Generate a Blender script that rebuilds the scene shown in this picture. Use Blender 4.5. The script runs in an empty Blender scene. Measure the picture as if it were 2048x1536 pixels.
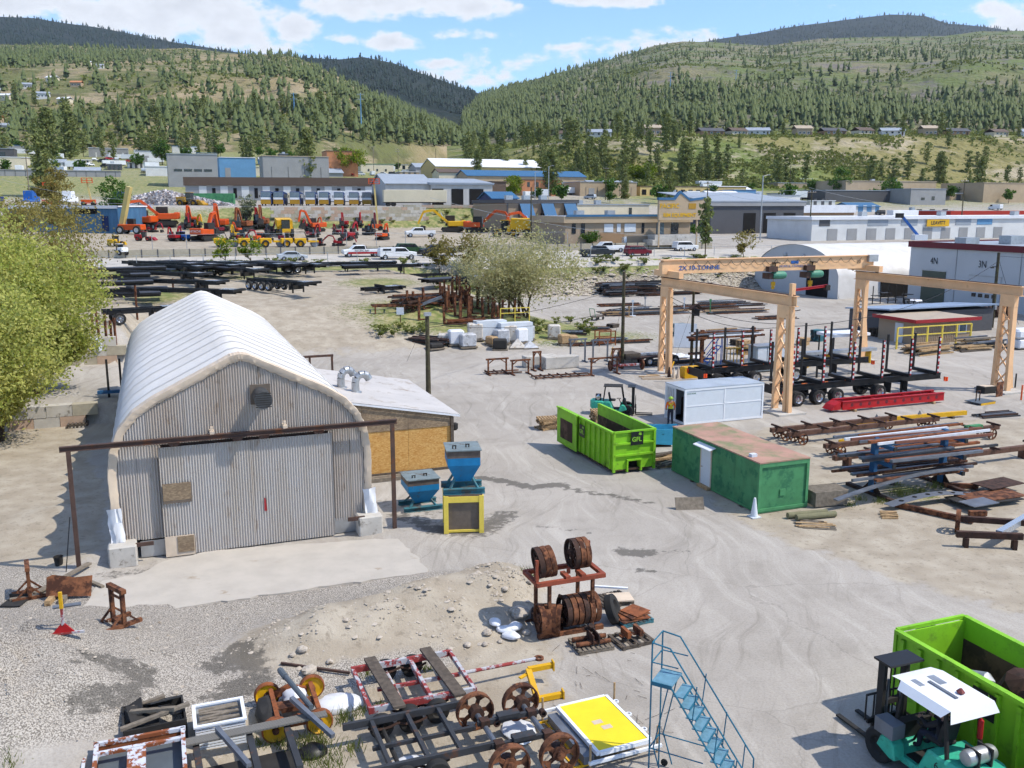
import bpy,math,random
import numpy as np
from mathutils import Vector,Matrix
R = math.radians
random.seed(7);rng = np.random.default_rng(11)
sc = bpy.context.scene
COL = sc.collection
# ---------------------------------------------------------------- camera
CAM_H = 13.9;PITCH = R(10.95);FPX = 1850.0
cam = bpy.data.cameras.new("camera");cam.sensor_width = 36.0;cam.lens = 36.0*FPX/2048.0
cam.clip_start = 0.5;cam.clip_end = 30000
camo = bpy.data.objects.new("camera",cam);COL.objects.link(camo)
camo.location = (0,0,CAM_H);camo.rotation_euler = (math.pi/2-PITCH,0,0)
sc.camera = camo
# ---------------------------------------------------------------- light
SUN_EL = R(53);SUN_AZ = R(101)      # direction TO the sun,clockwise from +Y (camera forward)
sv = Vector((math.sin(SUN_AZ)*math.cos(SUN_EL),math.cos(SUN_AZ)*math.cos(SUN_EL),math.sin(SUN_EL)))
sun = bpy.data.lights.new("sun",'SUN');sun.energy = 3.9;sun.angle = R(0.53);sun.color = (1.0,0.94,0.84)
suno = bpy.data.objects.new("sun",sun);COL.objects.link(suno)
suno.rotation_euler = sv.to_track_quat('Z','Y').to_euler();suno.location = (60,-40,90)
vs = sc.view_settings;vs.view_transform = 'Standard';vs.look = 'None';vs.exposure = 0.38;vs.gamma = 1.0
vs.use_curve_mapping = False
sc.cycles.use_denoising = True
sc.cycles.use_adaptive_sampling = True;sc.cycles.adaptive_threshold = .03;sc.cycles.max_bounces = 5;sc.cycles.diffuse_bounces = 2;sc.cycles.glossy_bounces = 2;sc.cycles.transparent_max_bounces = 12
FWD = Vector((0,math.cos(PITCH),-math.sin(PITCH)));UPV = Vector((0,math.sin(PITCH),math.cos(PITCH)))
def ray(px,py):
 return FWD + Vector((1,0,0))*((px-1024)/FPX) + UPV*((768-py)/FPX)
def world_sky():
 w = bpy.data.worlds.new("World");sc.world = w;w.use_nodes = True;w.cycles.sampling_method = 'MANUAL';w.cycles.sample_map_resolution = 256
 nt = w.node_tree;N = nt.nodes;L = nt.links;N.clear()
 out = N.new('ShaderNodeOutputWorld');bg = N.new('ShaderNodeBackground');L.new(bg.outputs[0],out.inputs[0])
 sky = N.new('ShaderNodeTexSky');sky.sky_type = 'NISHITA';sky.sun_disc = False
 sky.sun_elevation = SUN_EL;sky.sun_rotation = SUN_AZ;sky.air_density = 1.0;sky.dust_density = 0.6;sky.ozone_density = 2.2
 sky.altitude = 400
 tc = N.new('ShaderNodeTexCoord')
 sep = N.new('ShaderNodeSeparateXYZ');L.new(tc.outputs['Generated'],sep.inputs[0])
 def mth(op,a,b=None,c=None,clamp=False):
  n = N.new('ShaderNodeMath');n.operation = op;n.use_clamp = clamp
  for i,v in enumerate((a,b,c)):
   if v is None: continue
   if isinstance(v,(int,float)): n.inputs[i].default_value = v
   else: L.new(v,n.inputs[i])
  return n.outputs[0]
 ay = mth('MAXIMUM',mth('ABSOLUTE',sep.outputs[1]),0.08)
 qx = mth('DIVIDE',sep.outputs[0],ay);qz = mth('DIVIDE',sep.outputs[2],ay)
 cq = N.new('ShaderNodeCombineXYZ');L.new(qx,cq.inputs[0]);L.new(qz,cq.inputs[1])
 def noise(scale,detail,src,rough=.55):
  n = N.new('ShaderNodeTexNoise');n.inputs['Scale'].default_value = scale;n.inputs['Detail'].default_value = detail
  n.inputs['Roughness'].default_value = rough;L.new(src,n.inputs['Vector']);return n
 mp = N.new('ShaderNodeMapping');L.new(cq.outputs[0],mp.inputs[0]);mp.inputs['Scale'].default_value = (1,1.7,1)
 nz = noise(16,5,mp.outputs[0],.6);nz2 = noise(46,3,mp.outputs[0],.6)
 nn = mth('ADD',mth('SUBTRACT',nz.outputs[0],.5),mth('MULTIPLY',mth('SUBTRACT',nz2.outputs[0],.5),.35))
 clouds = [(330,15,240,72,1.3),(90,10,170,34,1.15),(470,75,80,36,1.0),(590,62,42,32,1.25),(560,98,78,22,.8),
   (690,80,36,14,.75),(785,84,60,19,1.25),(760,8,150,34,1.2),(960,12,90,30,1.2),(910,72,54,12,.8),
   (880,127,34,14,.8),(915,152,60,17,.7),(950,165,40,18,.75),(1225,-4,95,20,1.1),(1130,95,60,10,.45),(1010,155,20,12,.6),
   (1985,22,78,20,.8),(2030,54,58,22,1.25),(1300,95,120,22,.35),(1080,120,120,26,.35)]
 tot = None
 for (px,py,rx,ry,st) in clouds:
  d = ray(px,py);cx = d.x/d.y;cz = d.z/d.y
  a = mth('POWER',mth('DIVIDE',mth('SUBTRACT',qx,cx),rx/FPX*1.25),2.0)
  # flat-ish base: shrink below centre
  dz = mth('SUBTRACT',qz,cz)
  dzz = mth('DIVIDE',dz,ry/FPX*1.25)
  b = mth('POWER',mth('MAXIMUM',dzz,mth('MULTIPLY',dzz,-1.25)),2.0)
  g = mth('SUBTRACT',1.0,mth('SQRT',mth('ADD',a,b)))
  g = mth('MULTIPLY',mth('MAXIMUM',g,-1.0),st)
  tot = g if tot is None else mth('MAXIMUM',tot,g)
 dens = mth('MULTIPLY_ADD',nn,2.6,tot)
 # general broken cloud overhead
 zc = mth('ADD',mth('MAXIMUM',sep.outputs[2],0.0),0.12)
 cp = N.new('ShaderNodeCombineXYZ');L.new(mth('DIVIDE',sep.outputs[0],zc),cp.inputs[0]);L.new(mth('DIVIDE',sep.outputs[1],zc),cp.inputs[1])
 ng = noise(1.3,4,cp.outputs[0],.58)
 gate = N.new('ShaderNodeMapRange');gate.inputs[1].default_value = .20;gate.inputs[2].default_value = .32;L.new(sep.outputs[2],gate.inputs[0])
 gen = mth('MULTIPLY',mth('MULTIPLY',mth('SUBTRACT',ng.outputs[0],.52),7.0),gate.outputs[0])
 mr = N.new('ShaderNodeMapRange');mr.interpolation_type = 'SMOOTHSTEP';mr.inputs[1].default_value = 0.02;mr.inputs[2].default_value = .55
 L.new(mth('MAXIMUM',dens,gen),mr.inputs[0])
 # cloud brightness: thick parts a little greyer
 mrb = N.new('ShaderNodeMapRange');mrb.inputs[1].default_value = .5;mrb.inputs[2].default_value = 1.5
 mrb.inputs[3].default_value = 1.0;mrb.inputs[4].default_value = .80;L.new(mth('ADD',dens,mth('MULTIPLY',nz.outputs[0],.4)),mrb.inputs[0])
 cc = N.new('ShaderNodeMix');cc.data_type = 'RGBA';cc.blend_type = 'MULTIPLY';cc.inputs[0].default_value = 1.0
 cc.inputs[6].default_value = (5.2,5.3,5.55,1)
 cb = N.new('ShaderNodeCombineColor');
 for i in range(3): L.new(mrb.outputs[0],cb.inputs[i])
 L.new(cb.outputs[0],cc.inputs[7])
 mix = N.new('ShaderNodeMix');mix.data_type = 'RGBA'
 L.new(mth('MULTIPLY',mr.outputs[0],.93),mix.inputs[0]);
 tint = N.new('ShaderNodeMix');tint.data_type = 'RGBA';tint.blend_type = 'MULTIPLY';tint.inputs[0].default_value = 1.0
 tint.inputs[7].default_value = SKY_TINT;L.new(sky.outputs[0],tint.inputs[6])
 L.new(tint.outputs[2],mix.inputs[6]);L.new(cc.outputs[2],mix.inputs[7])
 L.new(mix.outputs[2],bg.inputs[0]);bg.inputs[1].default_value = 0.15
SKY_TINT = (.86,1.04,1.26,1)
world_sky()
# ---------------------------------------------------------------- coordinates
GA = R(21.05)                                        # the yard's own grid,turned from the view axis
GU = Vector((-math.sin(GA),math.cos(GA),0));GV = Vector((math.cos(GA),math.sin(GA),0))
def G(u,v,z=0.0): return Vector((GU.x*u+GV.x*v,GU.y*u+GV.y*v,z))
def uv(p): return (p[0]*GU.x+p[1]*GU.y,p[0]*GV.x+p[1]*GV.y)
def sst(a,b,x):
 t = np.clip((x-a)/(b-a),0,1);return t*t*(3-2*t)
def vnoise(x,y,s=1.0,seed=0):
 """cheap smooth value noise, numpy"""
 x = np.asarray(x,float)*s+seed*17.3;y = np.asarray(y,float)*s+seed*7.7
 xi = np.floor(x);yi = np.floor(y);fx = x-xi;fy = y-yi
 fx = fx*fx*(3-2*fx);fy = fy*fy*(3-2*fy)
 def h(a,b):
  v = np.sin(a*127.1+b*311.7+seed*13.1)*43758.5453;return v-np.floor(v)
 return (h(xi,yi)*(1-fx)+h(xi+1,yi)*fx)*(1-fy)+(h(xi,yi+1)*(1-fx)+h(xi+1,yi+1)*fx)*fy
def fbm(x,y,s=1.0,o=4,seed=0):
 t = 0;a = .5
 for i in range(o):
  t = t+a*vnoise(x,y,s,seed+i);s *= 2.03;a *= .5
 return t
PR = np.array([(-50,0),(131,0),(138,5.0),(141,5.2),(160,6.0),(200,6.6),(225,7.2),(262,10),(320,16),(400,24),(500,31),(700,42),(1000,58),(9000,300)],float)
PL = np.array([(-50,0),(84,0),(100,3.3),(112,4.1),(134,4.9),(152,6.0),(152.8,6.1),(153.4,6.8),(213,8.6),(222.5,13.6),(280,14),(310,16),(400,25),(500,35),(600,43),(700,51.5),(1000,75),(9000,300)],float)
PLL = np.array([(-50,0),(64.4,0),(64.6,1.2),(80.4,1.4),(80.6,3.4),(112,4.1),(134,4.9),(136,5.0)],float)
BERM = []   # filled with (x,y,h,r)
def hgt(X,Y):
 X = np.asarray(X,float);Y = np.asarray(Y,float)
 u = GU.x*X+GU.y*Y;v = GV.x*X+GV.y*Y
 r = np.interp(u,PR[:,0],PR[:,1]);l = np.interp(u,PL[:,0],PL[:,1]);ll = np.interp(u,PLL[:,0],PLL[:,1])
 l = np.where(u < 136,l+(ll-l)*sst(-1.5,-3.0,v),l)
 wnear = sst(31,46,v+3*(vnoise(X,Y,.08)-.5));wfar = sst(84,104,v);k = sst(142,160,u)
 w = wnear*(1-k)+wfar*k
 h = l*(1-w)+r*w
 for (bx,by,bh,br) in BERM:
  d2 = ((X-bx)**2+(Y-by)**2)/(br*br)
  h = h+bh*np.exp(-d2)*(0.75+.5*vnoise(X,Y,1.6,3))
 return h
def hz(p): return float(hgt(p[0],p[1]))
def PX(px,py,h=0.0):
 d = ray(px,py);t = (h-CAM_H)/d.z
 return Vector((d.x*t,d.y*t,h))
def AT(px,py,Y):
 d = ray(px,py);t = Y/d.y
 return Vector((d.x*t,Y,CAM_H+d.z*t))
def PG(px,py):
 """where the line of sight through a picture point meets the terrain"""
 d = ray(px,py);t0 = 15.0;t = 15.0
 ts = np.geomspace(15,4000,3000)
 z = CAM_H+d.z*ts-hgt(d.x*ts,d.y*ts)
 i = np.argmax(z < 0)
 if z[i] >= 0: i = len(ts)-1
 a,b = ts[max(i-1,0)],ts[i]
 for _ in range(20):
  m = (a+b)/2
  if CAM_H+d.z*m-float(hgt(d.x*m,d.y*m)) < 0: b = m
  else: a = m
 return Vector((d.x*b,d.y*b,float(hgt(d.x*b,d.y*b))))
for (px,py,h,r) in [(560,1300,.5,1.5),(640,1285,.8,1.6),(730,1265,.9,1.7),(820,1240,.95,1.7),(900,1215,.95,1.7),(975,1190,.95,1.6),(1030,1170,.7,1.3),
     (1010,1215,.35,1.2),(930,1265,.3,1.3)]:
 p = PX(px,py);BERM.append((p.x,p.y,h*.62,r))
for (px,py,h,r) in [(60,1380,.8,3.2),(-60,1480,1.4,3.8),(180,1330,.35,2.4),(190,1120,.45,.9),(120,1030,.35,1.6),(800,1060,.12,1.3)]:
 p = PX(px,py);BERM.append((p.x,p.y,h,r))
for (px,py,h,r) in [(860,668,0.5,3.5)]:
 p = PX(px,py);BERM.append((p.x,p.y,h,r))
# ---------------------------------------------------------------- helpers: materials
def C(r,g,b,k=1.0):
 def f(c):
  c /= 255.0;return (c/12.92 if c <= .04045 else ((c+.055)/1.055)**2.4)*k
 return (f(r),f(g),f(b))
MATS = {}
class NT:
 def __init__(s,m): s.nt = m.node_tree;s.N = s.nt.nodes;s.L = s.nt.links
 def put(s,v,sock):
  if isinstance(v,bpy.types.NodeSocket): s.L.new(v,sock)
  elif isinstance(v,(tuple,list)) and len(v) == 3 and sock.type == 'RGBA': sock.default_value = (*v,1)
  else: sock.default_value = v
 def math(s,op,a,b=None,clamp=False):
  n = s.N.new('ShaderNodeMath');n.operation = op;n.use_clamp = clamp;s.put(a,n.inputs[0])
  if b is not None: s.put(b,n.inputs[1])
  return n.outputs[0]
 def mix(s,f,a,b,blend='MIX'):
  n = s.N.new('ShaderNodeMix');n.data_type = 'RGBA';n.blend_type = blend;s.put(f,n.inputs[0]);s.put(a,n.inputs[6]);s.put(b,n.inputs[7]);return n.outputs[2]
 def pos(s): return s.N.new('ShaderNodeNewGeometry').outputs['Position']
 def obj(s): return s.N.new('ShaderNodeTexCoord').outputs['Object']
 def noise(s,vec,scale,detail=4,rough=.55,col=False):
  n = s.N.new('ShaderNodeTexNoise');n.inputs['Scale'].default_value = scale;n.inputs['Detail'].default_value = detail;n.inputs['Roughness'].default_value = rough
  s.L.new(vec,n.inputs['Vector']);return n.outputs[1 if col else 0]
 def ramp(s,f,a,b,x=0.,y=1.,smooth=True):
  n = s.N.new('ShaderNodeMapRange');n.inputs[1].default_value = a;n.inputs[2].default_value = b;n.inputs[3].default_value = x;n.inputs[4].default_value = y
  if smooth: n.interpolation_type = 'SMOOTHSTEP'
  s.put(f,n.inputs[0]);return n.outputs[0]
 def map(s,vec,loc=(0,0,0),rot=(0,0,0),scale=(1,1,1),tex=False):
  n = s.N.new('ShaderNodeMapping');n.vector_type = 'TEXTURE' if tex else 'POINT'
  s.L.new(vec,n.inputs[0]);n.inputs['Location'].default_value = loc;n.inputs['Rotation'].default_value = rot;n.inputs['Scale'].default_value = scale;return n.outputs[0]
 def attr(s,name,i=2):
  n = s.N.new('ShaderNodeAttribute');n.attribute_name = name;return n.outputs[i]
 def bump(s,h,strength=.3,dist=.02):
  n = s.N.new('ShaderNodeBump');n.inputs['Strength'].default_value = strength;n.inputs['Distance'].default_value = dist;s.L.new(h,n.inputs['Height']);return n.outputs[0]
def newmat(name):
 m = bpy.data.materials.new(name);m.use_nodes = True;m.node_tree.nodes.clear();t = NT(m)
 o = t.N.new('ShaderNodeOutputMaterial');b = t.N.new('ShaderNodeBsdfPrincipled');t.L.new(b.outputs[0],o.inputs[0]);t.b = b;t.o = o;MATS[name] = m
 return m,t
def M(name,col,rough=.65,metal=0.,var=.18,scale=2.5,col2=None,thr=.58,sc2=1.3,soft=.06,bump=0.,bscale=30.,spec=.35,coat=0.):
 """painted / raw surface: base colour with cloudy variation, optional second colour (rust, dirt) in patches"""
 if name in MATS: return MATS[name]
 m,t = newmat(name);p = t.pos()
 n1 = t.noise(p,scale,5,.6)
 lo = tuple(c*(1-var) for c in col);hi = tuple(min(1,c*(1+var)) for c in col)
 c = t.mix(t.ramp(n1,.3,.7),lo,hi)
 if col2 is not None:
  n2 = t.noise(t.map(p,(3.1,7.7,1.3)),sc2,8,.68)
  f = t.ramp(n2,thr-soft,thr+soft);c = t.mix(f,c,col2)
  t.L.new(t.ramp(f,0,1,rough,min(1,rough+.3),False),t.b.inputs['Roughness'])
  if metal: t.L.new(t.ramp(f,0,1,metal,metal*.2,False),t.b.inputs['Metallic'])
 else:
  t.L.new(t.ramp(n1,.3,.7,max(.02,rough-.06),min(1,rough+.08),False),t.b.inputs['Roughness']);t.b.inputs['Metallic'].default_value = metal
 t.L.new(c,t.b.inputs['Base Color']);t.b.inputs['Specular IOR Level'].default_value = spec
 if coat: t.b.inputs['Coat Weight'].default_value = coat
 if bump:
  t.L.new(t.bump(t.noise(p,bscale,5,.6),bump,.02),t.b.inputs['Normal'])
 return m
# ---------------------------------------------------------------- helpers: meshes
class MB:
 def __init__(s): s.v = [];s.f = [];s.smooth = False
 def add(s,vs,fs):
  o = len(s.v);s.v += [tuple(p) for p in vs];s.f += [tuple(i+o for i in f) for f in fs];return s
 def box(s,c,d,rz=0.,M4=None):
  x,y,z = d[0]/2,d[1]/2,d[2]/2
  P = [Vector((i*x,j*y,k*z)) for i in (-1,1) for j in (-1,1) for k in (-1,1)]
  if rz:
   m = Matrix.Rotation(rz,3,'Z');P = [m @ p for p in P]
  if M4 is not None: P = [M4.to_3x3() @ p for p in P]
  P = [p+Vector(c) for p in P]
  return s.add(P,[(0,1,3,2),(4,6,7,5),(0,4,5,1),(2,3,7,6),(0,2,6,4),(1,5,7,3)])
 def bx(s,x0,x1,y0,y1,z0,z1): return s.box(((x0+x1)/2,(y0+y1)/2,(z0+z1)/2),(x1-x0,y1-y0,z1-z0))
 def beam(s,p,q,w,h,up=(0,0,1)):
  p = Vector(p);q = Vector(q);d = (q-p);l = d.length;d = d/l
  upv = Vector(up)
  if abs(d.dot(upv)) > .98: upv = Vector((1,0,0)) if abs(d.x) < .9 else Vector((0,1,0))
  sd = d.cross(upv).normalized();u2 = sd.cross(d)
  P = []
  for e in (p,q):
   for a,b in ((-1,-1),(1,-1),(1,1),(-1,1)): P.append(e+sd*(a*w/2)+u2*(b*h/2))
  return s.add(P,[(3,2,1,0),(4,5,6,7),(0,1,5,4),(1,2,6,5),(2,3,7,6),(3,0,4,7)])
 def ibeam(s,p,q,w,h,t=.02,tw=.015):
  p = Vector(p);q = Vector(q);z = Vector((0,0,1))
  s.beam(p+z*(h/2-t/2),q+z*(h/2-t/2),w,t);s.beam(p-z*(h/2-t/2),q-z*(h/2-t/2),w,t);return s.beam(p,q,tw,h-2*t)
 def tube(s,p,q,r,n=8,r2=None,cap=True):
  p = Vector(p);q = Vector(q);d = (q-p).normalized();r2 = r if r2 is None else r2
  a = d.orthogonal().normalized();b = d.cross(a);P = []
  for e,rr in ((p,r),(q,r2)):
   for i in range(n):
    t = 2*math.pi*i/n;P.append(e+a*(math.cos(t)*rr)+b*(math.sin(t)*rr))
  F = [(i,(i+1) % n,n+(i+1) % n,n+i) for i in range(n)]
  if cap: F += [tuple(range(n-1,-1,-1)),tuple(range(n,2*n))]
  return s.add(P,F)
 def path(s,pts,r,n=6):
  for a,b in zip(pts[:-1],pts[1:]): s.tube(a,b,r,n)
  return s
 def lathe(s,prof,n=16,c=(0,0,0),axis='Z',closed=False):
  """prof: (radius, height) list turned round an axis"""
  P = [];c = Vector(c);m = len(prof)
  for i in range(n):
   t = 2*math.pi*i/n;cs,sn = math.cos(t),math.sin(t)
   for (r,h) in prof:
    if axis == 'Z': p = (r*cs,r*sn,h)
    elif axis == 'X': p = (h,r*cs,r*sn)
    else: p = (r*sn,h,r*cs)
    P.append(Vector(p)+c)
  F = []
  for i in range(n):
   j = (i+1) % n
   for k in range(m if closed else m-1):
    k2 = (k+1) % m
    F.append((i*m+k,j*m+k,j*m+k2,i*m+k2))
  if not closed:
   if prof[0][0] > 1e-6: F.append(tuple(i*m for i in range(n-1,-1,-1)))
   if prof[-1][0] > 1e-6: F.append(tuple(i*m+m-1 for i in range(n)))
  return s.add(P,F)
 def prism(s,pts,y0,y1,axis='Y'):
  """outline (a,b) swept along an axis: Y -> (a,y,b), X -> (x,a,b), Z -> (a,b,z)"""
  n = len(pts)
  def q(a,b,t): return (a,t,b) if axis == 'Y' else ((t,a,b) if axis == 'X' else (a,b,t))
  P = [q(a,b,y0) for a,b in pts]+[q(a,b,y1) for a,b in pts]
  F = [tuple(range(n)),tuple(range(2*n-1,n-1,-1))]+[(i,n+i,n+(i+1) % n,(i+1) % n) for i in range(n)]
  return s.add(P,F)
 def quad(s,a,b,c,d): return s.add([a,b,c,d],[(0,1,2,3)])
 def xf(s,M4):
  s.v = [tuple(M4 @ Vector(p)) for p in s.v];return s
 def ball(s,c,r,n=8,m=5,sq=(1,1,1)):
  P = [(c[0],c[1],c[2]-r*sq[2])]
  for k in range(1,m):
   t = math.pi*k/m
   for i in range(n):
    a = 2*math.pi*i/n;P.append((c[0]+math.cos(a)*math.sin(t)*r*sq[0],c[1]+math.sin(a)*math.sin(t)*r*sq[1],c[2]-math.cos(t)*r*sq[2]))
  P.append((c[0],c[1],c[2]+r*sq[2]));F = []
  for i in range(n): F.append((0,1+(i+1) % n,1+i))
  for k in range(m-2):
   for i in range(n): F.append((1+k*n+i,1+k*n+(i+1) % n,1+(k+1)*n+(i+1) % n,1+(k+1)*n+i))
  e = len(P)-1
  for i in range(n): F.append((e,e-n+i,e-n+(i+1) % n))
  return s.add(P,F)
 def mesh(s,name,mat=None,smooth=False):
  me = bpy.data.meshes.new(name);me.from_pydata(s.v,[],s.f)
  if mat is not None: me.materials.append(mat)
  me.update()
  import bmesh as _b
  bm = _b.new();bm.from_mesh(me);_b.ops.recalc_face_normals(bm,faces=bm.faces);bm.to_mesh(me);bm.free()
  if smooth or s.smooth:
   me.polygons.foreach_set('use_smooth',[True]*len(me.polygons))
   try: me.set_sharp_from_angle(angle=R(35))
   except Exception: pass
  return me
 def build(s,name,mat,parent=None,smooth=False,bevel=0.):
  o = bpy.data.objects.new(name,s.mesh(name,mat,smooth));COL.objects.link(o)
  if parent is not None: o.parent = parent
  if bevel:
   b = o.modifiers.new('bevel','BEVEL');b.width = bevel;b.segments = 1;b.limit_method = 'ANGLE'
  return o
def tag(o,label=None,cat=None,group=None,kind=None):
 if label: o['label'] = label
 if cat: o['category'] = cat
 if group: o['group'] = group
 if kind: o['kind'] = kind
 return o
def thing(name,label,cat,loc=(0,0,0),rz=0.,group=None):
 o = bpy.data.objects.new(name,None);o.empty_display_size = .3;COL.objects.link(o)
 o.location = loc;o.rotation_euler = (0,0,rz);return tag(o,label,cat,group)
KIDS = {}
def copy_tree(o,parent=None):
 c = o.copy();COL.objects.link(c);c.parent = parent
 for ch in o.children: copy_tree(ch,c)
 return c
def clone(o,label,loc,rz=0.,group=None,scale=None):
 c = copy_tree(o);c.location = loc;c.rotation_euler = (0,0,rz);c['label'] = label
 if group: c['group'] = group
 if scale: c.scale = scale
 return c
def struct(o): o['kind'] = 'structure';return o
FONT = None
def text(txt,size,mat,parent,loc,rot,name='lettering',align='CENTER',sx=1.,bold=0.,ext=.004):
 cu = bpy.data.curves.new(name,'FONT');cu.body = txt;cu.size = size;cu.align_x = align;cu.align_y = 'CENTER';cu.extrude = ext;cu.offset = bold;cu.resolution_u = 2
 tmp = bpy.data.objects.new('tmp',cu);COL.objects.link(tmp)
 dg = bpy.context.evaluated_depsgraph_get();me = bpy.data.meshes.new_from_object(tmp.evaluated_get(dg));bpy.data.objects.remove(tmp)
 me.materials.clear();me.materials.append(mat)
 o = bpy.data.objects.new(name,me);COL.objects.link(o);o.parent = parent;o.location = loc;o.rotation_euler = rot;o.scale = (sx,1,1);return o
def bigmesh(name,V,F,mat,smooth=False,parent=None):
 """numpy mesh: V (n,3), F (m,k) equal-sided faces"""
 V = np.asarray(V,np.float32);F = np.asarray(F,np.int32);me = bpy.data.meshes.new(name);k = F.shape[1]
 me.vertices.add(len(V));me.vertices.foreach_set('co',V.ravel())
 me.loops.add(F.size);me.loops.foreach_set('vertex_index',F.ravel())
 me.polygons.add(len(F));me.polygons.foreach_set('loop_start',np.arange(0,F.size,k,dtype=np.int32))
 if smooth: me.polygons.foreach_set('use_smooth',np.ones(len(F),bool))
 me.update(calc_edges=True);me.materials.append(mat)
 o = bpy.data.objects.new(name,me);COL.objects.link(o)
 if parent is not None: o.parent = parent
 return o
# ================================================================ the setting: ground,road,hills
def pip(poly,X,Y):
 ins = np.zeros(X.shape,bool);n = len(poly)
 for i in range(n):
  x0,y0 = poly[i];x1,y1 = poly[(i+1) % n]
  c = ((y0 > Y) != (y1 > Y)) & (X < (x1-x0)*(Y-y0)/(y1-y0+1e-12)+x0);ins ^= c
 return ins
def seg_d(X,Y,pts):
 d = np.full(X.shape,1e9)
 for (ax,ay),(bx,by) in zip(pts[:-1],pts[1:]):
  vx,vy = bx-ax,by-ay;t = np.clip(((X-ax)*vx+(Y-ay)*vy)/(vx*vx+vy*vy+1e-9),0,1)
  d = np.minimum(d,np.hypot(X-ax-t*vx,Y-ay-t*vy))
 return d
def pxs(*a): return [tuple(PX(p,q)[:2]) for p,q in a]
def make_ground():
 xs = np.concatenate([-np.geomspace(7000,66,26)[:-1],np.arange(-66,106,.55),np.geomspace(106,7000,26)])
 ys = np.concatenate([[-60,-30,0,8],np.arange(14,70,.42),np.arange(70,235,.8),np.geomspace(236,9000,60)])
 X,Y = np.meshgrid(xs,ys);Z = hgt(X,Y)
 near = (np.abs(X-20) < 90) & (Y < 240)
 rough = .10*(fbm(X,Y,.35,3,5)-.5)+.05*(fbm(X,Y,1.7,2,9)-.5)
 u = GU.x*X+GU.y*Y;v = GV.x*X+GV.y*Y
 dirtlot = (1-sst(31,46,v))*sst(80,92,u)*(1-sst(135,139,u))
 gravelpoly = pip(pxs((-300,1120),(100,1130),(180,1180),(840,1140),(1080,1125),(1090,1190),(980,1330),(300,1480),(-300,1700)),X,Y).astype(float)
 Z = Z+np.where(near,rough*(.3+1.2*dirtlot+1.0*gravelpoly),0)
 Vt = np.stack([X.ravel(),Y.ravel(),Z.ravel()],1);ny,nx = X.shape
 i = np.arange(ny*nx).reshape(ny,nx);F = np.stack([i[:-1,:-1].ravel(),i[:-1,1:].ravel(),i[1:,1:].ravel(),i[1:,:-1].ravel()],1)
 o = bigmesh('ground',Vt,F,MATS['ground'],smooth=True);struct(o)
 def at(name,a):
  if name in ('dirt','gravel','grass'):
   a = np.array(a,float)
   for _ in range(6): a[1:-1,1:-1] = (a[1:-1,1:-1]*2+a[:-2,1:-1]+a[2:,1:-1]+a[1:-1,:-2]+a[1:-1,2:])/6
  at_ = o.data.attributes.new(name,'FLOAT','POINT');at_.data.foreach_set('value',np.asarray(a,np.float32).ravel())
 # gravel lower left,dirt,grass,dark oily soil
 bm_ = np.zeros(X.shape)
 for (bx,by,bh,br) in BERM[:9]: bm_ = np.maximum(bm_,np.exp(-((X-bx)**2+(Y-by)**2)/(br*br*1.2)))
 at('gravel',np.clip(gravelpoly*.85-1.1*bm_,0,1))
 lp = pip(pxs((-400,850),(150,850),(215,1000),(200,1130),(100,1140),(-300,1150)),X,Y)
 berm = np.zeros(X.shape)
 for (bx,by,bh,br) in BERM[:9]: berm = np.maximum(berm,np.exp(-((X-bx)**2+(Y-by)**2)/(br*br*1.3)))
 foredirt = pip(pxs((420,1400),(560,1330),(1000,1260),(1130,1290),(1090,1380),(1130,1560),(300,1600),(350,1470)),X,Y)
 exyard = (1-sst(84,100,v))*sst(152,156,u)*(1-sst(213,217,u))
 rightdirt = pip(pxs((1330,900),(1560,845),(2200,830),(2300,1300),(1900,1200),(1560,1090),(1400,1010)),X,Y)*.7
 dirt = np.clip(np.maximum.reduce([dirtlot,lp*1.,np.minimum(berm*1.3,1),foredirt*.9,exyard,rightdirt]),0,1)
 dirt = np.where(u > 235,.25+.5*fbm(X,Y,.012,3,6),dirt);at('dirt',dirt)
 g = np.zeros(X.shape)
 def el(px,py,rx,ry,s=1.,h=0.):
  nonlocal g
  c = PG(px,py);a = PG(px+rx,py);b = PG(px,py-ry);rX = max(.4,(a-c).length);rY = max(.5,abs(b.y-c.y))
  g = np.maximum(g,s*np.clip(1.35-np.hypot((X-c.x)/rX,(Y-c.y)/rY),0,1))
 for e in [(780,655,60,12,.9),(1000,640,190,28,1),(1110,655,60,16,.9),(640,530,500,8,.8),(330,590,80,20,.75),(760,565,110,14,.7),(900,560,110,14,.8),(500,555,120,8,.6),
   (1820,985,70,26,.8),(1700,1010,50,16,.6),(700,1440,60,30,.6),(640,1500,70,30,.6),(60,1500,90,40,.6),(800,1345,40,14,.35),(1060,1150,12,6,.6),(1550,855,60,6,.35)]: el(*e)
 bank_r = sst(129.5,131.5,u)*(1-sst(139,141,u))*sst(40,48,v)
 bank_l = (1-sst(84,104,v))*sst(212,214,u)*(1-sst(221.5,222.5,u))
 verge = (1-sst(31,46,v))*sst(130,134,u)*(1-sst(138,139,u))
 g = np.maximum.reduce([g,bank_r*.85*sst(133,136,u),bank_l*.95,verge*.9,np.where(u > 285,.85*fbm(X,Y,.02,3,2)*2,0)])
 at('grass',np.clip(g,0,1))
 at('rock',np.clip(bank_r*(1-sst(134,136.5,u))*1.3,0,1))
 s = np.zeros(X.shape)
 def st(pts,w,k=1.):
  nonlocal s
  P = pxs(*pts);s = np.maximum(s,k*np.clip(1.5-seg_d(X,Y,P)/w,0,1))
 st([(955,955),(1010,962),(1060,975),(1120,968)],.42);st([(1120,972),(1170,985),(1220,990),(1260,998),(1300,1006)],.28,.9)
 st([(1065,1050),(1110,1055),(1150,1060),(1185,1068)],.22,.75);st([(1095,1040),(1115,1044)],.16,.5)
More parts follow.
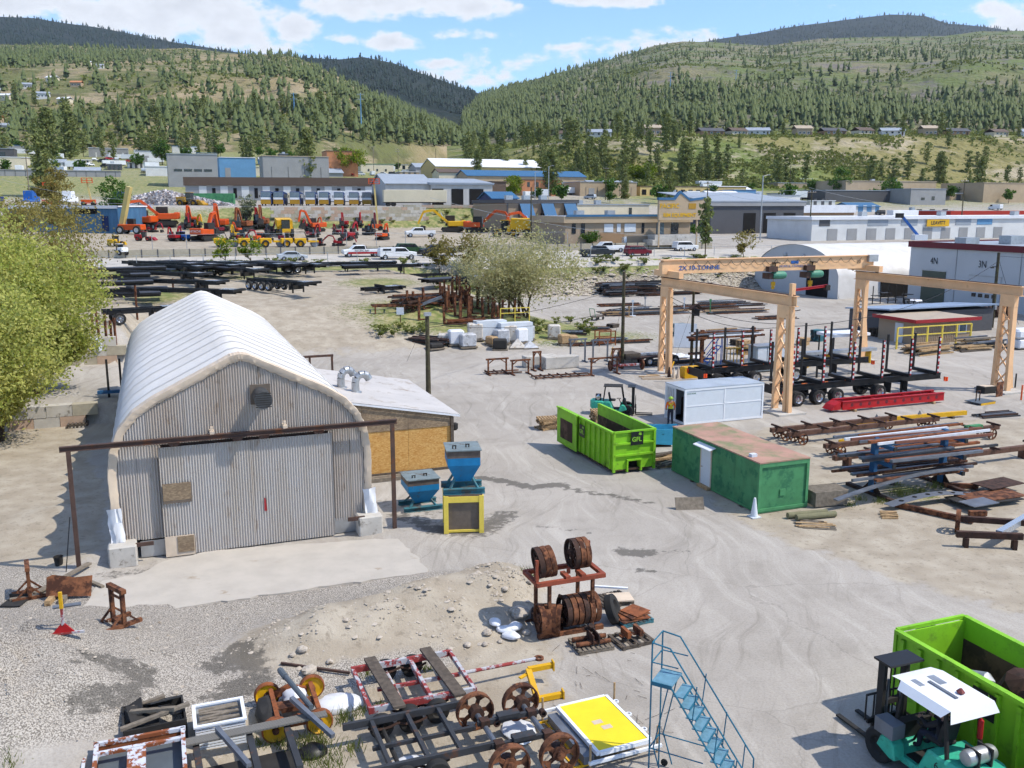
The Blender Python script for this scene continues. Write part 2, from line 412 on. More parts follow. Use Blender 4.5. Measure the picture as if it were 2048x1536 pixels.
 st([(1240,1103),(1290,1106)],.55,.85);st([(1330,1102),(1380,1104)],.4,.6);st([(1275,1139),(1300,1140)],.28,.85)
 st([(865,1060),(960,1065),(1010,1030)],.8,.75);st([(735,1000),(870,1020),(830,1050)],1.0,.5);st([(790,1030),(850,1050)],.5,.8)
 st([(430,1345),(480,1310),(520,1370),(440,1400)],.6,.85);st([(190,1390),(300,1390),(260,1440),(170,1470)],.55,.8);st([(150,1400),(165,1420)],.3,.7)
 st([(340,1220),(450,1205),(640,1185)],.35,.45);st([(210,1150),(260,1150),(400,1120)],.6,.6);st([(1560,1085),(1640,1110),(1720,1130)],.15,.2)
 at('stain',s)
 return o
def ground_material():
 m,t = newmat('ground');p = t.pos()
 big = t.noise(p,.09,3,.6);mid = t.noise(p,.8,5,.62);fine = t.noise(p,14,2,.6);m4 = t.noise(p,3.2,4,.7)
 asph = t.mix(t.ramp(big,.3,.7),C(184,176,165,.69),C(202,194,183,.69))
 asph = t.mix(t.ramp(mid,.45,.78,0,.35),asph,C(158,149,136,.6))
 wp = t.N.new('ShaderNodeVectorMath');wp.operation = 'MULTIPLY_ADD';t.L.new(t.noise(p,.05,3,.5,True),wp.inputs[0]);wp.inputs[1].default_value = (14,14,0);t.L.new(p,wp.inputs[2]);wp = wp.outputs[0]
 streak = t.noise(t.map(t.map(wp,rot=(0,0,R(-14))),scale=(1.5,.09,1)),1.0,5,.7)
 asph = t.mix(t.ramp(streak,.46,.74,0,.6),asph,C(214,207,196,.74));
 streak2 = t.noise(t.map(t.map(wp,(9,3,0),rot=(0,0,R(10))),scale=(2.2,.09,1)),1.0,5,.72)
 asph = t.mix(t.ramp(streak2,.52,.78,0,.6),asph,C(142,133,120,.6))
 asph = t.mix(t.ramp(fine,.35,.75,0,.22),asph,C(120,112,104,.56))
 dirt = t.mix(t.ramp(mid,.3,.72),C(190,176,155,.58),C(214,202,182,.62));dirt = t.mix(t.ramp(m4,.48,.72,0,.65),dirt,C(150,136,116,.56))
 grv = t.mix(t.ramp(t.noise(p,26,2,.4),.36,.64),C(138,130,120,.58),C(214,205,192,.66));grv = t.mix(t.ramp(big,.45,.75,0,.4),grv,C(150,142,132,.56))
 vo = t.N.new('ShaderNodeTexVoronoi');vo.feature = 'DISTANCE_TO_EDGE';vo.inputs['Scale'].default_value = .11;va = t.N.new('ShaderNodeVectorMath');va.operation = 'ADD';t.L.new(p,va.inputs[0]);t.L.new(t.noise(p,.5,4,.65,True),va.inputs[1]);t.L.new(va.outputs[0],vo.inputs['Vector'])
 asph = t.mix(t.ramp(vo.outputs['Distance'],.0005,.004,.2,0),asph,C(96,90,82,.6));asph = t.mix(t.ramp(t.noise(p,.23,4,.6),.5,.75,0,.35),asph,C(150,141,128,.62))
 def edge(a,nz,w=.9): return t.ramp(t.math('ADD',t.attr(a),t.math('MULTIPLY',t.math('SUBTRACT',nz,.5),w)),.38,.62)
 c = t.mix(edge('dirt',mid),asph,dirt)
 c = t.mix(edge('gravel',mid,.5),c,grv)
 gcol = t.mix(t.ramp(mid,.38,.62),C(122,140,64,.68),C(184,174,116,.7));gcol = t.mix(t.ramp(m4,.42,.66,0,.7),gcol,C(92,104,56,.6))
 rk = t.mix(t.ramp(m4,.4,.6),C(128,116,98,.7),C(200,190,172,.74))
 c = t.mix(edge('rock',mid,.7),c,rk)
 c = t.mix(t.math('MULTIPLY',edge('grass',m4,1.5),.9),c,gcol)
 sn = t.ramp(t.math('ADD',t.attr('stain'),t.math('MULTIPLY',t.math('SUBTRACT',m4,.5),1.3)),.48,.72)
 c = t.mix(t.math('MULTIPLY',sn,.72),c,C(92,88,82,.6))
 t.L.new(c,t.b.inputs['Base Color']);t.b.inputs['Roughness'].default_value = .92;t.b.inputs['Specular IOR Level'].default_value = .2
 hb = t.math('ADD',t.math('MULTIPLY',fine,.5),t.math('MULTIPLY',fine,t.math('MAXIMUM',t.attr('gravel'),t.math('MULTIPLY',t.attr('dirt'),.6))))
 t.L.new(t.bump(hb,.45,.05),t.b.inputs['Normal'])
ground_material();ground = make_ground()
def ribbon(name,mat,u0,u1,v0,v1,lift=.03,du=1.0,dv=3.0):
 us = np.arange(u0,u1+.01,du);vsn = np.arange(v0,v1+.01,dv);U,Vv = np.meshgrid(us,vsn)
 X = GU.x*U+GV.x*Vv;Y = GU.y*U+GV.y*Vv;Z = hgt(X,Y)+lift;n,k = X.shape;i = np.arange(n*k).reshape(n,k)
 F = np.stack([i[:-1,:-1].ravel(),i[1:,:-1].ravel(),i[1:,1:].ravel(),i[:-1,1:].ravel()],1)
 return struct(bigmesh(name,np.stack([X.ravel(),Y.ravel(),Z.ravel()],1),F,mat,True))
M('road_asphalt',C(196,190,180,.74),.9,var=.12,scale=.35,col2=C(170,163,152,.7),thr=.6,sc2=.5)
M('paint_white',C(232,230,225,.8),.6,var=.08)
ribbon('road',MATS['road_asphalt'],136.5,152.0,-120,300,.06)
M('concrete',C(206,200,190,.74),.88,var=.12,scale=1.2,col2=C(150,142,130,.7),thr=.62,sc2=2.0,bump=.25)
M('concrete_apron',C(222,213,200,.58),.9,var=.07,scale=.9,col2=C(190,172,148,.56),thr=.66,sc2=.7,bump=.12)
def patch(name,mat,pts,lift,jag=0.,step=.35,thick=.05):
 P = [PX(a,b) for a,b in pts];out = []
 for a,b in zip(P,P[1:]+P[:1]):
  n = max(1,int((b-a).length/step)) if jag else 1
  for k in range(n):
   q = a.lerp(b,k/n);
   if jag: q = q+Vector((random.uniform(-jag,jag),random.uniform(-jag,jag),0))
   out.append((q.x,q.y))
 zc = lift
 return struct(MB().prism(out,-.04,zc,'Z').build(name,mat))
patch('concrete_apron',MATS['concrete_apron'],[(168,1215),(205,1165),(265,1153),(330,1125),(420,1103),(640,1088),(800,1078),(815,1095),(858,1146),(640,1176),(480,1200),(300,1225),(215,1229)],.05,.10)
# ---- hills: each is a sheet of columns (picture bearing) with (distance,elevation) control points
HILLS = {}
def hill_mat(name,grass,dry,rockc,dark,ramp=(.42,.62)):
 m,t = newmat(name);p = t.pos()
 n1 = t.noise(p,.006,5,.62);n2 = t.noise(p,.03,4,.66);n3 = t.noise(t.map(p,scale=(1,1,3.5)),.016,6,.72)
 c = t.mix(t.ramp(n1,ramp[0],ramp[1]),grass,dry);c = t.mix(t.ramp(n2,.5,.68,0,.75),c,dark);c = t.mix(t.ramp(n3,.50,.62,0,.8),c,rockc)
 t.L.new(c,t.b.inputs['Base Color']);t.b.inputs['Roughness'].default_value = .95;t.b.inputs['Specular IOR Level'].default_value = .1
 t.L.new(t.bump(n2,.8,12),t.b.inputs['Normal'])
def hill(name,mat,cols,prof,px0,px1,n=160,m=46,rough=1.,seed=0):
 """cols: [(px, base_row, base_dist, crest_row, crest_dist)], prof: list of (s, e) shaping the rise"""
 ck = np.array(cols,float);pxs_ = np.linspace(px0,px1,n)
 br,bd,cr,cd = [np.interp(pxs_,ck[:,0],ck[:,k]) for k in (1,2,3,4)]
 cr = cr+(fbm(pxs_,pxs_*0,.012,5,seed)-.5)*9*rough
 s = np.linspace(0,1,m);pr = np.array(prof,float);e = np.interp(s,pr[:,0],pr[:,1])
 def elev(row,dist,px):
  dz = FWD.z+UPV.z*(768-row)/FPX;dy = FWD.y+UPV.y*(768-row)/FPX;return CAM_H+dist*dz/dy,dy
 zb,dyb = elev(br,bd,pxs_);zc,dyc = elev(cr,cd,pxs_)
 D = bd[None]*(1-s[:,None])+cd[None]*s[:,None];Z = zb[None]+(zc-zb)[None]*e[:,None]
 tx = (pxs_-1024)/FPX/np.cos(PITCH);X = tx[None]*D;Y = D
 k = np.sin(np.pi*np.clip(s,0,1))[:,None]**.7
 rel = (zc-zb)[None]
 g = (fbm(X,Y,.0035,5,seed+3)-.48)*rel*.42+(1-np.abs(2*fbm(X+.6*Y,Y,.0016,4,seed+8)-1))*rel*.10
 Z = Z+g*k*rough
 lim = ((zc-CAM_H)/cd)[None]*(.80+.195*s[:,None]);Z = np.where(s[:,None] < .999,np.minimum(Z,CAM_H+Y*np.maximum(lim,.02)),Z)
 # front skirt sinks under the ground,back side falls away
 X = np.vstack([tx[None]*bd[None]*.8,X]);Y = np.vstack([bd[None]*.8,Y]);Z = np.vstack([zb[None]-120,Z])
 Db = D[-1:]*1.25;Zb = Z[-1:]-rel*.5;X = np.vstack([X,tx[None]*Db]);Y = np.vstack([Y,Db]);Z = np.vstack([Z,Zb])
 mm = m+2;i = np.arange(mm*n).reshape(mm,n);F = np.stack([i[:-1,:-1].ravel(),i[:-1,1:].ravel(),i[1:,1:].ravel(),i[1:,:-1].ravel()],1)
 o = struct(bigmesh(name,np.stack([X.ravel(),Y.ravel(),Z.ravel()],1),F,mat,True))
 HILLS[name] = (pxs_,s,X[1:m+1],Y[1:m+1],Z[1:m+1]);return o
hill_mat('hill_left',C(124,128,82,.62),C(172,156,118,.64),C(188,170,140,.62),C(96,94,68,.6))
hill_mat('hill_right',C(124,138,84,.60),C(156,150,116,.60),C(146,138,132,.58),C(94,100,72,.58),(.40,.58))
hill_mat('hill_bank',C(118,134,70,.66),C(156,148,98,.64),C(198,184,160,.66),C(84,92,58,.6),(.40,.6))
hill_mat('hill_cloud_shade',C(46,62,58,.5),C(60,72,64,.5),C(84,88,88,.5),C(34,48,48,.5))  # cloud shadow over the far ridges and mountain, put into their colour
hill('mountain',MATS['hill_cloud_shade'],[(1250,150,4200,118,6500),(1400,140,4200,80,6500),(1536,140,4200,56,6500),(1650,140,4200,38,6500),(1730,130,4200,29,6500),(1790,130,4200,32,6500),(1835,130,4200,48,6500),(1880,120,4200,52,6500),(1945,110,4200,60,6500),(2050,110,4200,72,6500),(2300,110,4200,90,6500)],
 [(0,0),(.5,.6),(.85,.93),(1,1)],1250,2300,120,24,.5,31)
hill('ridge_left',MATS['hill_cloud_shade'],[(-300,220,2600,22,4600),(0,200,2600,31,4600),(130,190,2600,35,4600),(260,180,2600,57,4600),(400,180,2600,86,4600),(512,180,2600,106,4600),(640,200,2600,122,4600),(760,220,2600,150,4600)],
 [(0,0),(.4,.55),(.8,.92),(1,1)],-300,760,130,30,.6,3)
hill('ridge_canyon',MATS['hill_cloud_shade'],[(560,270,1900,118,3200),(640,270,1900,116,3200),(700,270,1900,118,3200),(745,270,1900,114,3200),(800,270,1900,126,3200),(840,280,1900,142,3200),(880,280,1900,156,3200),(920,285,1900,172,3200),(965,290,1900,189,3200),(1010,290,1900,200,3200),(1100,290,1900,230,3200)],
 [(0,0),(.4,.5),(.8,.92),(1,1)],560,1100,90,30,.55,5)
hill('hill_right',MATS['hill_right'],[(930,285,1100,232,1900),(967,285,1100,192,2400),(1024,285,1050,173,2600),(1110,280,1000,146,2800),(1200,275,950,122,3000),(1290,275,900,92,3100),(1340,270,850,83,3100),(1400,270,800,84,3100),(1500,270,800,92,3100),(1600,270,800,77,3200),(1700,270,800,74,3200),(1830,270,800,72,3200),(1900,270,800,63,3200),(2048,270,800,61,3200),(2400,270,800,70,3200)],
 [(0,0),(.15,.12),(.4,.44),(.7,.78),(.9,.95),(1,1)],930,2400,240,80,.60,9)
hill('hill_left',MATS['hill_left'],[(-300,300,620,110,2500),(0,300,620,88,2500),(150,298,620,90,2500),(300,295,620,97,2400),(420,292,640,96,2300),(512,290,660,108,2200),(600,290,690,108,2000),(650,290,700,128,1900),(720,290,740,165,1800),(800,292,800,206,1700),(880,294,850,246,1600),(940,296,900,272,1500),(1000,298,950,288,1400)],
 [(0,0),(.12,.12),(.3,.36),(.6,.68),(.85,.92),(1,1)],-300,1000,220,80,.62,15)
hill('bench_bank',MATS['hill_bank'],[(900,330,520,292,760),(980,340,480,288,720),(1060,352,440,278,680),(1130,363,420,268,660),(1250,372,412,263,650),(1400,376,425,262,650),(1700,380,455,262,660),(2048,383,485,264,680),(2400,386,505,266,700)],
 [(0,0),(.15,.10),(.3,.32),(.5,.66),(.68,.96),(.74,1),(1,1)],900,2400,170,44,.28,21)
def hill_point(name,px,s):
 p_,s_,X,Y,Z = HILLS[name]
 j = np.clip(np.searchsorted(p_,px)-1,0,len(p_)-2);i = np.clip(np.searchsorted(s_,s)-1,0,len(s_)-2)
 a = (px-p_[j])/(p_[j+1]-p_[j]);b = (s-s_[i])/(s_[i+1]-s_[i])
 def bl(A): return (A[i,j]*(1-a)+A[i,j+1]*a)*(1-b)+(A[i+1,j]*(1-a)+A[i+1,j+1]*a)*b
 return bl(X),bl(Y),bl(Z)
# ================================================================ vegetation
def leaf_mat(name,a,b,k=.6,trans=.25):
 m,t = newmat(name);p = t.pos()
 n = t.noise(p,1.1,2,.6);oi = t.N.new('ShaderNodeObjectInfo').outputs['Random']
 f = t.math('ADD',t.ramp(n,.3,.7,0,.75),t.math('MULTIPLY',oi,.3),True)
 c = t.mix(f,C(*a,k),C(*b,k));t.L.new(c,t.b.inputs['Base Color']);t.b.inputs['Roughness'].default_value = .7;t.b.inputs['Specular IOR Level'].default_value = .2
 if trans:
  tr = t.N.new('ShaderNodeBsdfTranslucent');t.L.new(c,tr.inputs[0]);ms = t.N.new('ShaderNodeMixShader');ms.inputs[0].default_value = trans
  t.L.new(t.b.outputs[0],ms.inputs[1]);t.L.new(tr.outputs[0],ms.inputs[2]);t.L.new(ms.outputs[0],t.o.inputs[0])
 return m
leaf_mat('pine_leaf',(96,114,58),(156,160,98),.78);leaf_mat('pine_far',(74,94,54),(124,132,80),.66,0);leaf_mat('pine_cloud_shade',(34,56,54),(56,78,68),.52,0)  # the darkest pine tone has the cloud shadow of the far ridges painted in
leaf_mat('willow_leaf',(150,166,60),(212,208,122),.80,.45);leaf_mat('elm_leaf',(170,168,106),(212,202,156),.78,.45);leaf_mat('bright_leaf',(104,138,26),(164,176,50),.6,.3)
leaf_mat('bronze_leaf',(136,120,60),(174,164,92),.7,.4);leaf_mat('sage_leaf',(136,144,108),(164,170,134),.58,.2);leaf_mat('shrub_leaf',(112,128,58),(160,164,92),.64,.3);leaf_mat('yellow_leaf',(196,172,40),(214,196,80),.6,.3)
leaf_mat('green_leaf',(70,108,40),(112,148,58),.6,.3)
M('bark',C(104,88,70,.6),.95,var=.3,scale=6,bump=.5,bscale=20);M('bark_pine',C(110,84,64,.55),.95,var=.3,scale=5)
def quads(P,size,nrm=None,tilt=1.,asp=.55):
 """leaf cards at points P"""
 n = len(P);a = rng.normal(size=(n,3));a /= np.linalg.norm(a,axis=1)[:,None];b = rng.normal(size=(n,3));b -= a*(a*b).sum(1)[:,None];b /= np.linalg.norm(b,axis=1)[:,None]
 s = size*(.6+.8*rng.random(n))[:,None];A = a*s;B = b*s*asp
 V = np.stack([P-A-B*.3,P+B,P+A-B*.2,P-B],1).reshape(-1,3);F = np.arange(4*n).reshape(n,4);return V,F
def mesh_np(name,V,F,mat):
 o = bigmesh(name,V,F,mat);me = o.data;bpy.data.objects.remove(o);return me
def limbs(mb,p,d,L,r,depth,tips,spread=.6,up=.15,n=3):
 q = p+d*L;mb.tube(p,q,r,5 if depth < 2 else 4,r*.62,cap=False)
 if depth == 0: tips.append(q);return
 for i in range(n):
  nd = (d+Vector((random.gauss(0,spread),random.gauss(0,spread),random.gauss(up,spread*.6)))).normalized()
  limbs(mb,p.lerp(q,random.uniform(.55,1)),nd,L*random.uniform(.58,.85),r*.6,depth-1,tips,spread,up,n)
 tips.append(q)
def leafy(name,label,cat,loc,h,w,mat,nleaf,lsize,trunk_h=.3,clumps=28,group=None,bark='bark',multi=1,lean=0.,squash=.8,gap=.55,parts=True):
 """broadleaf tree or shrub: limbs plus leaf clumps through an uneven crown"""
 t = thing(name,label,cat,loc,0,group)
 mb = MB();tips = []
 for k in range(multi):
  d = Vector((random.gauss(lean,.12+.25*(multi > 1)),random.gauss(0,.12+.25*(multi > 1)),1)).normalized()
  limbs(mb,Vector((random.gauss(0,.02*w*(multi > 1)),random.gauss(0,.02*w*(multi > 1)),-.15)),d,h*trunk_h,max(.03,h*.018),3,tips,.55)
 mb.build('trunk',MATS[bark],t,True)
 c = [];zc = h*(trunk_h*.7+1)/2;rz = (h-h*trunk_h*.7)/2
 for i in range(clumps):
  v = rng.normal(size=3);v /= np.linalg.norm(v);rr = rng.random()**.45
  c.append(((v[0]*w/2*rr*.86,v[1]*w/2*rr*.86,zc+v[2]*rz*rr*.88),(.10+.13*rng.random())*w))
 for tp in tips[:clumps]: c.append(((tp.x,tp.y,min(tp.z,h*.93)),.11*w))
 per = max(3,int(nleaf/len(c)));PP = []
 for (cc,r) in c:
  v = rng.normal(size=(per,3));v /= np.linalg.norm(v,axis=1)[:,None];rad = (rng.random(per)**gap)[:,None]*r
  PP.append(np.array(cc)+v*rad*np.array([1,1,squash]))
 P = np.concatenate(PP);P = P[P[:,2] > .05];V,F = quads(P,lsize)
 o = bigmesh('crown',V,F,MATS[mat],parent=t);return t
# --- conifers
def pine_mesh(name,h,w,n,mat,size,bare=.18,tiers=11,seed=0):
 P = []
 for k in range(tiers):
  z = h*(bare+(1-bare)*(k+.3)/tiers);rr = w/2*(.5+.95*k/tiers)*(1-(k/tiers)**2.2)*random.uniform(.7,1.2)+.12
  nb = 6
  for b in range(nb):
   a = random.uniform(0,6.28);L = rr*random.uniform(.55,1.15);m = max(3,int(n/(tiers*nb)))
   t = rng.random(m)**.6;x = np.cos(a)*L*t;y = np.sin(a)*L*t;zz = z+.10*w*(t-.4)-.25*L*t*t
   q = np.stack([x,y,zz],1)+rng.normal(size=(m,3))*np.array([.05*w,.05*w,.022*h]);P.append(q)
 P = np.concatenate(P);V,F = quads(P,size,asp=.6);return mesh_np(name,V,F,MATS[mat])
PINE_T = MB().tube((0,0,-1),(0,0,9),.22,5,.12).tube((0,0,9),(0,0,15),.12,4,.03).mesh('trunk',MATS['bark_pine'])
PINES = [pine_mesh('crown',16,8.4,560,'pine_leaf',.62),pine_mesh('crown',16,7.0,480,'pine_leaf',.62,.28,8),pine_mesh('crown',16,9.4,560,'pine_leaf',.7,.14,7),pine_mesh('crown',16,6.4,480,'pine_leaf',.6,.1,10)]
FIR = pine_mesh('crown',16,8.0,2800,'pine_leaf',.40,.06,16)
def pine(loc,h,label,group=None,k=None,name='pine_tree',w=1.,cat='tree'):
 t = thing(name,label,cat,loc,random.uniform(0,6.28),group);s = h/16;t.scale = (s*w,s*w,s)
 for nm,me in (('trunk',PINE_T),('crown',PINES[random.randrange(4)] if k is None else k)):
  o = bpy.data.objects.new(nm,me);COL.objects.link(o);o.parent = t
 return t
# --- thousands of far hillside pines: one mass
def far_forest(name,label,pts,hs,mat='pine_far'):
 n = len(pts);V = [];F = [];sides = 5
 base = []
 for (z0,z1,r) in ((.16,.62,.13),(.36,.86,.15),(.60,1.0,.105)):
  base.append((z0,z1,r))
 pts = np.asarray(pts,float);hs = np.asarray(hs,float);rot = rng.random(n)*6.28;wj = .8+.5*rng.random(n)
 vs_ = [];fs_ = [];off = 0
 for (z0,z1,r) in base:
  for k in range(sides):
   a = rot+2*math.pi*k/sides;rr = r*hs*wj*(.45+1.1*rng.random(n))
   vs_.append(np.stack([pts[:,0]+np.cos(a)*rr,pts[:,1]+np.sin(a)*rr,pts[:,2]+(z0+(rng.random(n)-.5)*.2)*hs],1))
  vs_.append(np.stack([pts[:,0]+rng.normal(size=n)*.035*hs,pts[:,1],pts[:,2]+z1*hs*(.9+.15*rng.random(n))],1))
 A = np.stack(vs_,1);m = A.shape[1];A = A.reshape(-1,3);idx = np.arange(n)[:,None]*m
 tri = []
 for t in range(3):
  o = t*(sides+1)
  for k in range(sides): tri.append((o+k,o+(k+1) % sides,o+sides))
 tri = np.array(tri);Fx = (idx[:,:,None]+tri[None]).reshape(-1,3)
 o = bigmesh(name,A,Fx,MATS[mat]);return tag(o,label,kind='stuff',cat=None)
def scatter(hill,n,px0,px1,dens,hmin=11,hmax=20,s0=.0,s1=1.):
 px = rng.uniform(px0,px1,n*4);s = rng.uniform(s0,s1,n*4)
 X,Y,Z = hill_point(hill,px,s)
 row = 410-(Z-CAM_H)*FPX/Y
 keep = rng.random(n*4) < dens(px,row,X,Y)
 X,Y,Z = X[keep][:n],Y[keep][:n],Z[keep][:n]
 return np.stack([X,Y,Z-.4],1),rng.uniform(hmin,hmax,len(X))
def d_right(px,row,X,Y):
 f = fbm(X,Y,.006,4,40);g = fbm(X,Y,.025,3,44)
 low = sst(170,225,row)*.95;mid = sst(95,120,row)*.28;left = (1-sst(1000,1350,px))*.7
 return np.clip((low+mid+left)*sst(.36,.62,f*.6+g*.4+.35*low),0.015,1)
def d_left(px,row,X,Y):
 f = fbm(X,Y,.005,4,50);g = fbm(X,Y,.02,3,52)
 low = sst(200,250,row)*.9;rightp = sst(430,560,px)*.75;band = np.exp(-((row-135)/16)**2)*(1-sst(250,420,px))*1.2
 return np.clip((.22+low*.8+rightp*.8+band)*sst(.42,.58,f*.6+g*.4+.25*low+.3*band),.02,1)
def dense(px,row,X,Y): return np.clip(.35+.9*sst(.35,.55,fbm(X,Y,.004,3,60)),0,1)
parts_ = [scatter('hill_right',5600,930,2200,d_right,7,20),scatter('hill_left',4200,-200,980,d_left,7,20),scatter('ridge_left',3200,-200,740,dense,15,24,.25),scatter('ridge_canyon',1500,560,1060,dense,13,22,.2),
  scatter('mountain',2600,1300,2100,dense,18,30,.1)]
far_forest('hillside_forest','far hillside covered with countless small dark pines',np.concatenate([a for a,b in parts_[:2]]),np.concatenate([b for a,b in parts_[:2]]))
far_forest('ridge_forest','dense forest on the distant ridges, coloured dark for cloud shadow',np.concatenate([a for a,b in parts_[2:]]),np.concatenate([b for a,b in parts_[2:]]),'pine_cloud_shade')
# scrub on the slopes
def scrub(name,label,P,size,mat,per=5):
 n = len(P);Q = np.repeat(P,per,0)+rng.normal(size=(n*per,3))*np.array([size,size,size*.45])+np.array([0,0,size*.4]);V,F = quads(Q,size*.8,asp=.8)
 return tag(bigmesh(name,V,F,MATS[mat]),label,kind='stuff')
a,_ = scatter('hill_right',6000,930,2200,lambda px,row,X,Y: np.clip(sst(.45,.6,fbm(X,Y,.01,4,70)),.05,1));b,_ = scatter('hill_left',3000,-200,980,lambda px,row,X,Y: np.clip(sst(.45,.6,fbm(X,Y,.01,4,71)),.05,1));c,_ = scatter('bench_bank',7000,960,2200,lambda px,row,X,Y: np.clip(sst(.42,.6,fbm(X,Y,.03,4,72)),.08,1))
scrub('slope_scrub','low green and olive bushes scattered over the hill slopes',np.concatenate([a,b]),2.2,'shrub_leaf');scrub('bank_scrub','olive bushes covering the steep bank below the houses',c,1.1,'shrub_leaf',8)
# --- individual pines one can tell apart: bank,foot of the hills,among the buildings
def pine_field(hill,n,px0,px1,dens,h0,h1,s0,s1,label,group):
 P,hs = scatter(hill,n,px0,px1,dens,h0,h1,s0,s1)
 for p,h in zip(P,hs): pine(p,h,label,group)
def d_bank(px,row,X,Y):
 return np.clip(.9*(1-sst(1250,1500,px))+.35*sst(330,365,row)+.22*sst(.48,.6,fbm(X,Y,.02,3,80))+.05,0,1)*(row > 268)
pine_field('bench_bank',135,930,2060,d_bank,8,16,0.02,.7,'ponderosa pine on the grassy bank below the row of houses','pines on the bank')
def d_foot(px,row,X,Y): return np.clip(sst(200,250,row)*(.35+.8*sst(.4,.55,fbm(X,Y,.012,3,81))),0,1)
pine_field('hill_left',95,-30,960,d_foot,13,21,0.,.22,'pine in the dense belt at the foot of the left hill','pines at the foot of the left hill')
for i in range(70): pine(PG(random.uniform(-20,860),random.uniform(297,322)),random.uniform(10,17),'pine between the far buildings and the foot of the left hill','pines behind the far buildings')
# ================================================================ materials of the yard
M('fabric_white',C(238,235,231,.72),.55,var=.04,scale=.5,col2=C(226,221,213,.64),thr=.62,sc2=.35,soft=.25);M('trim_beige',C(226,206,182,.74),.7,var=.10,scale=1.5);M('wrap_white',C(232,234,238,.8),.45,var=.08)
M('galv',C(190,192,194,.75),.42,.65,var=.12,scale=3);M('steel_brown',C(104,80,70,.55),.7,.1,var=.2,col2=C(138,92,66,.5),thr=.6)
M('rust',C(152,98,66,.55),.85,.1,var=.28,scale=5,col2=C(92,58,44,.5),thr=.52,sc2=3,bump=.2);M('rust_dark',C(96,68,56,.5),.85,.1,var=.25,col2=C(70,56,50,.5),thr=.55,sc2=4)
M('rust_orange',C(176,104,62,.55),.8,.1,var=.22,scale=5,col2=C(124,76,52,.5),thr=.56,sc2=3);M('steel_grey',C(150,156,166,.55),.5,.5,var=.15,scale=2)
M('hopper_blue',C(24,138,196,.62),.55,var=.12,col2=C(112,112,104,.5),thr=.63,sc2=2.2);M('teal_steel',C(74,138,150,.55),.6,var=.18,col2=C(110,112,106,.5),thr=.55,sc2=2.0)
M('lid_grey',C(142,156,158,.6),.6,var=.15,col2=C(120,104,90,.5),thr=.6,sc2=2);M('hopper_brown',C(120,106,96,.55),.75,var=.2,scale=4)
M('yellow_paint',C(246,218,92,.78),.55,var=.06,col2=C(150,120,60,.55),thr=.7,sc2=4);M('yellow_deep',C(240,184,24,.68),.5,var=.08,col2=C(150,104,40,.5),thr=.7,sc2=4)
M('panel_brown',C(134,120,106,.55),.8,var=.15,scale=3);M('crane_orange',C(248,198,148,.82),.55,var=.08,scale=.8,col2=C(206,146,100,.66),thr=.69,sc2=2.2,soft=.1)
M('lime',C(146,212,42,.72),.55,var=.12,scale=.7,col2=C(118,158,48,.62),thr=.64,sc2=2.4,soft=.14);M('bin_inside',C(118,92,74,.5),.85,var=.25,scale=2,col2=C(88,70,58,.5),thr=.5)
M('cont_green',C(84,158,104,.60),.65,var=.15,scale=1.5,col2=C(66,136,96,.58),thr=.55,sc2=1.2);M('cont_frame',C(92,168,112,.58),.6,var=.12,col2=C(120,96,70,.5),thr=.72,sc2=3)
M('cont_roof',C(206,160,140,.62),.8,var=.12,scale=.8,col2=C(150,160,116,.55),thr=.56,sc2=.7,soft=.14);M('white_panel',C(222,228,234,.78),.45,var=.03);M('white_frame',C(240,242,245,.82),.4,var=.02)
M('black_paint',C(34,33,34,.75),.45,var=.2,scale=2);M('black_dull',C(52,50,48,.7),.8,var=.25,scale=3);M('rubber',C(48,47,46,.7),.85,var=.18,scale=5);M('chrome',C(214,216,222,.8),.18,.95,var=.08)
M('red_paint',C(206,28,36,.62),.45,var=.12,col2=C(150,24,28,.5),thr=.66);M('red_trim',C(190,50,54,.6),.6,var=.1);M('glass',C(40,48,56,.6),.08,.0,var=.2,spec=.6);M('glass_light',C(96,116,128,.6),.1,var=.2,spec=.6)
M('wood',C(204,170,126,.62),.85,var=.2,scale=6,col2=C(150,118,84,.58),thr=.6,sc2=4);M('wood_grey',C(150,138,122,.58),.9,var=.25,scale=6);M('wood_old',C(116,104,92,.5),.92,var=.3,scale=6,bump=.2)
M('pole_wood',C(96,88,68,.5),.9,var=.25,scale=5,col2=C(122,124,82,.5),thr=.58,sc2=3);M('orange_flag',C(255,92,40,.8),.5,var=.05);M('cone_orange',C(244,96,36,.75),.5,var=.05);M('cable',C(40,40,42,.7),.7,var=.05)
M('building_grey',C(206,208,210,.72),.6,var=.04,scale=.3);M('building_tan',C(190,168,142,.62),.8,var=.06,scale=.4);M('maroon',C(128,40,52,.55),.6,var=.08);M('door_green',C(104,112,96,.5),.6,var=.08)
M('blue_paint',C(30,120,190,.6),.45,var=.1);M('rack_blue',C(54,110,160,.55),.6,var=.15,col2=C(130,110,96,.5),thr=.66,sc2=4);M('sign_black',C(32,36,34,.8),.5,var=.05);M('sign_lime',C(150,210,60,.8),.5,var=.03)
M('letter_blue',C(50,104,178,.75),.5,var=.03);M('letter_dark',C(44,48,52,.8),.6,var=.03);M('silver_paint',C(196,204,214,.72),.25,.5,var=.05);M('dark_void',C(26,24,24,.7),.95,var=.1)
def corr_mat(name,a,b,dirt,k=.6):
 m,t = newmat(name);p = t.pos();g = t.map(p,scale=(1,1,.16));n = t.noise(g,.9,6,.65);n2 = t.noise(t.map(p,scale=(1,1,.5)),2.4,5,.7)
 c = t.mix(t.ramp(n,.35,.65),C(*a,k),C(*b,k));c = t.mix(t.ramp(n2,.56,.76,0,.7),c,C(*dirt,k));t.L.new(c,t.b.inputs['Base Color'])
 t.b.inputs['Metallic'].default_value = .25;t.b.inputs['Roughness'].default_value = .6;return m
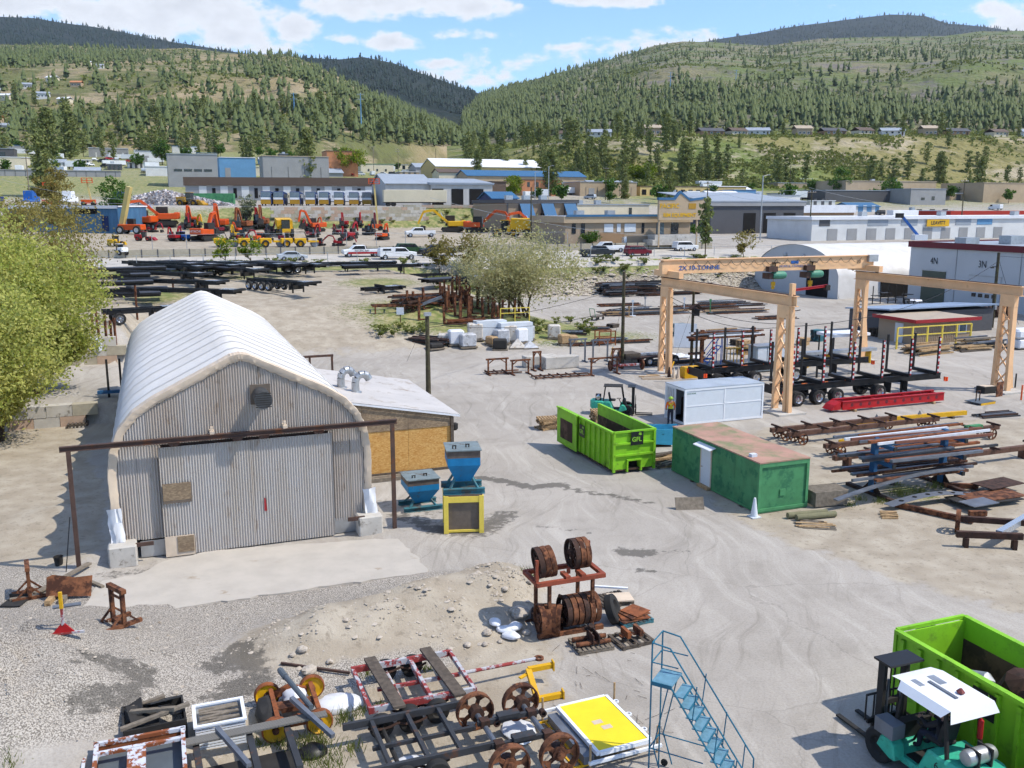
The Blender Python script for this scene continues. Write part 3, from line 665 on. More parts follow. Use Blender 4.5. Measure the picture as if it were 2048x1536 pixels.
corr_mat('corrugated',(206,192,178),(216,208,200),(158,134,110),.68);corr_mat('corrugated_door',(212,202,190),(220,214,208),(178,154,130),.68);corr_mat('corrugated_blue',(72,126,170),(96,150,190),(120,130,136));corr_mat('corrugated_grey',(196,194,190),(206,204,200),(186,180,172),.7)
def osb_mat(name,a,b,c3):
 m,t = newmat(name);p = t.pos();v = t.N.new('ShaderNodeTexVoronoi');v.inputs['Scale'].default_value = 9;v.inputs['Randomness'].default_value = 1
 t.L.new(t.map(p,rot=(.3,.4,.7),scale=(1,1.7,2.4)),v.inputs['Vector']);sepc = t.N.new('ShaderNodeSeparateColor');t.L.new(v.outputs['Color'],sepc.inputs[0])
 c = t.mix(sepc.outputs[0],C(*a,.62),C(*b,.62));c = t.mix(t.ramp(t.noise(p,.7,4,.7),.5,.75,0,.6),c,C(*c3,.6));t.L.new(c,t.b.inputs['Base Color']);t.b.inputs['Roughness'].default_value = .85
osb_mat('osb',(214,152,72),(244,196,118),(178,130,74));osb_mat('osb_dark',(140,118,94),(182,158,126),(120,100,82))
WCACHE = {}
def wheel(parent,loc,r=.5,w=.28,axis='X',rim='chrome',rr=.56,name='wheel',tyre='rubber',dual=False):
 k = (r,w,axis,rim,rr,tyre)
 if k not in WCACHE:
  h = w/2
  ty = MB().lathe([(r*rr,-h*.9),(r*.9,-h),(r,-h*.72),(r,h*.72),(r*.9,h),(r*rr,h*.9)],20,axis=axis,closed=True).mesh(name,MATS[tyre],True)
  ri = MB().lathe([(0,h*.25),(r*.16,h*.42),(r*.2,h*.1),(r*rr*.8,-h*.1),(r*rr*1.01,h*.92),(r*rr*1.01,-h*.92),(r*rr*.8,-h*.3),(r*.2,-h*.25),(0,-h*.45)],14,axis=axis).mesh('rim',MATS[rim],True)
  WCACHE[k] = (ty,ri)
 ty,ri = WCACHE[k];o = bpy.data.objects.new(name,ty);COL.objects.link(o);o.parent = parent;o.location = loc
 q = bpy.data.objects.new('rim',ri);COL.objects.link(q);q.parent = o;return o
def box_part(name,mat,parent,c,d,rz=0.,bevel=0.): return MB().box(c,d,rz).build(name,mat,parent,bevel=bevel)
# ================================================================ the fabric storage hall
HP = [(5.0,.05),(5.12,2.0),(5.15,3.5),(5.02,4.5),(4.7,5.3),(4.15,5.95),(3.4,6.45),(2.2,7.05),(1.0,7.65),(.35,7.98),(0,8.05)]
HPF = [(-x,z) for x,z in HP]+[(x,z) for x,z in HP[-2::-1]]
def hall_top(x):
 a = [(z,xx) for xx,z in HP];xs = [q[1] for q in a][::-1];zs = [q[0] for q in a][::-1]
 xs2 = [];zs2 = []
 for xx,zz in zip(xs,zs):
  if not xs2 or xx > xs2[-1]: xs2.append(xx);zs2.append(zz)
 return float(np.interp(abs(x),xs2,zs2))
def corr_sheet(x0,x1,zb,ztop,y,pitch=.105,amp=.028):
 mb = MB();n = max(2,int(round((x1-x0)/pitch*2)));vs_ = []
 for i in range(n+1):
  x = x0+(x1-x0)*i/n;yy = y+(amp if i % 2 else -amp);zt = ztop(x) if callable(ztop) else ztop
  vs_ += [(x,yy,zb),(x,yy,max(zt,zb+.01))]
 return mb.add(vs_,[(2*i,2*i+2,2*i+3,2*i+1) for i in range(n)])
def make_hall():
 t = thing('storage_hall','large white fabric storage hall with corrugated metal front wall','building',G(38,2.95),GA)
 L = 30.0;nb = 15;k = 6;V = [];prof = []
 for (x0,z0),(x1,z1) in zip(HPF[:-1],HPF[1:]):
  for q in (0,.5): prof.append((x0+(x1-x0)*q,z0+(z1-z0)*q))
 prof.append(HPF[-1]);m = len(prof)
 for j in range(nb*k+1):
  y = L*j/(nb*k);s = math.sin(math.pi*((j % k)/k))
  for (x,z) in prof:
   d = .30*s*min(1,max(0,(z-1)/2));r = math.hypot(x,z-3.5)+1e-6
   zz = z if z > .5 else (.85 if y < .9 else .05)
   V.append((x*(1-d/r),y,zz-(zz-3.5)/r*d if zz > 3.5 else zz))
 F = [(j*m+i,j*m+i+1,(j+1)*m+i+1,(j+1)*m+i) for j in range(nb*k) for i in range(m-1)]
 MB().add(V,F).build('fabric_cover',MATS['fabric_white'],t,True)
 M('rib_shade_grey',C(226,224,222,.68),.6,var=.05)  # slightly darker than the cover: paints in the soft shading along the ribs
 for b_ in range(1,nb):
  y = L*b_/nb;V = []
  for (x,z) in prof:
   z = max(z,.1);r = math.hypot(x,z-3.5)+1e-6;nx,nz = (x/r,(z-3.5)/r) if z > 3.5 else ((1 if x > 0 else -1),0)
   V += [(x-nx*.01,y-.07,z-nz*.01),(x+nx*.02,y,z+nz*.02),(x-nx*.01,y+.07,z-nz*.01)]
  MB().add(V,[(i*3+a,i*3+a+1,i*3+a+4,i*3+a+3) for i in range(m-1) for a in range(2)]).build('rib_shade_strip',MATS['rib_shade_grey'],t,True)
 # beige hem folded round the front edge,puckered
 V = [];n = 0;ring = []
 for i,(x,z) in enumerate(prof):
  if z < .8: z = .85
  ring.append((x,z))
 fine = []
 for (x0,z0),(x1,z1) in zip(ring[:-1],ring[1:]):
  for q in range(4): fine.append((x0+(x1-x0)*q/4,z0+(z1-z0)*q/4))
 fine.append(ring[-1]);V = []
 for i,(x,z) in enumerate(fine):
  r = math.hypot(x,z-3.5)+1e-6;nx,nz = x/r,(z-3.5)/r if z > 3.5 else 0
  if z <= 3.5: nx,nz = (1 if x > 0 else -1),0
  p = .02*math.sin(i*2.2)+random.uniform(-.012,.012)
  V += [(x+nx*.035,.55+p,z+nz*.035),(x+nx*(.06+p),.05,z+nz*(.06+p)),(x+nx*.03,-.13-p,z+nz*.03),(x-nx*.17,-.12+p,z-nz*.17),(x-nx*(.27+p),-.05,z-nz*(.27+p))]
 MB().add(V,[(i*5+a,i*5+a+1,i*5+a+6,i*5+a+5) for i in range(len(fine)-1) for a in range(4)]).build('fabric_hem',MATS['trim_beige'],t,True)
 # front wall in sheets
 def top(x): return hall_top(x)-.08
 for (a,b) in ((-5.0,-3.6),(-3.6,-2.2),(-2.2,-.8),(-.8,.7),(.7,2.2),(2.2,3.6),(3.6,5.0)):
  corr_sheet(a,b,4.62,top,0.0).build('wall_sheet',MATS['corrugated'],t)
 for (a,b,z0) in ((-5.0,-4.1,.8),(-4.1,-3.2,.78),(3.4,4.3,.62),(4.3,5.0,.62)):
  corr_sheet(a,b,z0,lambda x: min(4.62,top(x)),.005).build('wall_sheet',MATS['corrugated'],t)
 MB().bx(-5.05,5.05,.06,.12,4.3,4.7).build('wall_girt',MATS['steel_brown'],t)
 MB().prism([(x*.985,z-.1 if z > 1 else .05) for x,z in HPF],29.75,29.85).build('rear_wall',MATS['corrugated'],t)
 for (a,b) in ((-4.2,-3.2),(3.45,4.75)): MB().bx(a,b,.0,.05,.05,.72).build('skirt_plate',MATS['galv'],t)
 d = None
 for i,(a,b,yy) in enumerate(((-3.28,.22,-.24),(.22,3.5,-.22))):
  d = corr_sheet(a,b,.06,4.55,yy).build('sliding_door',MATS['corrugated_door'],t)
  MB().bx(a,a+.05,yy+.02,yy+.08,.06,4.55).bx(b-.05,b,yy+.02,yy+.08,.06,4.55).build('door_edge',MATS['steel_brown'],d)
  if i == 0:
   box_part('plywood_patch',MATS['osb_dark'],d,(-2.70,yy-.06,2.72),(1.06,.03,.70));box_part('plywood_patch',MATS['panel_brown'],d,(-2.7,yy-.055,2.31),(1.04,.05,.10))
   box_part('plywood_patch',MATS['trim_beige'],d,(-2.72,yy-.05,.46),(1.12,.03,.84));box_part('plywood_patch',MATS['osb_dark'],d,(-2.5,yy-.08,.52),(.62,.03,.66))
  else:
   MB().add([(.62,yy-.04,1.5),(.74,yy-.04,1.5),(.70,yy-.04,2.02),(.64,yy-.04,2.08)],[(0,1,2,3)]).build('red_paint_mark',MATS['red_trim'],d)
 r = MB().ibeam((-6.75,-.42,4.86),(6.25,-.42,4.86),.16,.20,.03,.03).build('door_rail',MATS['steel_brown'],t)
 for x in (-6.45,6.05): MB().box((x,-.42,2.35),(.16,.16,4.8)).build('rail_post',MATS['steel_brown'],t)
 for x in (-1.25,1.6): MB().box((x,-.2,5.02),(.16,.5,.12)).box((x,-.3,5.14),(.1,.12,.2)).build('rail_bracket',MATS['trim_beige'],r)
 for x in (-2.7,-.3,.75,2.95): MB().lathe([(.11,-.06),(.13,0),(.11,.06)],10,(x-.08,-.36,4.72),'Y').lathe([(.11,-.06),(.13,0),(.11,.06)],10,(x+.1,-.36,4.72),'Y').box((x,-.33,4.66),(.3,.05,.14)).build('door_trolley',MATS['steel_brown'],r)
 M('fan_grey',C(96,98,100,.6),.5,.4,var=.2)
 f = MB().lathe([(.34,-.1),(.34,-.35),(.30,-.45),(.31,-1.15),(.35,-1.2),(.35,-1.24)],18,(.72,0,6.35),'Y').build('exhaust_fan',MATS['fan_grey'],t,True)
 MB().box((.72,-.06,6.38),(.8,.12,.8)).build('fan_plate',MATS['panel_brown'],f)
 mb = MB()
 for i in range(7): mb.box((.72,-1.23,6.08+i*.09),(.6,.03,.035))
 mb.build('fan_louvre',MATS['black_dull'],f)
 for (x,y) in ((-4.85,-.35),(4.95,-.3)): MB().box((x,y,.42),(1.05,.85,.9)).build('footing_block',MATS['concrete'],t,bevel=.06)
 box_part('angle_iron',MATS['steel_brown'],t,(-4.05,-.5,.78),(.7,.1,.14));box_part('angle_iron',MATS['steel_brown'],t,(4.35,-.62,.82),(.72,.1,.16))
 for (x,s) in ((-5.0,1),(5.05,.8)):
  V = [];
  for i in range(7):
   for j in range(6):
    V.append((x-.25+.09*i+random.uniform(-.04,.04)-.05*j*s*.3,-.30+random.uniform(-.07,.07)+.03*abs(i-3),.86+j*.28*s+random.uniform(-.03,.03)))
  MB().add(V,[(i*6+j,i*6+j+1,i*6+j+7,i*6+j+6) for i in range(6) for j in range(5)]).build('plastic_wrap',MATS['wrap_white'],t,True)
 MB().tube((-6.6,-.5,2.2),(-6.9,-.55,.05),.02,5).build('hanging_cable',MATS['cable'],t)
make_hall()
# ================================================================ OSB lean-to beside the hall
def make_shed():
 t = thing('lean_to_shed','plywood lean-to shed with pale ribbed roof beside the white hall','shed',G(46,8.2),GA)
 W,D = 6.1,10.2;hl,hr = 4.15,3.0
 def ht(x): return hl+(hr-hl)*x/W
 xs = [0,1.22,3.66,W]
 for a,b in zip(xs[:-1],xs[1:]):
  for z0,z1,mt in ((.12,2.35,'osb'),(2.36,None,'osb_dark')):  # upper row of sheets is a darker OSB
   za,zb = (ht(a)-.1,ht(b)-.1) if z1 is None else (z1,z1)
   MB().prism([(a+.006,z0),(b-.006,z0),(b-.006,zb),(a+.006,za)],-.02-(0.03 if z1 is None else 0),.02).build('plywood_sheet',MATS[mt],t)
 MB().bx(W-.08,W+.03,.05,D,.1,2.9).bx(0,.1,.05,D,.1,4.0).build('side_wall',MATS['osb_dark'],t);MB().bx(.1,W-.1,D-.1,D,.1,2.9).build('rear_wall',MATS['osb_dark'],t)
 box_part('corner_post',MATS['wood_old'],t,(W-.05,-.09,1.45),(.16,.1,2.8));box_part('sill',MATS['wood_old'],t,(W/2,-.04,.06),(W,.14,.12))
 n = int(D*4);V = []
 for i in range(n*2+1):
  y = -.16+(D+.4)*i/(2*n);dz = .03 if i % 2 else 0
  V += [(-.5,y,ht(-.5)+.03+dz),(W+.35,y,ht(W+.35)+.03+dz)]
 rf = MB().add(V,[(2*i,2*i+1,2*i+3,2*i+2) for i in range(2*n)]).build('roof',M('roof_pale',C(216,210,204,.68),.5,.1,var=.07,scale=.7,col2=C(188,176,164,.62),thr=.6,sc2=.8),t)
 MB().beam((-.5,-.18,ht(-.5)-.04),(W+.35,-.18,ht(W+.35)-.04),.03,.1).beam((W+.36,-.18,ht(W)-.12),(W+.36,D+.2,ht(W)-.12),.03,.14).build('fascia',MATS['wrap_white'],rf)
 for (x,y,ang) in ((1.0,4.2,.5),(1.6,3.2,.35)):
  z = ht(x)+.03;mb = MB();mb.lathe([(.34,-.05),(.32,.04),(.22,.06),(.21,.55)],14,(x,y,z))
  pts = [Vector((x,y,z+.55))];
  for a in range(1,6):
   th = math.pi*.92*a/5;pts.append(Vector((x+.42*(1-math.cos(th))*math.cos(ang),y+.42*(1-math.cos(th))*math.sin(ang)*.5,z+.55+.42*math.sin(th))))
  for p,q in zip(pts[:-1],pts[1:]): mb.tube(p,q,.21,14,.21)
  mb.build('roof_vent',MATS['galv'],rf,True)
 MB().lathe([(.12,0),(.2,.1),(.2,.35),(.1,.4)],10,(W+.22,.35,2.0)).box((W+.12,.35,2.2),(.2,.12,.12)).build('wall_lamp',MATS['black_dull'],t)
 return t
make_shed()
for i,(dv,w) in enumerate(((0,.22),(.3,.2))):
 tag(MB().box((0,0,.1),(3.6-.4*i,w,.2)).build('timber',MATS['wood_grey']),('long' if i == 0 else 'shorter')+' grey timber lying at the foot of the plywood shed','timber','timbers beside the plywood shed').location = G(45.2-dv,9.9+.3*i)
 bpy.context.view_layer.objects
for o in list(COL.objects):
 if o.name.startswith('timber'): o.rotation_euler = (0,0,GA)
# ================================================================ hoppers
def hopper(label,loc,rz,s=1.,skid=.42):
 t = thing('hopper',label,'hopper',loc,rz);w = .78*s
 b = MB().prism([(-w,-w),(w,-w),(w,w),(-w,w)],skid+1.15,skid+1.55,'Z').build('bin_body',MATS['hopper_blue'],t)
 MB().prism([(-w,-w),(w,-w),(w,w),(-w,w)],skid+1.55,skid+1.93,'Z').build('bin_collar',MATS['hopper_brown'],t)
 V = [(x*w,y*w,skid+1.15) for x,y in ((-1,-1),(1,-1),(1,1),(-1,1))]+[(x*.36,y*.36,skid+.18) for x,y in ((-1,-1),(1,-1),(1,1),(-1,1))]
 MB().add(V,[(0,1,5,4),(1,2,6,5),(2,3,7,6),(3,0,4,7),(4,5,6,7)]).build('funnel',MATS['hopper_blue'],t)
 l = MB().bx(-w-.06,w+.06,-w-.06,w+.06,skid+1.93,skid+1.99).build('lid',MATS['lid_grey'],t)
 for x in (-.5,.15): MB().tube((x,-.3+x*.3,skid+1.99),(x,-.3+x*.3,skid+2.15),.03,6).tube((x+.14,-.3+x*.3,skid+1.99),(x+.14,-.3+x*.3,skid+2.15),.03,6).box((x+.07,-.3+x*.3,skid+2.15),(.2,.06,.05)).build('lifting_eye',MATS['black_dull'],l)
 for y in (-.62,.62): MB().bx(-1.0,1.0,y-.13,y+.13,0,.03).bx(-1.0,1.0,y-.13,y+.13,.27,.30).bx(-1.0,1.0,y-.015,y+.015,.03,.27).build('skid',MATS['teal_steel'],t)
 for x in (-.55,.55):
  for y in (-.5,.5): MB().beam((x*1.2,y*1.15,.28),(x*.6,y*.6,skid+.55),.1,.1).build('strut',MATS['teal_steel'],t)
 return t
srz = R(6);sp = G(36.9,11.9)
t = thing('hopper_stand','yellow framed steel stand with brown panels under the blue hopper','stand',sp,srz)
for x in (-.76,.76):
 for y in (-.72,.72): box_part('leg',MATS['yellow_paint'],t,(x,y,.84),(.2,.18,1.68))
for y in (-.72,.72): box_part('rail',MATS['yellow_paint'],t,(0,y,1.52),(1.32,.14,.26));box_part('rail',MATS['yellow_paint'],t,(0,y,.1),(1.32,.08,.1))
for x in (-.76,.76): box_part('rail',MATS['yellow_paint'],t,(x,0,1.52),(.14,1.26,.26));box_part('side_panel',MATS['panel_brown'],t,(x*.96,0,.74),(.04,1.3,1.3))
box_part('front_panel',MATS['panel_brown'],t,(0,-.68,.74),(1.32,.04,1.3));box_part('rear_panel',MATS['panel_brown'],t,(0,.68,.74),(1.32,.04,1.3));box_part('deck',MATS['hopper_brown'],t,(0,0,1.67),(1.6,1.5,.06))
hopper('blue steel hopper with brown band standing on the yellow stand',(sp.x,sp.y,1.71),srz+R(3)).scale = (.9,.9,.82);hp = G(40.3,10.9);hopper('low blue hopper on the ground behind the yellow stand',hp,srz+R(14),1.02,.30).scale = (.92,.92,.68)
# ================================================================ gantry crane
def make_crane():
 t = thing('gantry_crane','peach orange yard crane with lattice legs and overhead bridge','crane',G(51.2,39.4),GA)
 W,D,H = 20.2,15.6,8.0;mt = MATS['crane_orange']
 for x in (0,W):
  MB().ibeam((x,-1.1,H-.36),(x,D+.9,H-.36),.42,.72,.05,.03).build('runway_beam',mt,t)
  MB().box((x,(D)/2,H+.03),(.08,D+1.9,.06)).build('rail',MATS['steel_brown'],t)
  for y in (0,D):
   lg = thing('leg',None,None,(x,y,0));lg.parent = t
   for k in ('label','category'):
    if k in lg: del lg[k]
   for sx in (-1,1):
    MB().beam((0,sx*.62,.05),(0,sx*.50,H-1.55),.42,.26,(0,1,0)).build('column',mt,lg)
   MB().box((0,0,H-1.14),(.40,1.3,.84)).build('head',mt,lg);MB().box((0,0,.03),(.9,1.9,.06)).build('base_plate',mt,lg)
   n = 5;z0 = .5;dz = (H-2.3)/n
   for k in range(n):
    s = 1 if k % 2 else -1
    MB().beam((.06,-s*.5,z0+k*dz),(.06,s*.5,z0+(k+1)*dz),.08,.10).build('lacing',mt,lg);MB().beam((-.06,s*.5,z0+k*dz),(-.06,-s*.5,z0+(k+1)*dz),.08,.10).build('lacing',mt,lg)
   # raking stay on the outer side
   MB().beam((1.05 if x > 0 else 0,0 if x > 0 else -.95,.05),(.12 if x > 0 else 0,0 if x > 0 else -.7,H-1.0),.28,.24,(0,1,0)).build('stay',mt,lg)
   st = MB().box((0,0,.06),(2.2,2.8,.12)).build('footing',MATS['concrete'],lg)
 # bridge on the far part of the runways
 y = D-.2;zb = H+.34
 br = MB().prism([(-.75,zb+.02),(W+.7,zb+.02),(W+.7,zb+.9),(W+.45,zb+1.12),(-.5,zb+1.12),(-.75,zb+.9)],y-.28,y+.28).build('bridge_girder',mt,t)
 MB().bx(-.75,W+.7,y-.42,y+.42,zb+1.12,zb+1.17).build('bridge_flange',mt,br)
 for x in (0,W):
  MB().bx(x-.2,x+.2,y-2.0,y+2.0,H+.1,H+.62).build('end_truck',mt,t)
  for yy in (y-1.5,y+1.5): MB().lathe([(.2,-.06),(.2,.06)],12,(x,yy,H+.22),'X').build('truck_wheel',MATS['steel_brown'],t)
 for x in (10.3,14.2):
  h = MB().box((x,y-.05,zb-.42),(1.5,1.0,.5)).box((x-.5,y-.5,zb+.2),(.9,.5,.45)).build('hoist',MATS['steel_brown'],t)
  MB().lathe([(.30,-.7),(.34,-.5),(.34,.4),(.28,.6)],12,(x+.35,y-.4,zb-.35),'X').build('hoist_motor',M('motor_teal',C(92,170,140,.55),.5),h,True)
  MB().tube((x,y-.1,zb-.6),(x,y-.1,zb-1.0),.03,5).box((x,y-.1,zb-1.1),(.34,.2,.34)).lathe([(.05,-.05),(.16,-.05),(.16,.05),(.05,.05)],10,(x,y-.1,zb-1.42),'Y',True).build('hook_block',MATS['yellow_deep'],h)
  MB().box((x-.1,y-.52,zb+.72),(.5,.5,.08)).box((x-.1,y-.42,zb+.4),(.06,.06,.7)).build('festoon_bracket',MATS['black_dull'],h)
 fy = y-.40
 cb = MB();n = 16
 for k in range(n):
  xa = 1.2+(W-2)*k/n;xb = xa+(W-2)/n;pts = [Vector((xa+(xb-xa)*q/6,fy,zb+1.0-.42*(1-(2*q/6-1)**2))) for q in range(7)];cb.path(pts,.018,4)
 cb.build('festoon_cable',MATS['cable'],br)
 text('2X 10-TONNE',.50,MATS['letter_blue'],br,(2.75,y-.31,zb+.46),(math.pi/2,0,0),sx=1.25,bold=.008)
 text('MUNCK CRANES INC',.30,MATS['letter_blue'],br,(12.3,y-.31,zb+.38),(math.pi/2,0,0),sx=1.1);box_part('maker_badge',MATS['letter_blue'],br,(12.3,y-.3,zb+.72),(.8,.02,.26))
 text('20',.45,MATS['letter_dark'],br,(19.2,y-.31,zb+.6),(math.pi/2,0,0))
 MB().bx(W-.1,W+.9,y-.6,y-.3,zb+.6,zb+1.2).build('control_box',MATS['galv'],br)
 MB().ibeam((W*0+.15,-.55,H+.35),(3.0,-.35,H+.55),.12,.16).build('jib',MATS['red_paint'],t);MB().box((.0,-.6,H-.2),(.3,.3,2.0)).build('jib_mast',mt,t);MB().box((3.0,-.35,H+.42),(.34,.3,.36)).build('jib_lamp',MATS['black_dull'],t)
 MB().path([Vector((.25,-1.2+i*.4,H-.9-.12*math.sin(i))) for i in range(4)],.03,5).build('cable_bundle',MATS['cable'],t)
make_crane()
# ================================================================ roll-off bins
def gfl_sign(parent,loc,rot,s=1.):
 d = MB().box((0,0,0),(.72*s,.72*s,.02)).build('logo_plate',MATS['sign_black'],parent);d.location = loc;d.rotation_euler = rot
 text('GFL',.34*s,MATS['sign_lime'],d,(-.03*s,-.06*s,.014),(0,0,0),ext=.003,bold=.006)
 mb = MB()
 for a,l in ((60,.16),(95,.2),(130,.14),(30,.12)):
  c = Vector((.16*s,.16*s,.014));e = c+Vector((math.cos(R(a)),math.sin(R(a)),0))*l*s;sd = Vector((-math.sin(R(a)),math.cos(R(a)),0))*.035*s;m_ = c.lerp(e,.55);mb.add([c,m_+sd,e,m_-sd],[(0,1,2,3)])
 mb.build('logo_leaf',MATS['sign_lime'],d)
def rolloff(label,loc,rz,W=2.44,L=6.7,H=2.2,door=True):
 """open-top bin: x across, y along; hook end at y=0"""
 t = thing('roll_off_bin',label,'bin',loc,rz);w = W/2;z0 = .22;mt = MATS['lime']
 for s in (-1,1):
  sd = MB().bx(min(s*w,s*(w-.05)),max(s*w,s*(w-.05)),0,L,z0,H).build('side_wall',mt,t)
  MB().bx(min(s*(w-.055),s*(w-.06)),max(s*(w-.055),s*(w-.06)),.06,L-.06,z0+.05,H-.55).build('scuffed_liner',MATS['bin_inside'],sd)
  for k in range(11):
   y = .25+k*(L-.5)/10;MB().bx(min(s*w,s*(w+.09)),max(s*w,s*(w+.09)),y-.06,y+.06,z0+.05,H-.08).build('rib',mt,sd)
  MB().bx(min(s*(w-.06),s*(w+.10)),max(s*(w-.06),s*(w+.10)),-.04,L+.02,H,H+.1).build('top_rail',mt,sd)
  for k in range(5): MB().lathe([(.11,-.05),(.11,.05)],10,(s*(w-.25),.5+k*(L-1)/4,.11),'X').build('roller',MATS['rust_dark'],t)
 MB().bx(-w,w,0,L,z0-.06,z0+.02).build('floor',MATS['bin_inside'],t)
 e = MB().bx(-w+.05,w-.05,0,.05,z0+.45,H).bx(-w+.05,-.38,0,.05,z0,z0+.45).bx(.38,w-.05,0,.05,z0,z0+.45).build('end_wall',mt,t)
 for z in (.95,1.58,H+.02): MB().bx(-w,w,-.10,0,z,z+.10).build('stiffener',mt,e)
 for x in (-w+.03,w-.03): MB().bx(x-.07,x+.07,-.10,0,.12,H).build('corner_post',mt,e)
 MB().bx(-.42,.42,.3,.34,z0,z0+.5).build('hook_pocket',MATS['dark_void'],e);MB().bx(-.45,-.37,-.12,.3,.1,z0+.5).bx(.37,.45,-.12,.3,.1,z0+.5).bx(-.45,.45,-.12,.05,z0+.46,z0+.54).build('hook_frame',mt,e)
 gfl_sign(t,(.12,-.115,1.88),(math.pi/2,0,0));gfl_sign(t,(-w-.10,3.6,1.55),(math.pi/2,0,-math.pi/2),.95)
 if not door: gfl_sign(t,(w+.10,3.0,1.8),(math.pi/2,0,math.pi/2),.95)
 if door:
  d = MB().bx(-w-.22,-w-.15,L-2.6,L+.05,z0,H+.06).build('open_door',mt,t);MB().bx(-w-.24,-w-.22,L-2.1,L-.45,.6,1.75).build('scuffed_panel',MATS['bin_inside'],d)
  MB().bx(-w-.26,-w-.14,L-2.65,L+.08,H+.06,H+.14).build('top_rail',mt,d)
 else:
  d = MB().bx(-w+.05,w-.05,L-.05,L,z0,H).build('rear_door',mt,t);MB().bx(-w+.06,w-.06,L-.06,L-.052,z0+.05,H-.6).build('scuffed_liner',MATS['bin_inside'],d);MB().bx(-w,w,L-.06,L+.06,H,H+.1).build('top_rail',mt,d)
 return t
rolloff('lime green roll-off bin with open rear door in the middle of the yard',G(41.75,22.95),GA)
# ================================================================ green site container,modular office
def container():
 t = thing('site_container','long green site container with faded pink roof and white door','container',G(33.7,25.0),GA);W,L,H = 2.75,7.6,2.38
 xs = np.linspace(0,L,5)
 for a,b in zip(xs[:-1],xs[1:]): MB().bx(0,.05,a+.006,b-.006,.12,H-.02).build('side_panel',MATS['cont_green'],t)
 MB().bx(W-.05,W,0,L,.12,H-.02).build('far_side',MATS['cont_green'],t);MB().bx(.05,W-.05,L-.05,L,.12,H-.02).build('rear_end',MATS['cont_green'],t)
 e = MB().bx(.1,W-.1,.05,.1,.2,H-.2).build('front_end',MATS['cont_green'],t);MB().bx(1.2,1.5,.0,.05,.75,1.05).build('vent_plate',MATS['cont_frame'],e)
 for (a,b,c,d) in ((0,.12,.1,H),(W-.12,W,.1,H)): MB().bx(a-.01,b+.01,-.02,.1,c,d).build('corner_post',MATS['cont_frame'],t)
 MB().bx(.12,W-.12,-.02,.1,H-.2,H).build('end_frame',MATS['cont_frame'],t);MB().bx(.12,W-.12,-.02,.1,.1,.22).build('end_frame',MATS['cont_frame'],t);MB().bx(-.02,.0,0,L,.05,.14).bx(0,W,0,L,.03,.12).build('base_frame',MATS['cont_frame'],t)
 r = MB().bx(-.02,W+.02,-.04,L+.02,H,H+.06).build('roof',MATS['cont_roof'],t);MB().bx(.2,.5,.9,1.15,H+.06,H+.2).build('roof_box',MATS['white_panel'],r)
 d = MB().bx(-.03,0,3.9,4.75,.16,2.0).build('door',MATS['white_panel'],t);MB().bx(-.05,0,3.84,3.9,.14,2.06).bx(-.05,0,4.75,4.81,.14,2.06).build('door_frame',MATS['trim_beige'],d);MB().box((-.05,4.65,1.05),(.04,.1,.05)).build('handle',MATS['chrome'],d)
 MB().prism([(-.35,2.1),(0,2.2),(0,2.24),(-.35,2.14)],3.55,5.05).build('awning',MATS['white_frame'],t);box_part('door_step',MATS['wood'],t,(-.12,4.3,.08),(.2,.95,.14))
 for y in (1.2,5.5): MB().bx(-.1,W+.3,y-.12,y+.12,-.02,.04).build('skid',MATS['wood_old'],t)
container()
def modular():
 t = thing('modular_office','white panel modular office unit with an open doorway at its end','container',G(50.0,31.1),GA);W,D,H = 5.9,2.35,2.35
 for x in (0,W):
  for y in (0,D): MB().box((x,y,H/2),(.12,.12,H)).build('corner_post',MATS['white_frame'],t)
 for z in (.1,H-.06):
  for y in (0,D): MB().bx(.06,W-.06,y-.06,y+.06,z-.07,z+.07).build('frame_rail',MATS['white_frame'],t)
  for x in (0,W): MB().bx(x-.06,x+.06,.06,D-.06,z-.07,z+.07).build('frame_rail',MATS['white_frame'],t)
 for i in range(2):
  for z0,z1 in ((.18,1.2),(1.26,H-.14)): MB().bx(.07+i*2.92,2.9+i*2.92,-.03,.02,z0,z1).build('wall_panel',MATS['white_panel'],t)
 MB().bx(2.9,2.99,-.05,.02,.17,H-.13).build('mullion',MATS['white_frame'],t);MB().bx(.06,W-.06,-.05,.02,1.2,1.26).build('mullion',MATS['white_frame'],t)
 MB().bx(.06,W-.06,D-.02,D+.03,.17,H-.13).build('rear_wall',MATS['white_panel'],t);MB().bx(W-.02,W+.03,.06,D-.06,.17,H-.13).build('end_wall',MATS['white_panel'],t)
 MB().bx(-.03,.02,1.25,D-.06,.17,H-.13).build('end_wall',MATS['white_panel'],t);MB().bx(-.02,.04,1.15,1.25,.17,H-.13).build('door_frame',MATS['white_frame'],t)
 for k in range(4): MB().bx(-.05,-.02,1.35+k*.22,1.42+k*.22,1.2,H-.2).build('louvre',MATS['galv'],t)
 MB().bx(.02,W-.06,.06,D-.06,.12,.17).build('floor',MATS['black_dull'],t);MB().bx(.7,1.5,.3,1.6,.17,1.5).build('crate',MATS['rust_dark'],t)
 MB().bx(-.07,W+.07,-.07,D+.07,H+.01,H+.06).build('roof',M('mod_roof',C(196,206,216,.72),.35,.2,var=.12,scale=.7),t)
 text('EASY HOME',.12,M('letter_green',C(60,130,90,.7),.6),t,(.45,-.035,2.05),(math.pi/2,0,0))
modular()
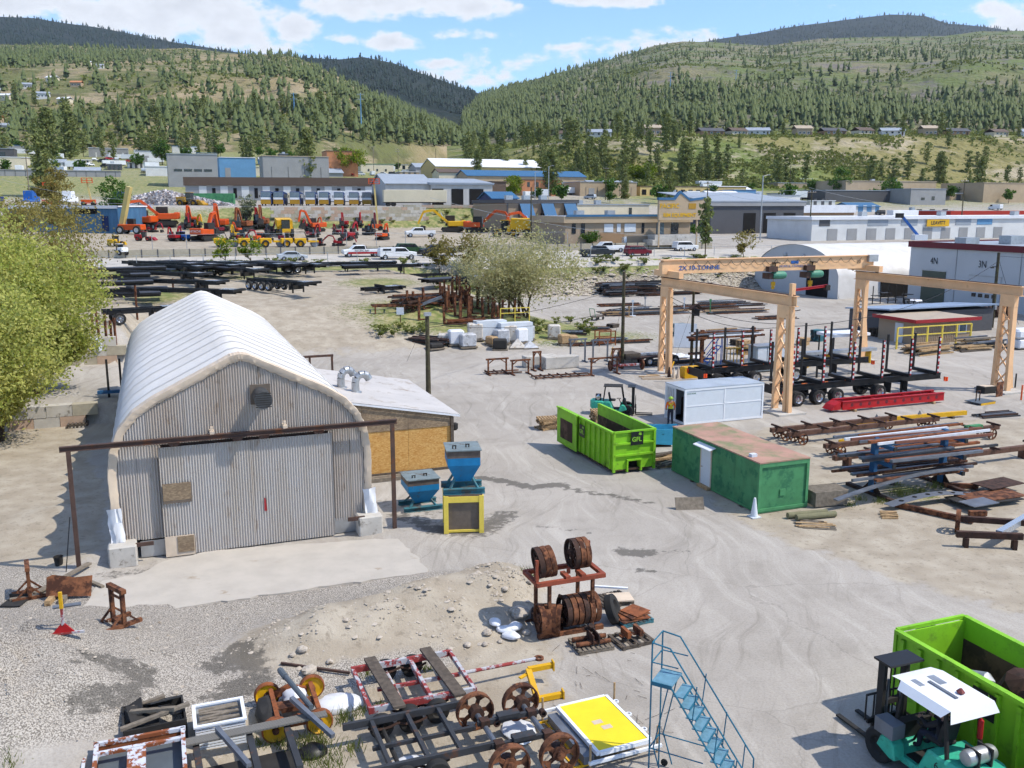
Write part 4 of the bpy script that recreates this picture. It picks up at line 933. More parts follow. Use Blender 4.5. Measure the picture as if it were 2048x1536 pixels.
# ================================================================ people
def person(label,loc,rz,joints,zones,name='person',hat=None,extra=None,scale=1.):
 """joints: name -> (xyz, radius); bones share the skeleton; zones: name -> material for the faces nearest to that joint"""
 E = [('pelvis','spine'),('spine','chest'),('chest','neck'),('neck','head'),('head','crown'),('chest','shL'),('shL','elL'),('elL','wrL'),('wrL','haL'),('chest','shR'),('shR','elR'),('elR','wrR'),('wrR','haR'),
  ('pelvis','hiL'),('hiL','knL'),('knL','anL'),('anL','toL'),('pelvis','hiR'),('hiR','knR'),('knR','anR'),('anR','toR')]
 nm = list(joints);me = bpy.data.meshes.new('body');me.from_pydata([joints[n][0] for n in nm],[(nm.index(a),nm.index(b)) for a,b in E],[])
 o = bpy.data.objects.new('tmpbody',me);COL.objects.link(o);sk = o.modifiers.new('s','SKIN');sk.use_smooth_shade = True;o.modifiers.new('d','SUBSURF').levels = 2
 for i,n in enumerate(nm):
  s = me.skin_vertices[0].data[i];r = joints[n][1];s.radius = r if isinstance(r,tuple) else (r,r);s.use_root = n == 'pelvis'
 dg = bpy.context.evaluated_depsgraph_get();bm_ = bpy.data.meshes.new_from_object(o.evaluated_get(dg));bpy.data.objects.remove(o)
 mats = [];bm_.materials.clear();J = np.array([joints[n][0] for n in nm])
 for n in nm:
  if zones[n] not in mats: mats.append(zones[n]);bm_.materials.append(MATS[zones[n]])
 for p in bm_.polygons:
  d = ((J-np.array(p.center))**2).sum(1);p.material_index = mats.index(zones[nm[int(d.argmin())]]);p.use_smooth = True
 t = thing(name,label,'person',loc,rz);b = bpy.data.objects.new('body',bm_);COL.objects.link(b);b.parent = t;t.scale = (scale,)*3
 if hat: MB().ball((*joints['crown'][0][:2],joints['crown'][0][2]-.02),.135,12,8,(1,1.12,.8)).lathe([(.17,-.01),(.17,.01),(.1,.02)],14,(*joints['crown'][0][:2],joints['crown'][0][2]-.03)).build('hard_hat',MATS[hat],t,True)
 hd = joints['head'][0]
 MB().ball((hd[0],hd[1]+.105,hd[2]-.0),.022,6,5,(1,1.2,1.2)).ball((hd[0]-.10,hd[1],hd[2]),.03,6,5,(.5,1,1.3)).ball((hd[0]+.10,hd[1],hd[2]),.03,6,5,(.5,1,1.3)).build('face',MATS['skin'],t,True)
 # hands: palm and five short fingers
 for s in ('L','R'):
  h = Vector(joints['ha'+s][0]);w = Vector(joints['wr'+s][0]);d = (h-w).normalized();sd = d.cross(Vector((0,1,.3))).normalized();mb = MB()
  for k,(off,ln) in enumerate(((-.036,.055),(-.012,.07),(.012,.066),(.036,.05))): mb.tube(h+sd*off,h+sd*off+d*ln+Vector((0,.02,0)),.010,6,.008)
  mb.tube(h-d*.03+sd*.04,h+sd*.075+d*.015,.011,6,.009);mb.build('fingers',MATS['skin'],t,True)
 return t
M('skin',C(206,156,130,.6),.6,var=.05);M('vest_orange',C(246,118,30,.72),.7,var=.08);M('vest_lime',C(190,214,60,.7),.6,var=.05);M('navy',C(44,48,66,.6),.85,var=.15);M('boots',C(60,48,40,.6),.8,var=.1);M('jacket_dark',C(40,40,46,.6),.8,var=.15);M('hat_lime',C(168,206,66,.7),.4,var=.04)
STAND = dict(pelvis=((0,0,.96),(.15,.11)),spine=((0,.01,1.14),(.145,.105)),chest=((0,0,1.34),(.17,.12)),neck=((0,0,1.50),.06),head=((0,.02,1.63),(.085,.10)),crown=((0,.02,1.72),.08),
   shL=((-.20,0,1.42),.075),elL=((-.27,.05,1.15),.055),wrL=((-.24,.18,.96),.042),haL=((-.22,.22,.92),.045),shR=((.20,0,1.42),.075),elR=((.28,.04,1.16),.055),wrR=((.27,.16,.95),.042),haR=((.25,.2,.91),.045),
   hiL=((-.10,0,.88),.105),knL=((-.11,.03,.50),.08),anL=((-.12,-.02,.10),.055),toL=((-.13,.15,.05),.05),hiR=((.10,0,.88),.105),knR=((.11,.05,.50),.08),anR=((.13,.0,.10),.055),toR=((.15,.17,.05),.05))
ZST = {k: 'vest_orange' for k in STAND};ZST.update(neck='skin',head='skin',crown='skin',haL='skin',haR='skin',wrL='skin',wrR='skin',hiL='navy',hiR='navy',knL='navy',knR='navy',anL='navy',anR='navy',toL='boots',toR='boots',pelvis='navy')
pp = G(50.5,30.35)
w = person('worker in orange high-visibility shirt and lime hard hat facing the white office',pp,GA+R(-20),STAND,ZST,hat='hat_lime',scale=1.03)
mb = MB()
for s in (-1,1): mb.beam((s*.14,-.135,1.44),(-s*.14,-.135,1.10),.05,.012,(0,1,0))
mb.build('back_cross',MATS['vest_lime'],w);MB().lathe([(.165,1.06),(.165,1.11)],14).build('waist_band',MATS['vest_lime'],w)
SIT = dict(pelvis=((0,0,.62),(.17,.14)),spine=((0,-.03,.80),(.16,.13)),chest=((0,-.03,1.0),(.19,.14)),neck=((0,.0,1.17),.065),head=((0,.04,1.30),(.09,.10)),crown=((0,.04,1.40),.085),
  shL=((-.22,0,1.09),.085),elL=((-.27,.22,.90),.065),wrL=((-.20,.46,.94),.048),haL=((-.18,.52,.95),.05),shR=((.22,0,1.09),.085),elR=((.28,.2,.90),.065),wrR=((.20,.44,.92),.048),haR=((.18,.5,.93),.05),
  hiL=((-.12,.08,.60),.115),knL=((-.16,.48,.62),.09),anL=((-.16,.52,.22),.06),toL=((-.17,.68,.17),.055),hiR=((.12,.08,.60),.115),knR=((.16,.48,.62),.09),anR=((.16,.54,.22),.06),toR=((.17,.7,.17),.055))
ZSI = {k: 'jacket_dark' for k in SIT};ZSI.update(neck='skin',head='skin',crown='jacket_dark',haL='skin',haR='skin',knL='navy',knR='navy',hiL='navy',hiR='navy',anL='navy',anR='navy',toL='boots',toR='boots')
# ================================================================ forklifts
def forklift(label,loc,rz,paint,s=1.,canopy=True,tank='galv',guard=True,num=None,mast=2.35):
 """y forward, x right; origin on the ground under the front axle"""
 t = thing('forklift',label,'forklift',loc,rz);t.scale = (s,)*3;pm = MATS[paint];bk = MATS['black_dull']
 for x in (-.62,.62): wheel(t,(x,0,.42),.42,.30,'X','black_dull',.55)
 for x in (-.52,.52): wheel(t,(x,-1.75,.33),.33,.22,'X','black_dull',.55)
 MB().prism([(.28,.30),(.28,.62),(-.35,.62),(-.55,.42),(-1.0,.42),(-1.25,1.02),(-2.25,.98),(-2.55,.80),(-2.6,.40),(-2.2,.28),(-.6,.25)],-.56,.56,'X').build('body',pm,t,bevel=.05)
 MB().prism([(-.62+.62,.48),(-.12,.78),(-.36,.84),(-.52,.70),(-.60,.34),(-.42,.34)],-.80,-.46,'X').build('fender',pm,t,bevel=.03);MB().prism([(.0,.48),(-.12,.78),(-.36,.84),(-.52,.70),(-.60,.34),(-.42,.34)],.46,.80,'X').build('fender',pm,t,bevel=.03)
 cw = MB().prism([(-.60,-1.7),(-.60,-2.3),(-.42,-2.62),(0,-2.72),(.42,-2.62),(.60,-2.3),(.60,-1.7)],.42,1.05,'Z').build('counterweight',pm,t,bevel=.07)
 MB().bx(-.3,.3,-2.66,-2.60,.5,.75).build('grille',bk,cw)
 MB().bx(-.42,.42,-1.15,-.45,.36,.44).build('floor_plate',bk,t)
 st = MB().bx(-.24,.24,-1.35,-.85,1.0,1.12).build('seat',bk,t,bevel=.04);MB().prism([(-1.32,1.1),(-1.2,1.1),(-1.30,1.6),(-1.42,1.6)],-.24,.24,'X').build('seat_back',bk,st,bevel=.03)
 MB().tube((0,-.35,.6),(0,-.62,1.15),.03,6).lathe([(.13,-.012),(.17,-.012),(.17,.012),(.13,.012)],14,(0,-.62,1.17),closed=True).build('steering_wheel',bk,t);MB().prism([(-.05,.6),(-.25,.6),(-.35,1.1),(-.12,1.1)],-.5,.5,'X').build('dashboard',bk,t)
 # mast
 for x in (-.34,.34): MB().box((x,.42,.10+mast/2),(.10,.20,mast)).build('mast_rail',bk,t);MB().tube((x*.6,.36,.3),(x*.6,.36,mast*.82),.035,6).build('lift_ram',MATS['steel_grey'],t)
 for z in (.5,mast*.55,mast): MB().box((0,.42,z),(.58,.12,.12)).build('mast_crossbar',bk,t)
 MB().box((0,.30,mast+.12),(1.0,.55,.05)).build('mast_cover',MATS['black_paint'],t);MB().tube((-.06,.45,.2),(-.06,.45,mast),.02,5).tube((.06,.45,.2),(.06,.45,mast),.02,5).build('lift_chain',bk,t)
 c = MB().box((0,.58,.28),(1.1,.06,.12)).box((0,.58,.68),(1.1,.06,.12)).build('carriage',bk,t)
 for x in (-.3,.3): MB().bx(x-.06,x+.06,.6,1.85,.06,.11).bx(x-.06,x+.06,.6,.66,.06,.72).build('fork',bk,c)
 mb = MB()
 for x in (-.6,-.36,-.12,.12,.36,.6): mb.beam((x,.6,.7),(x,.6,1.35),.03,.03)
 mb.beam((-.6,.6,1.35),(.6,.6,1.35),.04,.04);mb.build('load_backrest',bk,c)
 for (x,y,yt) in ((-.48,-.2,-.42),(.48,-.2,-.42),(-.48,-1.75,-1.6),(.48,-1.75,-1.6)): MB().beam((x,y,.8 if y > -1 else 1.0),(x,yt,2.12),.07,.07).build('guard_post',bk,t)
 g = MB().bx(-.52,.52,-1.72,-.35,2.10,2.15).build('overhead_guard',bk,t)
 if canopy:
  MB().add([(-.58,-.1,2.2),(.58,-.1,2.2),(.62,-.42,2.26),(.62,-1.85,2.26),(-.62,-1.85,2.26),(-.62,-.42,2.26),(.70,-1.95,2.02),(-.70,-1.95,2.02),(-.78,-.5,2.1),(-.78,-1.75,2.1),(.78,-.5,2.1),(.78,-1.75,2.1)],
    [(0,1,2,5),(2,3,4,5),(3,6,7,4),(5,4,9,8),(3,2,10,11)]).build('canopy',MATS['white_frame'],t)
  MB().bx(-.12,-.04,-1.5,-.7,2.265,2.29).build('canopy_bar',MATS['steel_grey'],t);MB().lathe([(.05,-.05),(.10,0),(.03,.08)],6,(.18,-1.35,2.30)).build('beacon',M('fade_red',C(150,80,76,.6),.7),t)
  MB().bx(-.42,-.28,-.8,-.5,2.262,2.27).bx(.06,.26,-.9,-.5,2.262,2.27).build('canopy_vent',MATS['galv'],t)
 MB().lathe([(.06,-.42),(.16,-.40),(.18,-.33),(.18,.30),(.15,.38),(.05,.4)],16,(0.02,-2.12,1.26),'X').build('gas_tank',MATS[tank],t,True);MB().bx(-.2,-.16,-2.32,-1.92,1.02,1.45).bx(.16,.2,-2.32,-1.92,1.02,1.45).build('tank_strap',bk,t)
 if num: text(num,.26,MATS['letter_dark'],t,(-.565,-1.55,.78),(math.pi/2,0,-math.pi/2));MB().bx(-.86,-.50,-.55,.02,.86,1.2).build('tool_box',MATS['steel_grey'],t);MB().lathe([(.02,.25),(.06,.2),(.06,-.2),(.06,-.22)],8,(.45,-1.72,1.55)).build('extinguisher',MATS['red_paint'],t)
 return t
M('fork_teal',C(70,202,168,.66),.45,var=.12,scale=3,col2=C(60,130,116,.5),thr=.62,sc2=4,soft=.1);M('fork_grey',C(110,120,128,.55),.5,var=.1)
fl = G(16.55,17.1);forklift('teal forklift with white canopy and gas tank beside the near lime bin',fl,GA,'fork_teal',1.08,num='6',mast=2.2)
person('forklift driver in dark jacket seated under the white canopy',G(15.3,17.1,.50),GA,SIT,ZSI,scale=1.05)
fl2 = G(54.2,29.2);forklift('dark forklift with open guard parked behind the lime bin',fl2,GA-R(120),'fork_teal',.92,canopy=False,tank='chrome',mast=2.0)
# ================================================================ the near bin and its scrap
rolloff('near lime green roll-off bin holding metal scrap',G(18.35,19.7),GA+math.pi,door=False,H=2.3)
for i,(u,v,r) in enumerate(((15.9,20.1,.9),(15.4,19.9,.85),(17.0,19.5,.5))):
 o = MB().lathe([(.02,-.9),(.45*r,-.7),(.5*r,.2),(.3*r,.9),(.25*r,.9),(.45*r,.2),(.4*r,-.65)],10,axis='X').build('scrap_fender',MATS['rust_dark' if i != 2 else 'galv']);o.location = G(u,v,1.45);o.rotation_euler = (.3*i,.9-.3*i,GA+1+.4*i)
 tag(o,['curved brown scrap fender standing up inside the near lime bin','second curved scrap fender leaning inside the near lime bin','shiny round scrap piece inside the near lime bin'][i],'scrap')
for i in range(2):
 o = MB().ball((0,0,0),.45,8,6,(1,.7,.6)).build('scrap_bag',MATS['wrap_white']);o.location = G(15.4+1.5*i,20.2-.4*i,1.05);tag(o,['white bundle at the near end inside the near lime bin','white bundle at the far end inside the near lime bin'][i],'bundle')
# ================================================================ rolling stairs
def stairs():
 p = AT(1303,1352,20.55);t = thing('rolling_stairs','tall blue rolling warehouse stairs with handrails and platform','ladder',(p.x,p.y,0),R(-29));mt = M('stair_blue',C(46,130,160,.55),.5,var=.15,col2=C(60,90,100,.5),thr=.68,sc2=5);tr = M('tread_blue',C(120,168,190,.6),.5,var=.15,scale=6);zp = 2.62;W = .72;run = 1.75
 # local x = run direction (down),y = width (away)
 pl = MB().bx(0,.52,0,W,zp-.04,zp).build('platform',tr,t);MB().bx(0,.52,-.02,.0,zp-.09,zp+.01).bx(0,.52,W,W+.02,zp-.09,zp+.01).build('platform_edge',mt,pl)
 n = 10
 for k in range(n):
  f = (k+1)/(n+1);x = .52+run*f;z = zp*(1-f);s = MB().bx(x-.12,x+.12,.02,W-.02,z-.03,z).build('tread',tr,t);MB().bx(x+.12,x+.135,.02,W-.02,z-.06,z+.01).build('nosing',mt,s)
 for y in (0,W):
  MB().tube((.5,y,zp-.05),(.52+run,y,.05),.022,6).build('stringer',mt,t);MB().tube((0,y,0),(0,y,zp+1.0),.022,6).build('rear_post',mt,t);MB().tube((.42,y,zp-.1),(.1,y,.9),.018,6).tube((.1,y,.9),(.35,y,.1),.018,6).build('brace',mt,t)
  h = MB().tube((0,y,zp+1.0),(.45,y,zp+.95),.02,6).tube((.45,y,zp+.95),(.52+run+.1,y,.9),.02,6).tube((.62+run,y,.9),(.62+run,y,.05),.02,6).build('handrail',mt,t)
  MB().tube((0,y,zp+.5),(.66,y,zp+.5),.016,6).build('mid_rail',mt,h)
  for f in (.3,.62,.9): MB().tube((.52+run*f,y,zp*(1-f)),(.5+run*f*.97+.12,y,(zp+.95)*(1-f)+.9*f),.016,6).build('baluster',mt,h)
  MB().tube((0,y,.85),(1.35,y,.85),.016,6).build('tie',mt,t);wheel(t,(.15,y,.09),.09,.05,'Y','black_dull',.5,'caster')
 for z in (zp+1.0,zp+.5,.85): MB().tube((0,0,z),(0,W,z),.018,6).build('cross_tie',mt,t)
stairs()
# ================================================================ yellow panel,lattice,bracket
t = thing('panel_frame','yellow sheet panel in a white frame resting on low posts','panel',G(18.8,9.55),GA+R(2));L,W = 2.35,1.5
MB().bx(.04,W-.04,.04,L-.04,.42,.45).build('sheet',M('sheet_yellow',C(250,222,40,.78),.6,var=.05,scale=1.5,col2=C(236,214,120,.7),thr=.68,sc2=1.6),t)
for (a,b,c,d) in ((-.05,.04,0,L),(W-.04,W+.05,0,L),(.04,W-.04,-.04,.04),(.04,W-.04,L-.04,L+.04)): MB().bx(a,b,c,d,.36,.47).build('frame_rail',MATS['white_frame'],t)
for (x,y) in ((-.4,L+.1),(W+.3,L+.05),(-.25,-.05),(W+.25,.05)): MB().tube((x,y,0),(x,y,.75),.03,6).build('post',MATS['wood'],t)
MB().bx(-.45,1.6,L+.06,L+.12,.30,.38).build('cross_rail',MATS['white_frame'],t);MB().bx(-.3,W+.3,-.12,-.05,.22,.3).build('cross_rail',MATS['white_frame'],t);MB().bx(-.34,-.06,.1,L-.1,.12,.34).build('side_channel',MATS['steel_grey'],t)
for y in (.5,1.3,2.0): MB().lathe([(.05,-.02),(.08,-.02),(.08,.02),(.05,.02)],10,(W+.13,y,.42),closed=True).build('ring',MATS['white_frame'],t)
for (x,y) in ((.5,1.15),(.62,.85)): MB().bx(x,x+.28,y,y+.18,.451,.455).build('paper',MATS['trim_beige'],t)
t = thing('lattice_gate','yellow tube gate lying on the ground beside the yellow panel','gate',G(18.9,8.95),GA+R(3))
for (a,b) in (((0,0),(0,2.2)),((.5,0),(.5,2.2)),((0,0),(.5,0)),((0,2.2),(.5,2.2)),((0,1.1),(.5,1.1)),((.25,0),(.25,2.2))): MB().beam((*a,.1),(*b,.1),.05,.05).build('bar',MATS['yellow_deep'],t)
t = thing('steel_bracket','bright yellow U shaped steel bracket standing beside the red trailer frame','bracket',PG(1075,1405),GA+R(-8))
MB().beam((0,0,.1),(-.05,.9,.55),.16,.14).build('bar',MATS['yellow_deep'],t);MB().beam((0,0,.1),(.75,.1,.1),.14,.14).build('arm',MATS['yellow_deep'],t);MB().beam((-.05,.9,.55),(.7,1.0,.55),.14,.14).build('arm',MATS['yellow_deep'],t);MB().prism([(-.05,.9),(-.4,.65),(-.35,.55),(0,.8)],.46,.5,'Z').build('gusset',MATS['yellow_deep'],t)
for e in ((.78,.1,.1),(.73,1.0,.55)): MB().box(e,(.04,.24,.28)).build('end_plate',MATS['yellow_deep'],t)
# ================================================================ trailer frames
def trailer_frame(label,u0,v0,L,W,main,cross,red,z=.62,tongue=0.):
 t = thing('trailer_frame',label,'trailer',G(u0,v0),GA)
 for y in (0,W): MB().box((L/2,y,z),(L,.10,.18)).build('side_rail',MATS[main],t)
 for x in ((.05,1.75,L-.05) if red else (.75,1.7,2.55)): MB().box((x,W/2,z),(.10,W-.1,.14)).build('cross_member',MATS[cross],t)
 for x in (1.05,1.85):
  MB().tube((x,-.12,.33),(x,W+.12,.33),.06,8).build('axle',MATS[cross if red else 'black_dull'],t)
  for y in (-.18,W+.18): wheel(t,(x,y,.33),.33,.24,'Y','black_dull',.5)
  for y in (.05,W-.05): MB().path([Vector((x-.4+.2*k,y,.46-.10*math.sin(math.pi*k/4))) for k in range(5)],.035,5).build('leaf_spring',MATS['rust_dark'],t)
 MB().box((L/2+.2,W/2,z-.1),(L*.8,.09,.1)).build('drawbar_beam',MATS[main],t)
 if tongue: MB().tube((L,W/2,z-.08),(L+tongue,W/2+.1,.5),.055,8).build('tongue',MATS[cross],t);MB().lathe([(.07,-.03),(.15,-.03),(.15,.03),(.07,.03)],12,(L+tongue+.12,W/2+.1,.5),closed=True).build('tow_eye',MATS['rust'],t)
 return t
M('red_worn',C(176,70,66,.58),.7,var=.12,scale=5,col2=C(206,206,210,.65),thr=.52,sc2=2.2,soft=.03);M('black_worn',C(66,68,72,.6),.65,var=.15,col2=C(120,84,64,.5),thr=.62,sc2=2.5)
tr = trailer_frame('red and white trailer frame with rubber tyres and two planks across it',22.5,4.55,3.05,2.35,'red_worn','red_worn',True,tongue=2.3)
for x in (.75,2.45):
 p = G(22.5,4.55)+GV*x;pk = MB().box((0,1.15,.745),(.34,3.0,.07)).build('plank',MATS['wood_old']);pk.location = (p.x,p.y,0);pk.rotation_euler = (0,0,GA+R(3));tag(pk,('left' if x < 1 else 'right')+' weathered plank lying across the red trailer frame','plank')
trailer_frame('black rusty trailer frame at the bottom edge with small tyres',19.8,3.75,3.4,2.15,'black_worn','black_worn',False,tongue=.9)
# ================================================================ axle set with cast rims
def spoked(r,w,mat,holes=5):
 mb = MB().lathe([(r*.92,-w/2),(r,-w/2),(r,w/2),(r*.92,w/2)],24,axis='Y',closed=True)
 n = 40;ri,ro = r*.3,r*.93;V = [];F = []
 for k in range(holes):      # webs between round holes
  a = 2*math.pi*k/holes;da = .36
  P = [(math.cos(a-da)*ri,math.sin(a-da)*ri),(math.cos(a+da)*ri,math.sin(a+da)*ri),(math.cos(a+da*.45)*r*.62,math.sin(a+da*.45)*r*.62),(math.cos(a+da*1.1)*ro,math.sin(a+da*1.1)*ro),(math.cos(a-da*1.1)*ro,math.sin(a-da*1.1)*ro),(math.cos(a-da*.45)*r*.62,math.sin(a-da*.45)*r*.62)]
  mb.prism(P,-.02,.02)
 mb.lathe([(r*.36,-.05),(r*.36,.05)],16,axis='Y');mb.lathe([(.0,-.14),(r*.2,-.12),(r*.2,.1),(0,.14)],12,axis='Y');return mb.mesh('rim',mat,True)
RIM = spoked(.52,.2,MATS['rust']);RIMD = spoked(.52,.2,MATS['rust_dark'])
t = thing('axle_set','pair of grey axles joined by springs with rusty cast rims','axle',G(19.0,7.25),GA)
for x in (0,1.32):
 MB().tube((x,.1,.52),(x,2.55,.52),.075,10).build('axle_tube',MATS['steel_grey'],t)
 for y in (0,2.62): o = bpy.data.objects.new('rim',RIM);COL.objects.link(o);o.parent = t;o.location = (x,y,.53);MB().lathe([(.2,-.12),(.2,.12)],12,(x,y+(.12 if y < 1 else -.12),.53),'Y').build('brake_drum',MATS['rust_dark'],t)
for y in (.75,1.85):
 MB().box((.66,y,.62),(1.7,.1,.12)).box((.66,y,.72),(.6,.26,.1)).build('equaliser',MATS['black_worn'],t)
 for x in (0,1.32): MB().box((x,y,.62),(.24,.24,.2)).build('spring_seat',MATS['rust_dark'],t);MB().lathe([(.06,-.08),(.1,-.08),(.1,.08),(.06,.08)],10,(x+.33,y,.55),'Y',True).build('shackle',MATS['rust_dark'],t)
# ================================================================ bogie with yellow wheels,scrap,crates
t = thing('wheel_bogie','rusty bogie frame with four yellow disc wheels','bogie',G(22.9,2.15),GA);WY = {}
for (x,y) in ((0,0),(1.15,0),(0,1.9),(1.25,1.9)):
 o = wheel(t,(x,y,.36),.36,.16,'Y','yellow_deep',.88,tyre='rust_orange');MB().lathe([(.02,-.16),(.09,-.13),(.09,-.02),(.02,0)],8,axis='Y').build('hub',MATS['rust'],o)
for y in (.12,1.8): MB().prism([(.1,.3),(1.1,.3),(1.1,.44),(.6,.62),(.1,.44)],y-.05,y+.05).build('end_frame',MATS['rust_orange'],t)
for x in (.1,1.2): MB().box((x,1.0,.5),(.12,1.7,.12)).build('side_bar',MATS['rust_orange'],t)
MB().box((.65,1.0,.4),(1.0,.4,.14)).build('centre_beam',MATS['rust'],t)
o = MB().tube((0,0,0),(.55,-2.15,-.12),.075,10).tube((.02,-.08,0),(.1,-.45,-.02),.095,10).build('drive_shaft',MATS['fork_grey']);o.location = G(25.0,2.55,.95);o.rotation_euler = (0,0,GA);tag(o,'dark grey drive shaft lying across the yellow wheeled bogie','shaft')
for i,(u,v,sz,mt,lb) in enumerate(((23.9,2.1,(.35,.9,.3),'black_dull','black plastic sheet hanging over the yellow wheeled bogie'),(24.6,2.9,(.35,.5,.3),'wrap_white','white sack lying on the yellow wheeled bogie'),(24.1,4.0,(.75,.5,.22),'wrap_white','crumpled clear plastic sheeting between bogie and red trailer'),(22.0,2.95,(.4,.3,.2),'black_paint','black rubbish bag in front of the yellow wheeled bogie'),(20.6,5.2,(.6,.3,.14),'wrap_white','crumpled white plastic under the black trailer frame'),(21.0,8.3,(.45,.6,.12),'wrap_white','white plastic sheet under the axle set'))):
 mb = MB().ball((0,0,0),1,14,9);V = []
 for p in mb.v:
  q = Vector(p);k = .75+.55*float(fbm(q.x*2+i*9,q.y*2+q.z*3,1.6,3,i));V.append((q.x*k*sz[0],q.y*k*sz[1],max(-.2,q.z*k)*sz[2]))
 mb.v = V;o = mb.build('plastic_sheet',MATS[mt],None,True);o.location = G(u,v,.25 if i in (0,1) else .06);tag(o,lb,'plastic');o.rotation_euler = (0,0,GA)
t = thing('plastic_crate','white slatted crate filled with short boards','crate',G(23.1,.2),GA);W,L,H = 1.2,1.05,.72
for k in range(9): MB().bx(0,W,-.02,.0,.06+k*.075,.06+k*.075+.045).build('slat',MATS['white_frame'],t)
for k in range(14): MB().bx(.02+k*.089,.05+k*.089,.0,.02,.03,H).build('slat_post',MATS['trim_beige'],t)
for (a,b,c,d) in ((-.02,0,-.02,L),(W,W+.02,-.02,L),(0,W,L,L+.02)): MB().bx(a,b,c,d,.03,H).build('side',MATS['white_panel'],t)
MB().bx(0,W,0,L,.03,.06).build('base',MATS['white_panel'],t)
for (a,b,c,d) in ((-.06,W+.06,-.06,0.03),(-.06,W+.06,L-.02,L+.07),(-.06,.03,.03,L-.02),(W-.03,W+.06,.03,L-.02)): MB().bx(a,b,c,d,H,H+.05).build('rim',MATS['white_frame'],t)
for k in range(7):
 o = MB().box((0,0,0),(1.0,.10,.04)).build('board',MATS['wood_grey']);o.location = G(23.2+k*.14,.8,.68+.02*(k % 2));o.rotation_euler = (0,0,GA+R(random.uniform(-9,9)));tag(o,'grey board in the white crate, counted %s from its front' % ['first','second','third','fourth','fifth','sixth','seventh'][k],'board','boards in the white crate')
t = thing('scrap_box','dark open box heaped with black plates and grey bars','box',G(23.6,-1.55),GA+R(3))
for (a,b,c,d) in ((0,.05,0,1.35),(1.5,1.55,0,1.35),(.05,1.5,0,.05),(.05,1.5,1.3,1.35)): MB().bx(a,b,c,d,.02,.7).build('side',MATS['black_dull'],t)
MB().bx(.05,1.5,.05,1.3,.02,.1).build('base',MATS['black_dull'],t)
for i,(c,d,r_) in enumerate((((.5,.6,.72),(.7,.8,.04),(.25,.2,.2)),((1.0,.95,.85),(.9,.6,.04),(-.45,.15,.4)),((.3,.9,.75),(.5,.7,.05),(.1,-.5,0)),((1.2,.5,.78),(.5,.5,.05),(.3,.4,.9)))): o = MB().box((0,0,0),d).build('scrap_plate',MATS['black_paint' if i % 2 else 'black_dull'],t);o.location = c;o.rotation_euler = r_
for i,(c,l,a) in enumerate((((.8,.25,.82),1.75,10),((.75,.5,.88),1.2,-25),((.6,1.1,.8),1.0,12))): o = MB().box((0,0,0),(l,.12,.08)).build('scrap_bar',MATS['wood_grey'],t);o.location = c;o.rotation_euler = (0,-.1,R(a))
t = thing('rusty_tray','large rusty white-edged steel tray frame at the bottom left corner','frame',G(21.0,-2.15),GA);W,L = 2.05,2.1
M('rust_white',C(222,224,232,.72),.6,var=.06,col2=C(172,98,58,.55),thr=.5,sc2=3,soft=.03)
for (c,d) in (((W/2,L,.78),(W+.1,.09,.1)),((W/2,L-.45,.78),(W,.12,.08)),((W/2,0,.78),(W,.1,.1)),((.02,L/2,.78),(.1,L,.1)),((W-.02,L/2,.78),(.1,L,.1)),((.95,1.0,.78),(.42,1.1,.1))): box_part('rail',MATS['rust_white'],t,c,d)
MB().bx(.05,W-.05,.05,L-.05,.45,.48).build('floor_sheet',MATS['fork_grey'],t)
for y in (.0,L): MB().bx(0,W,y-.03,y+.03,.45,.73).build('wall',MATS['rust_orange'],t)
for x in (0,W): MB().bx(x-.03,x+.03,.03,L-.03,.45,.73).build('wall',MATS['rust_orange'],t)
for (x,y) in ((0.06,.1),(W-.06,.1),(.06,L-.1),(W-.06,L-.1)): MB().box((x,y,.22),(.12,.12,.45)).build('leg',MATS['rust'],t)
MB().box((-.28,1.2,.5),(.08,1.9,.1)).build('outrigger',MATS['rust_white'],t)
m,nt = newmat('perforated');p = nt.pos();vv = nt.N.new('ShaderNodeTexVoronoi');vv.inputs['Scale'].default_value = 26;vv.inputs['Randomness'].default_value = 0;nt.L.new(p,vv.inputs['Vector']);nt.L.new(nt.mix(nt.ramp(vv.outputs['Distance'],.25,.35),C(60,58,54,.6),C(140,136,128,.6)),nt.b.inputs['Base Color']);nt.b.inputs['Roughness'].default_value = .7
t = thing('walkway_frame','dark steel frame with a perforated walkway strip across the bottom','frame',G(21.6,-.05),GA+R(2))
MB().box((1.75,1.0,.66),(3.6,.32,.05)).build('walkway_strip',MATS['perforated'],t)
for x in (.25,1.55,2.5): MB().box((x,.0,.5),(.16,1.9,.14)).build('cross_bar',MATS['black_worn'],t)
MB().beam((.8,1.25,.72),(1.35,-.6,.66),.12,.12).build('loose_bar',MATS['steel_grey'],t);MB().beam((2.75,1.6,.95),(3.5,-.05,.6),.12,.12).build('loose_bar',MATS['steel_grey'],t);MB().bx(.3,2.6,-.9,.6,.02,.1).build('ground_sheet',MATS['black_dull'],t)
for x in (.25,2.5): MB().box((x,.6,.22),(.12,.12,.44)).build('leg',MATS['black_worn'],t)
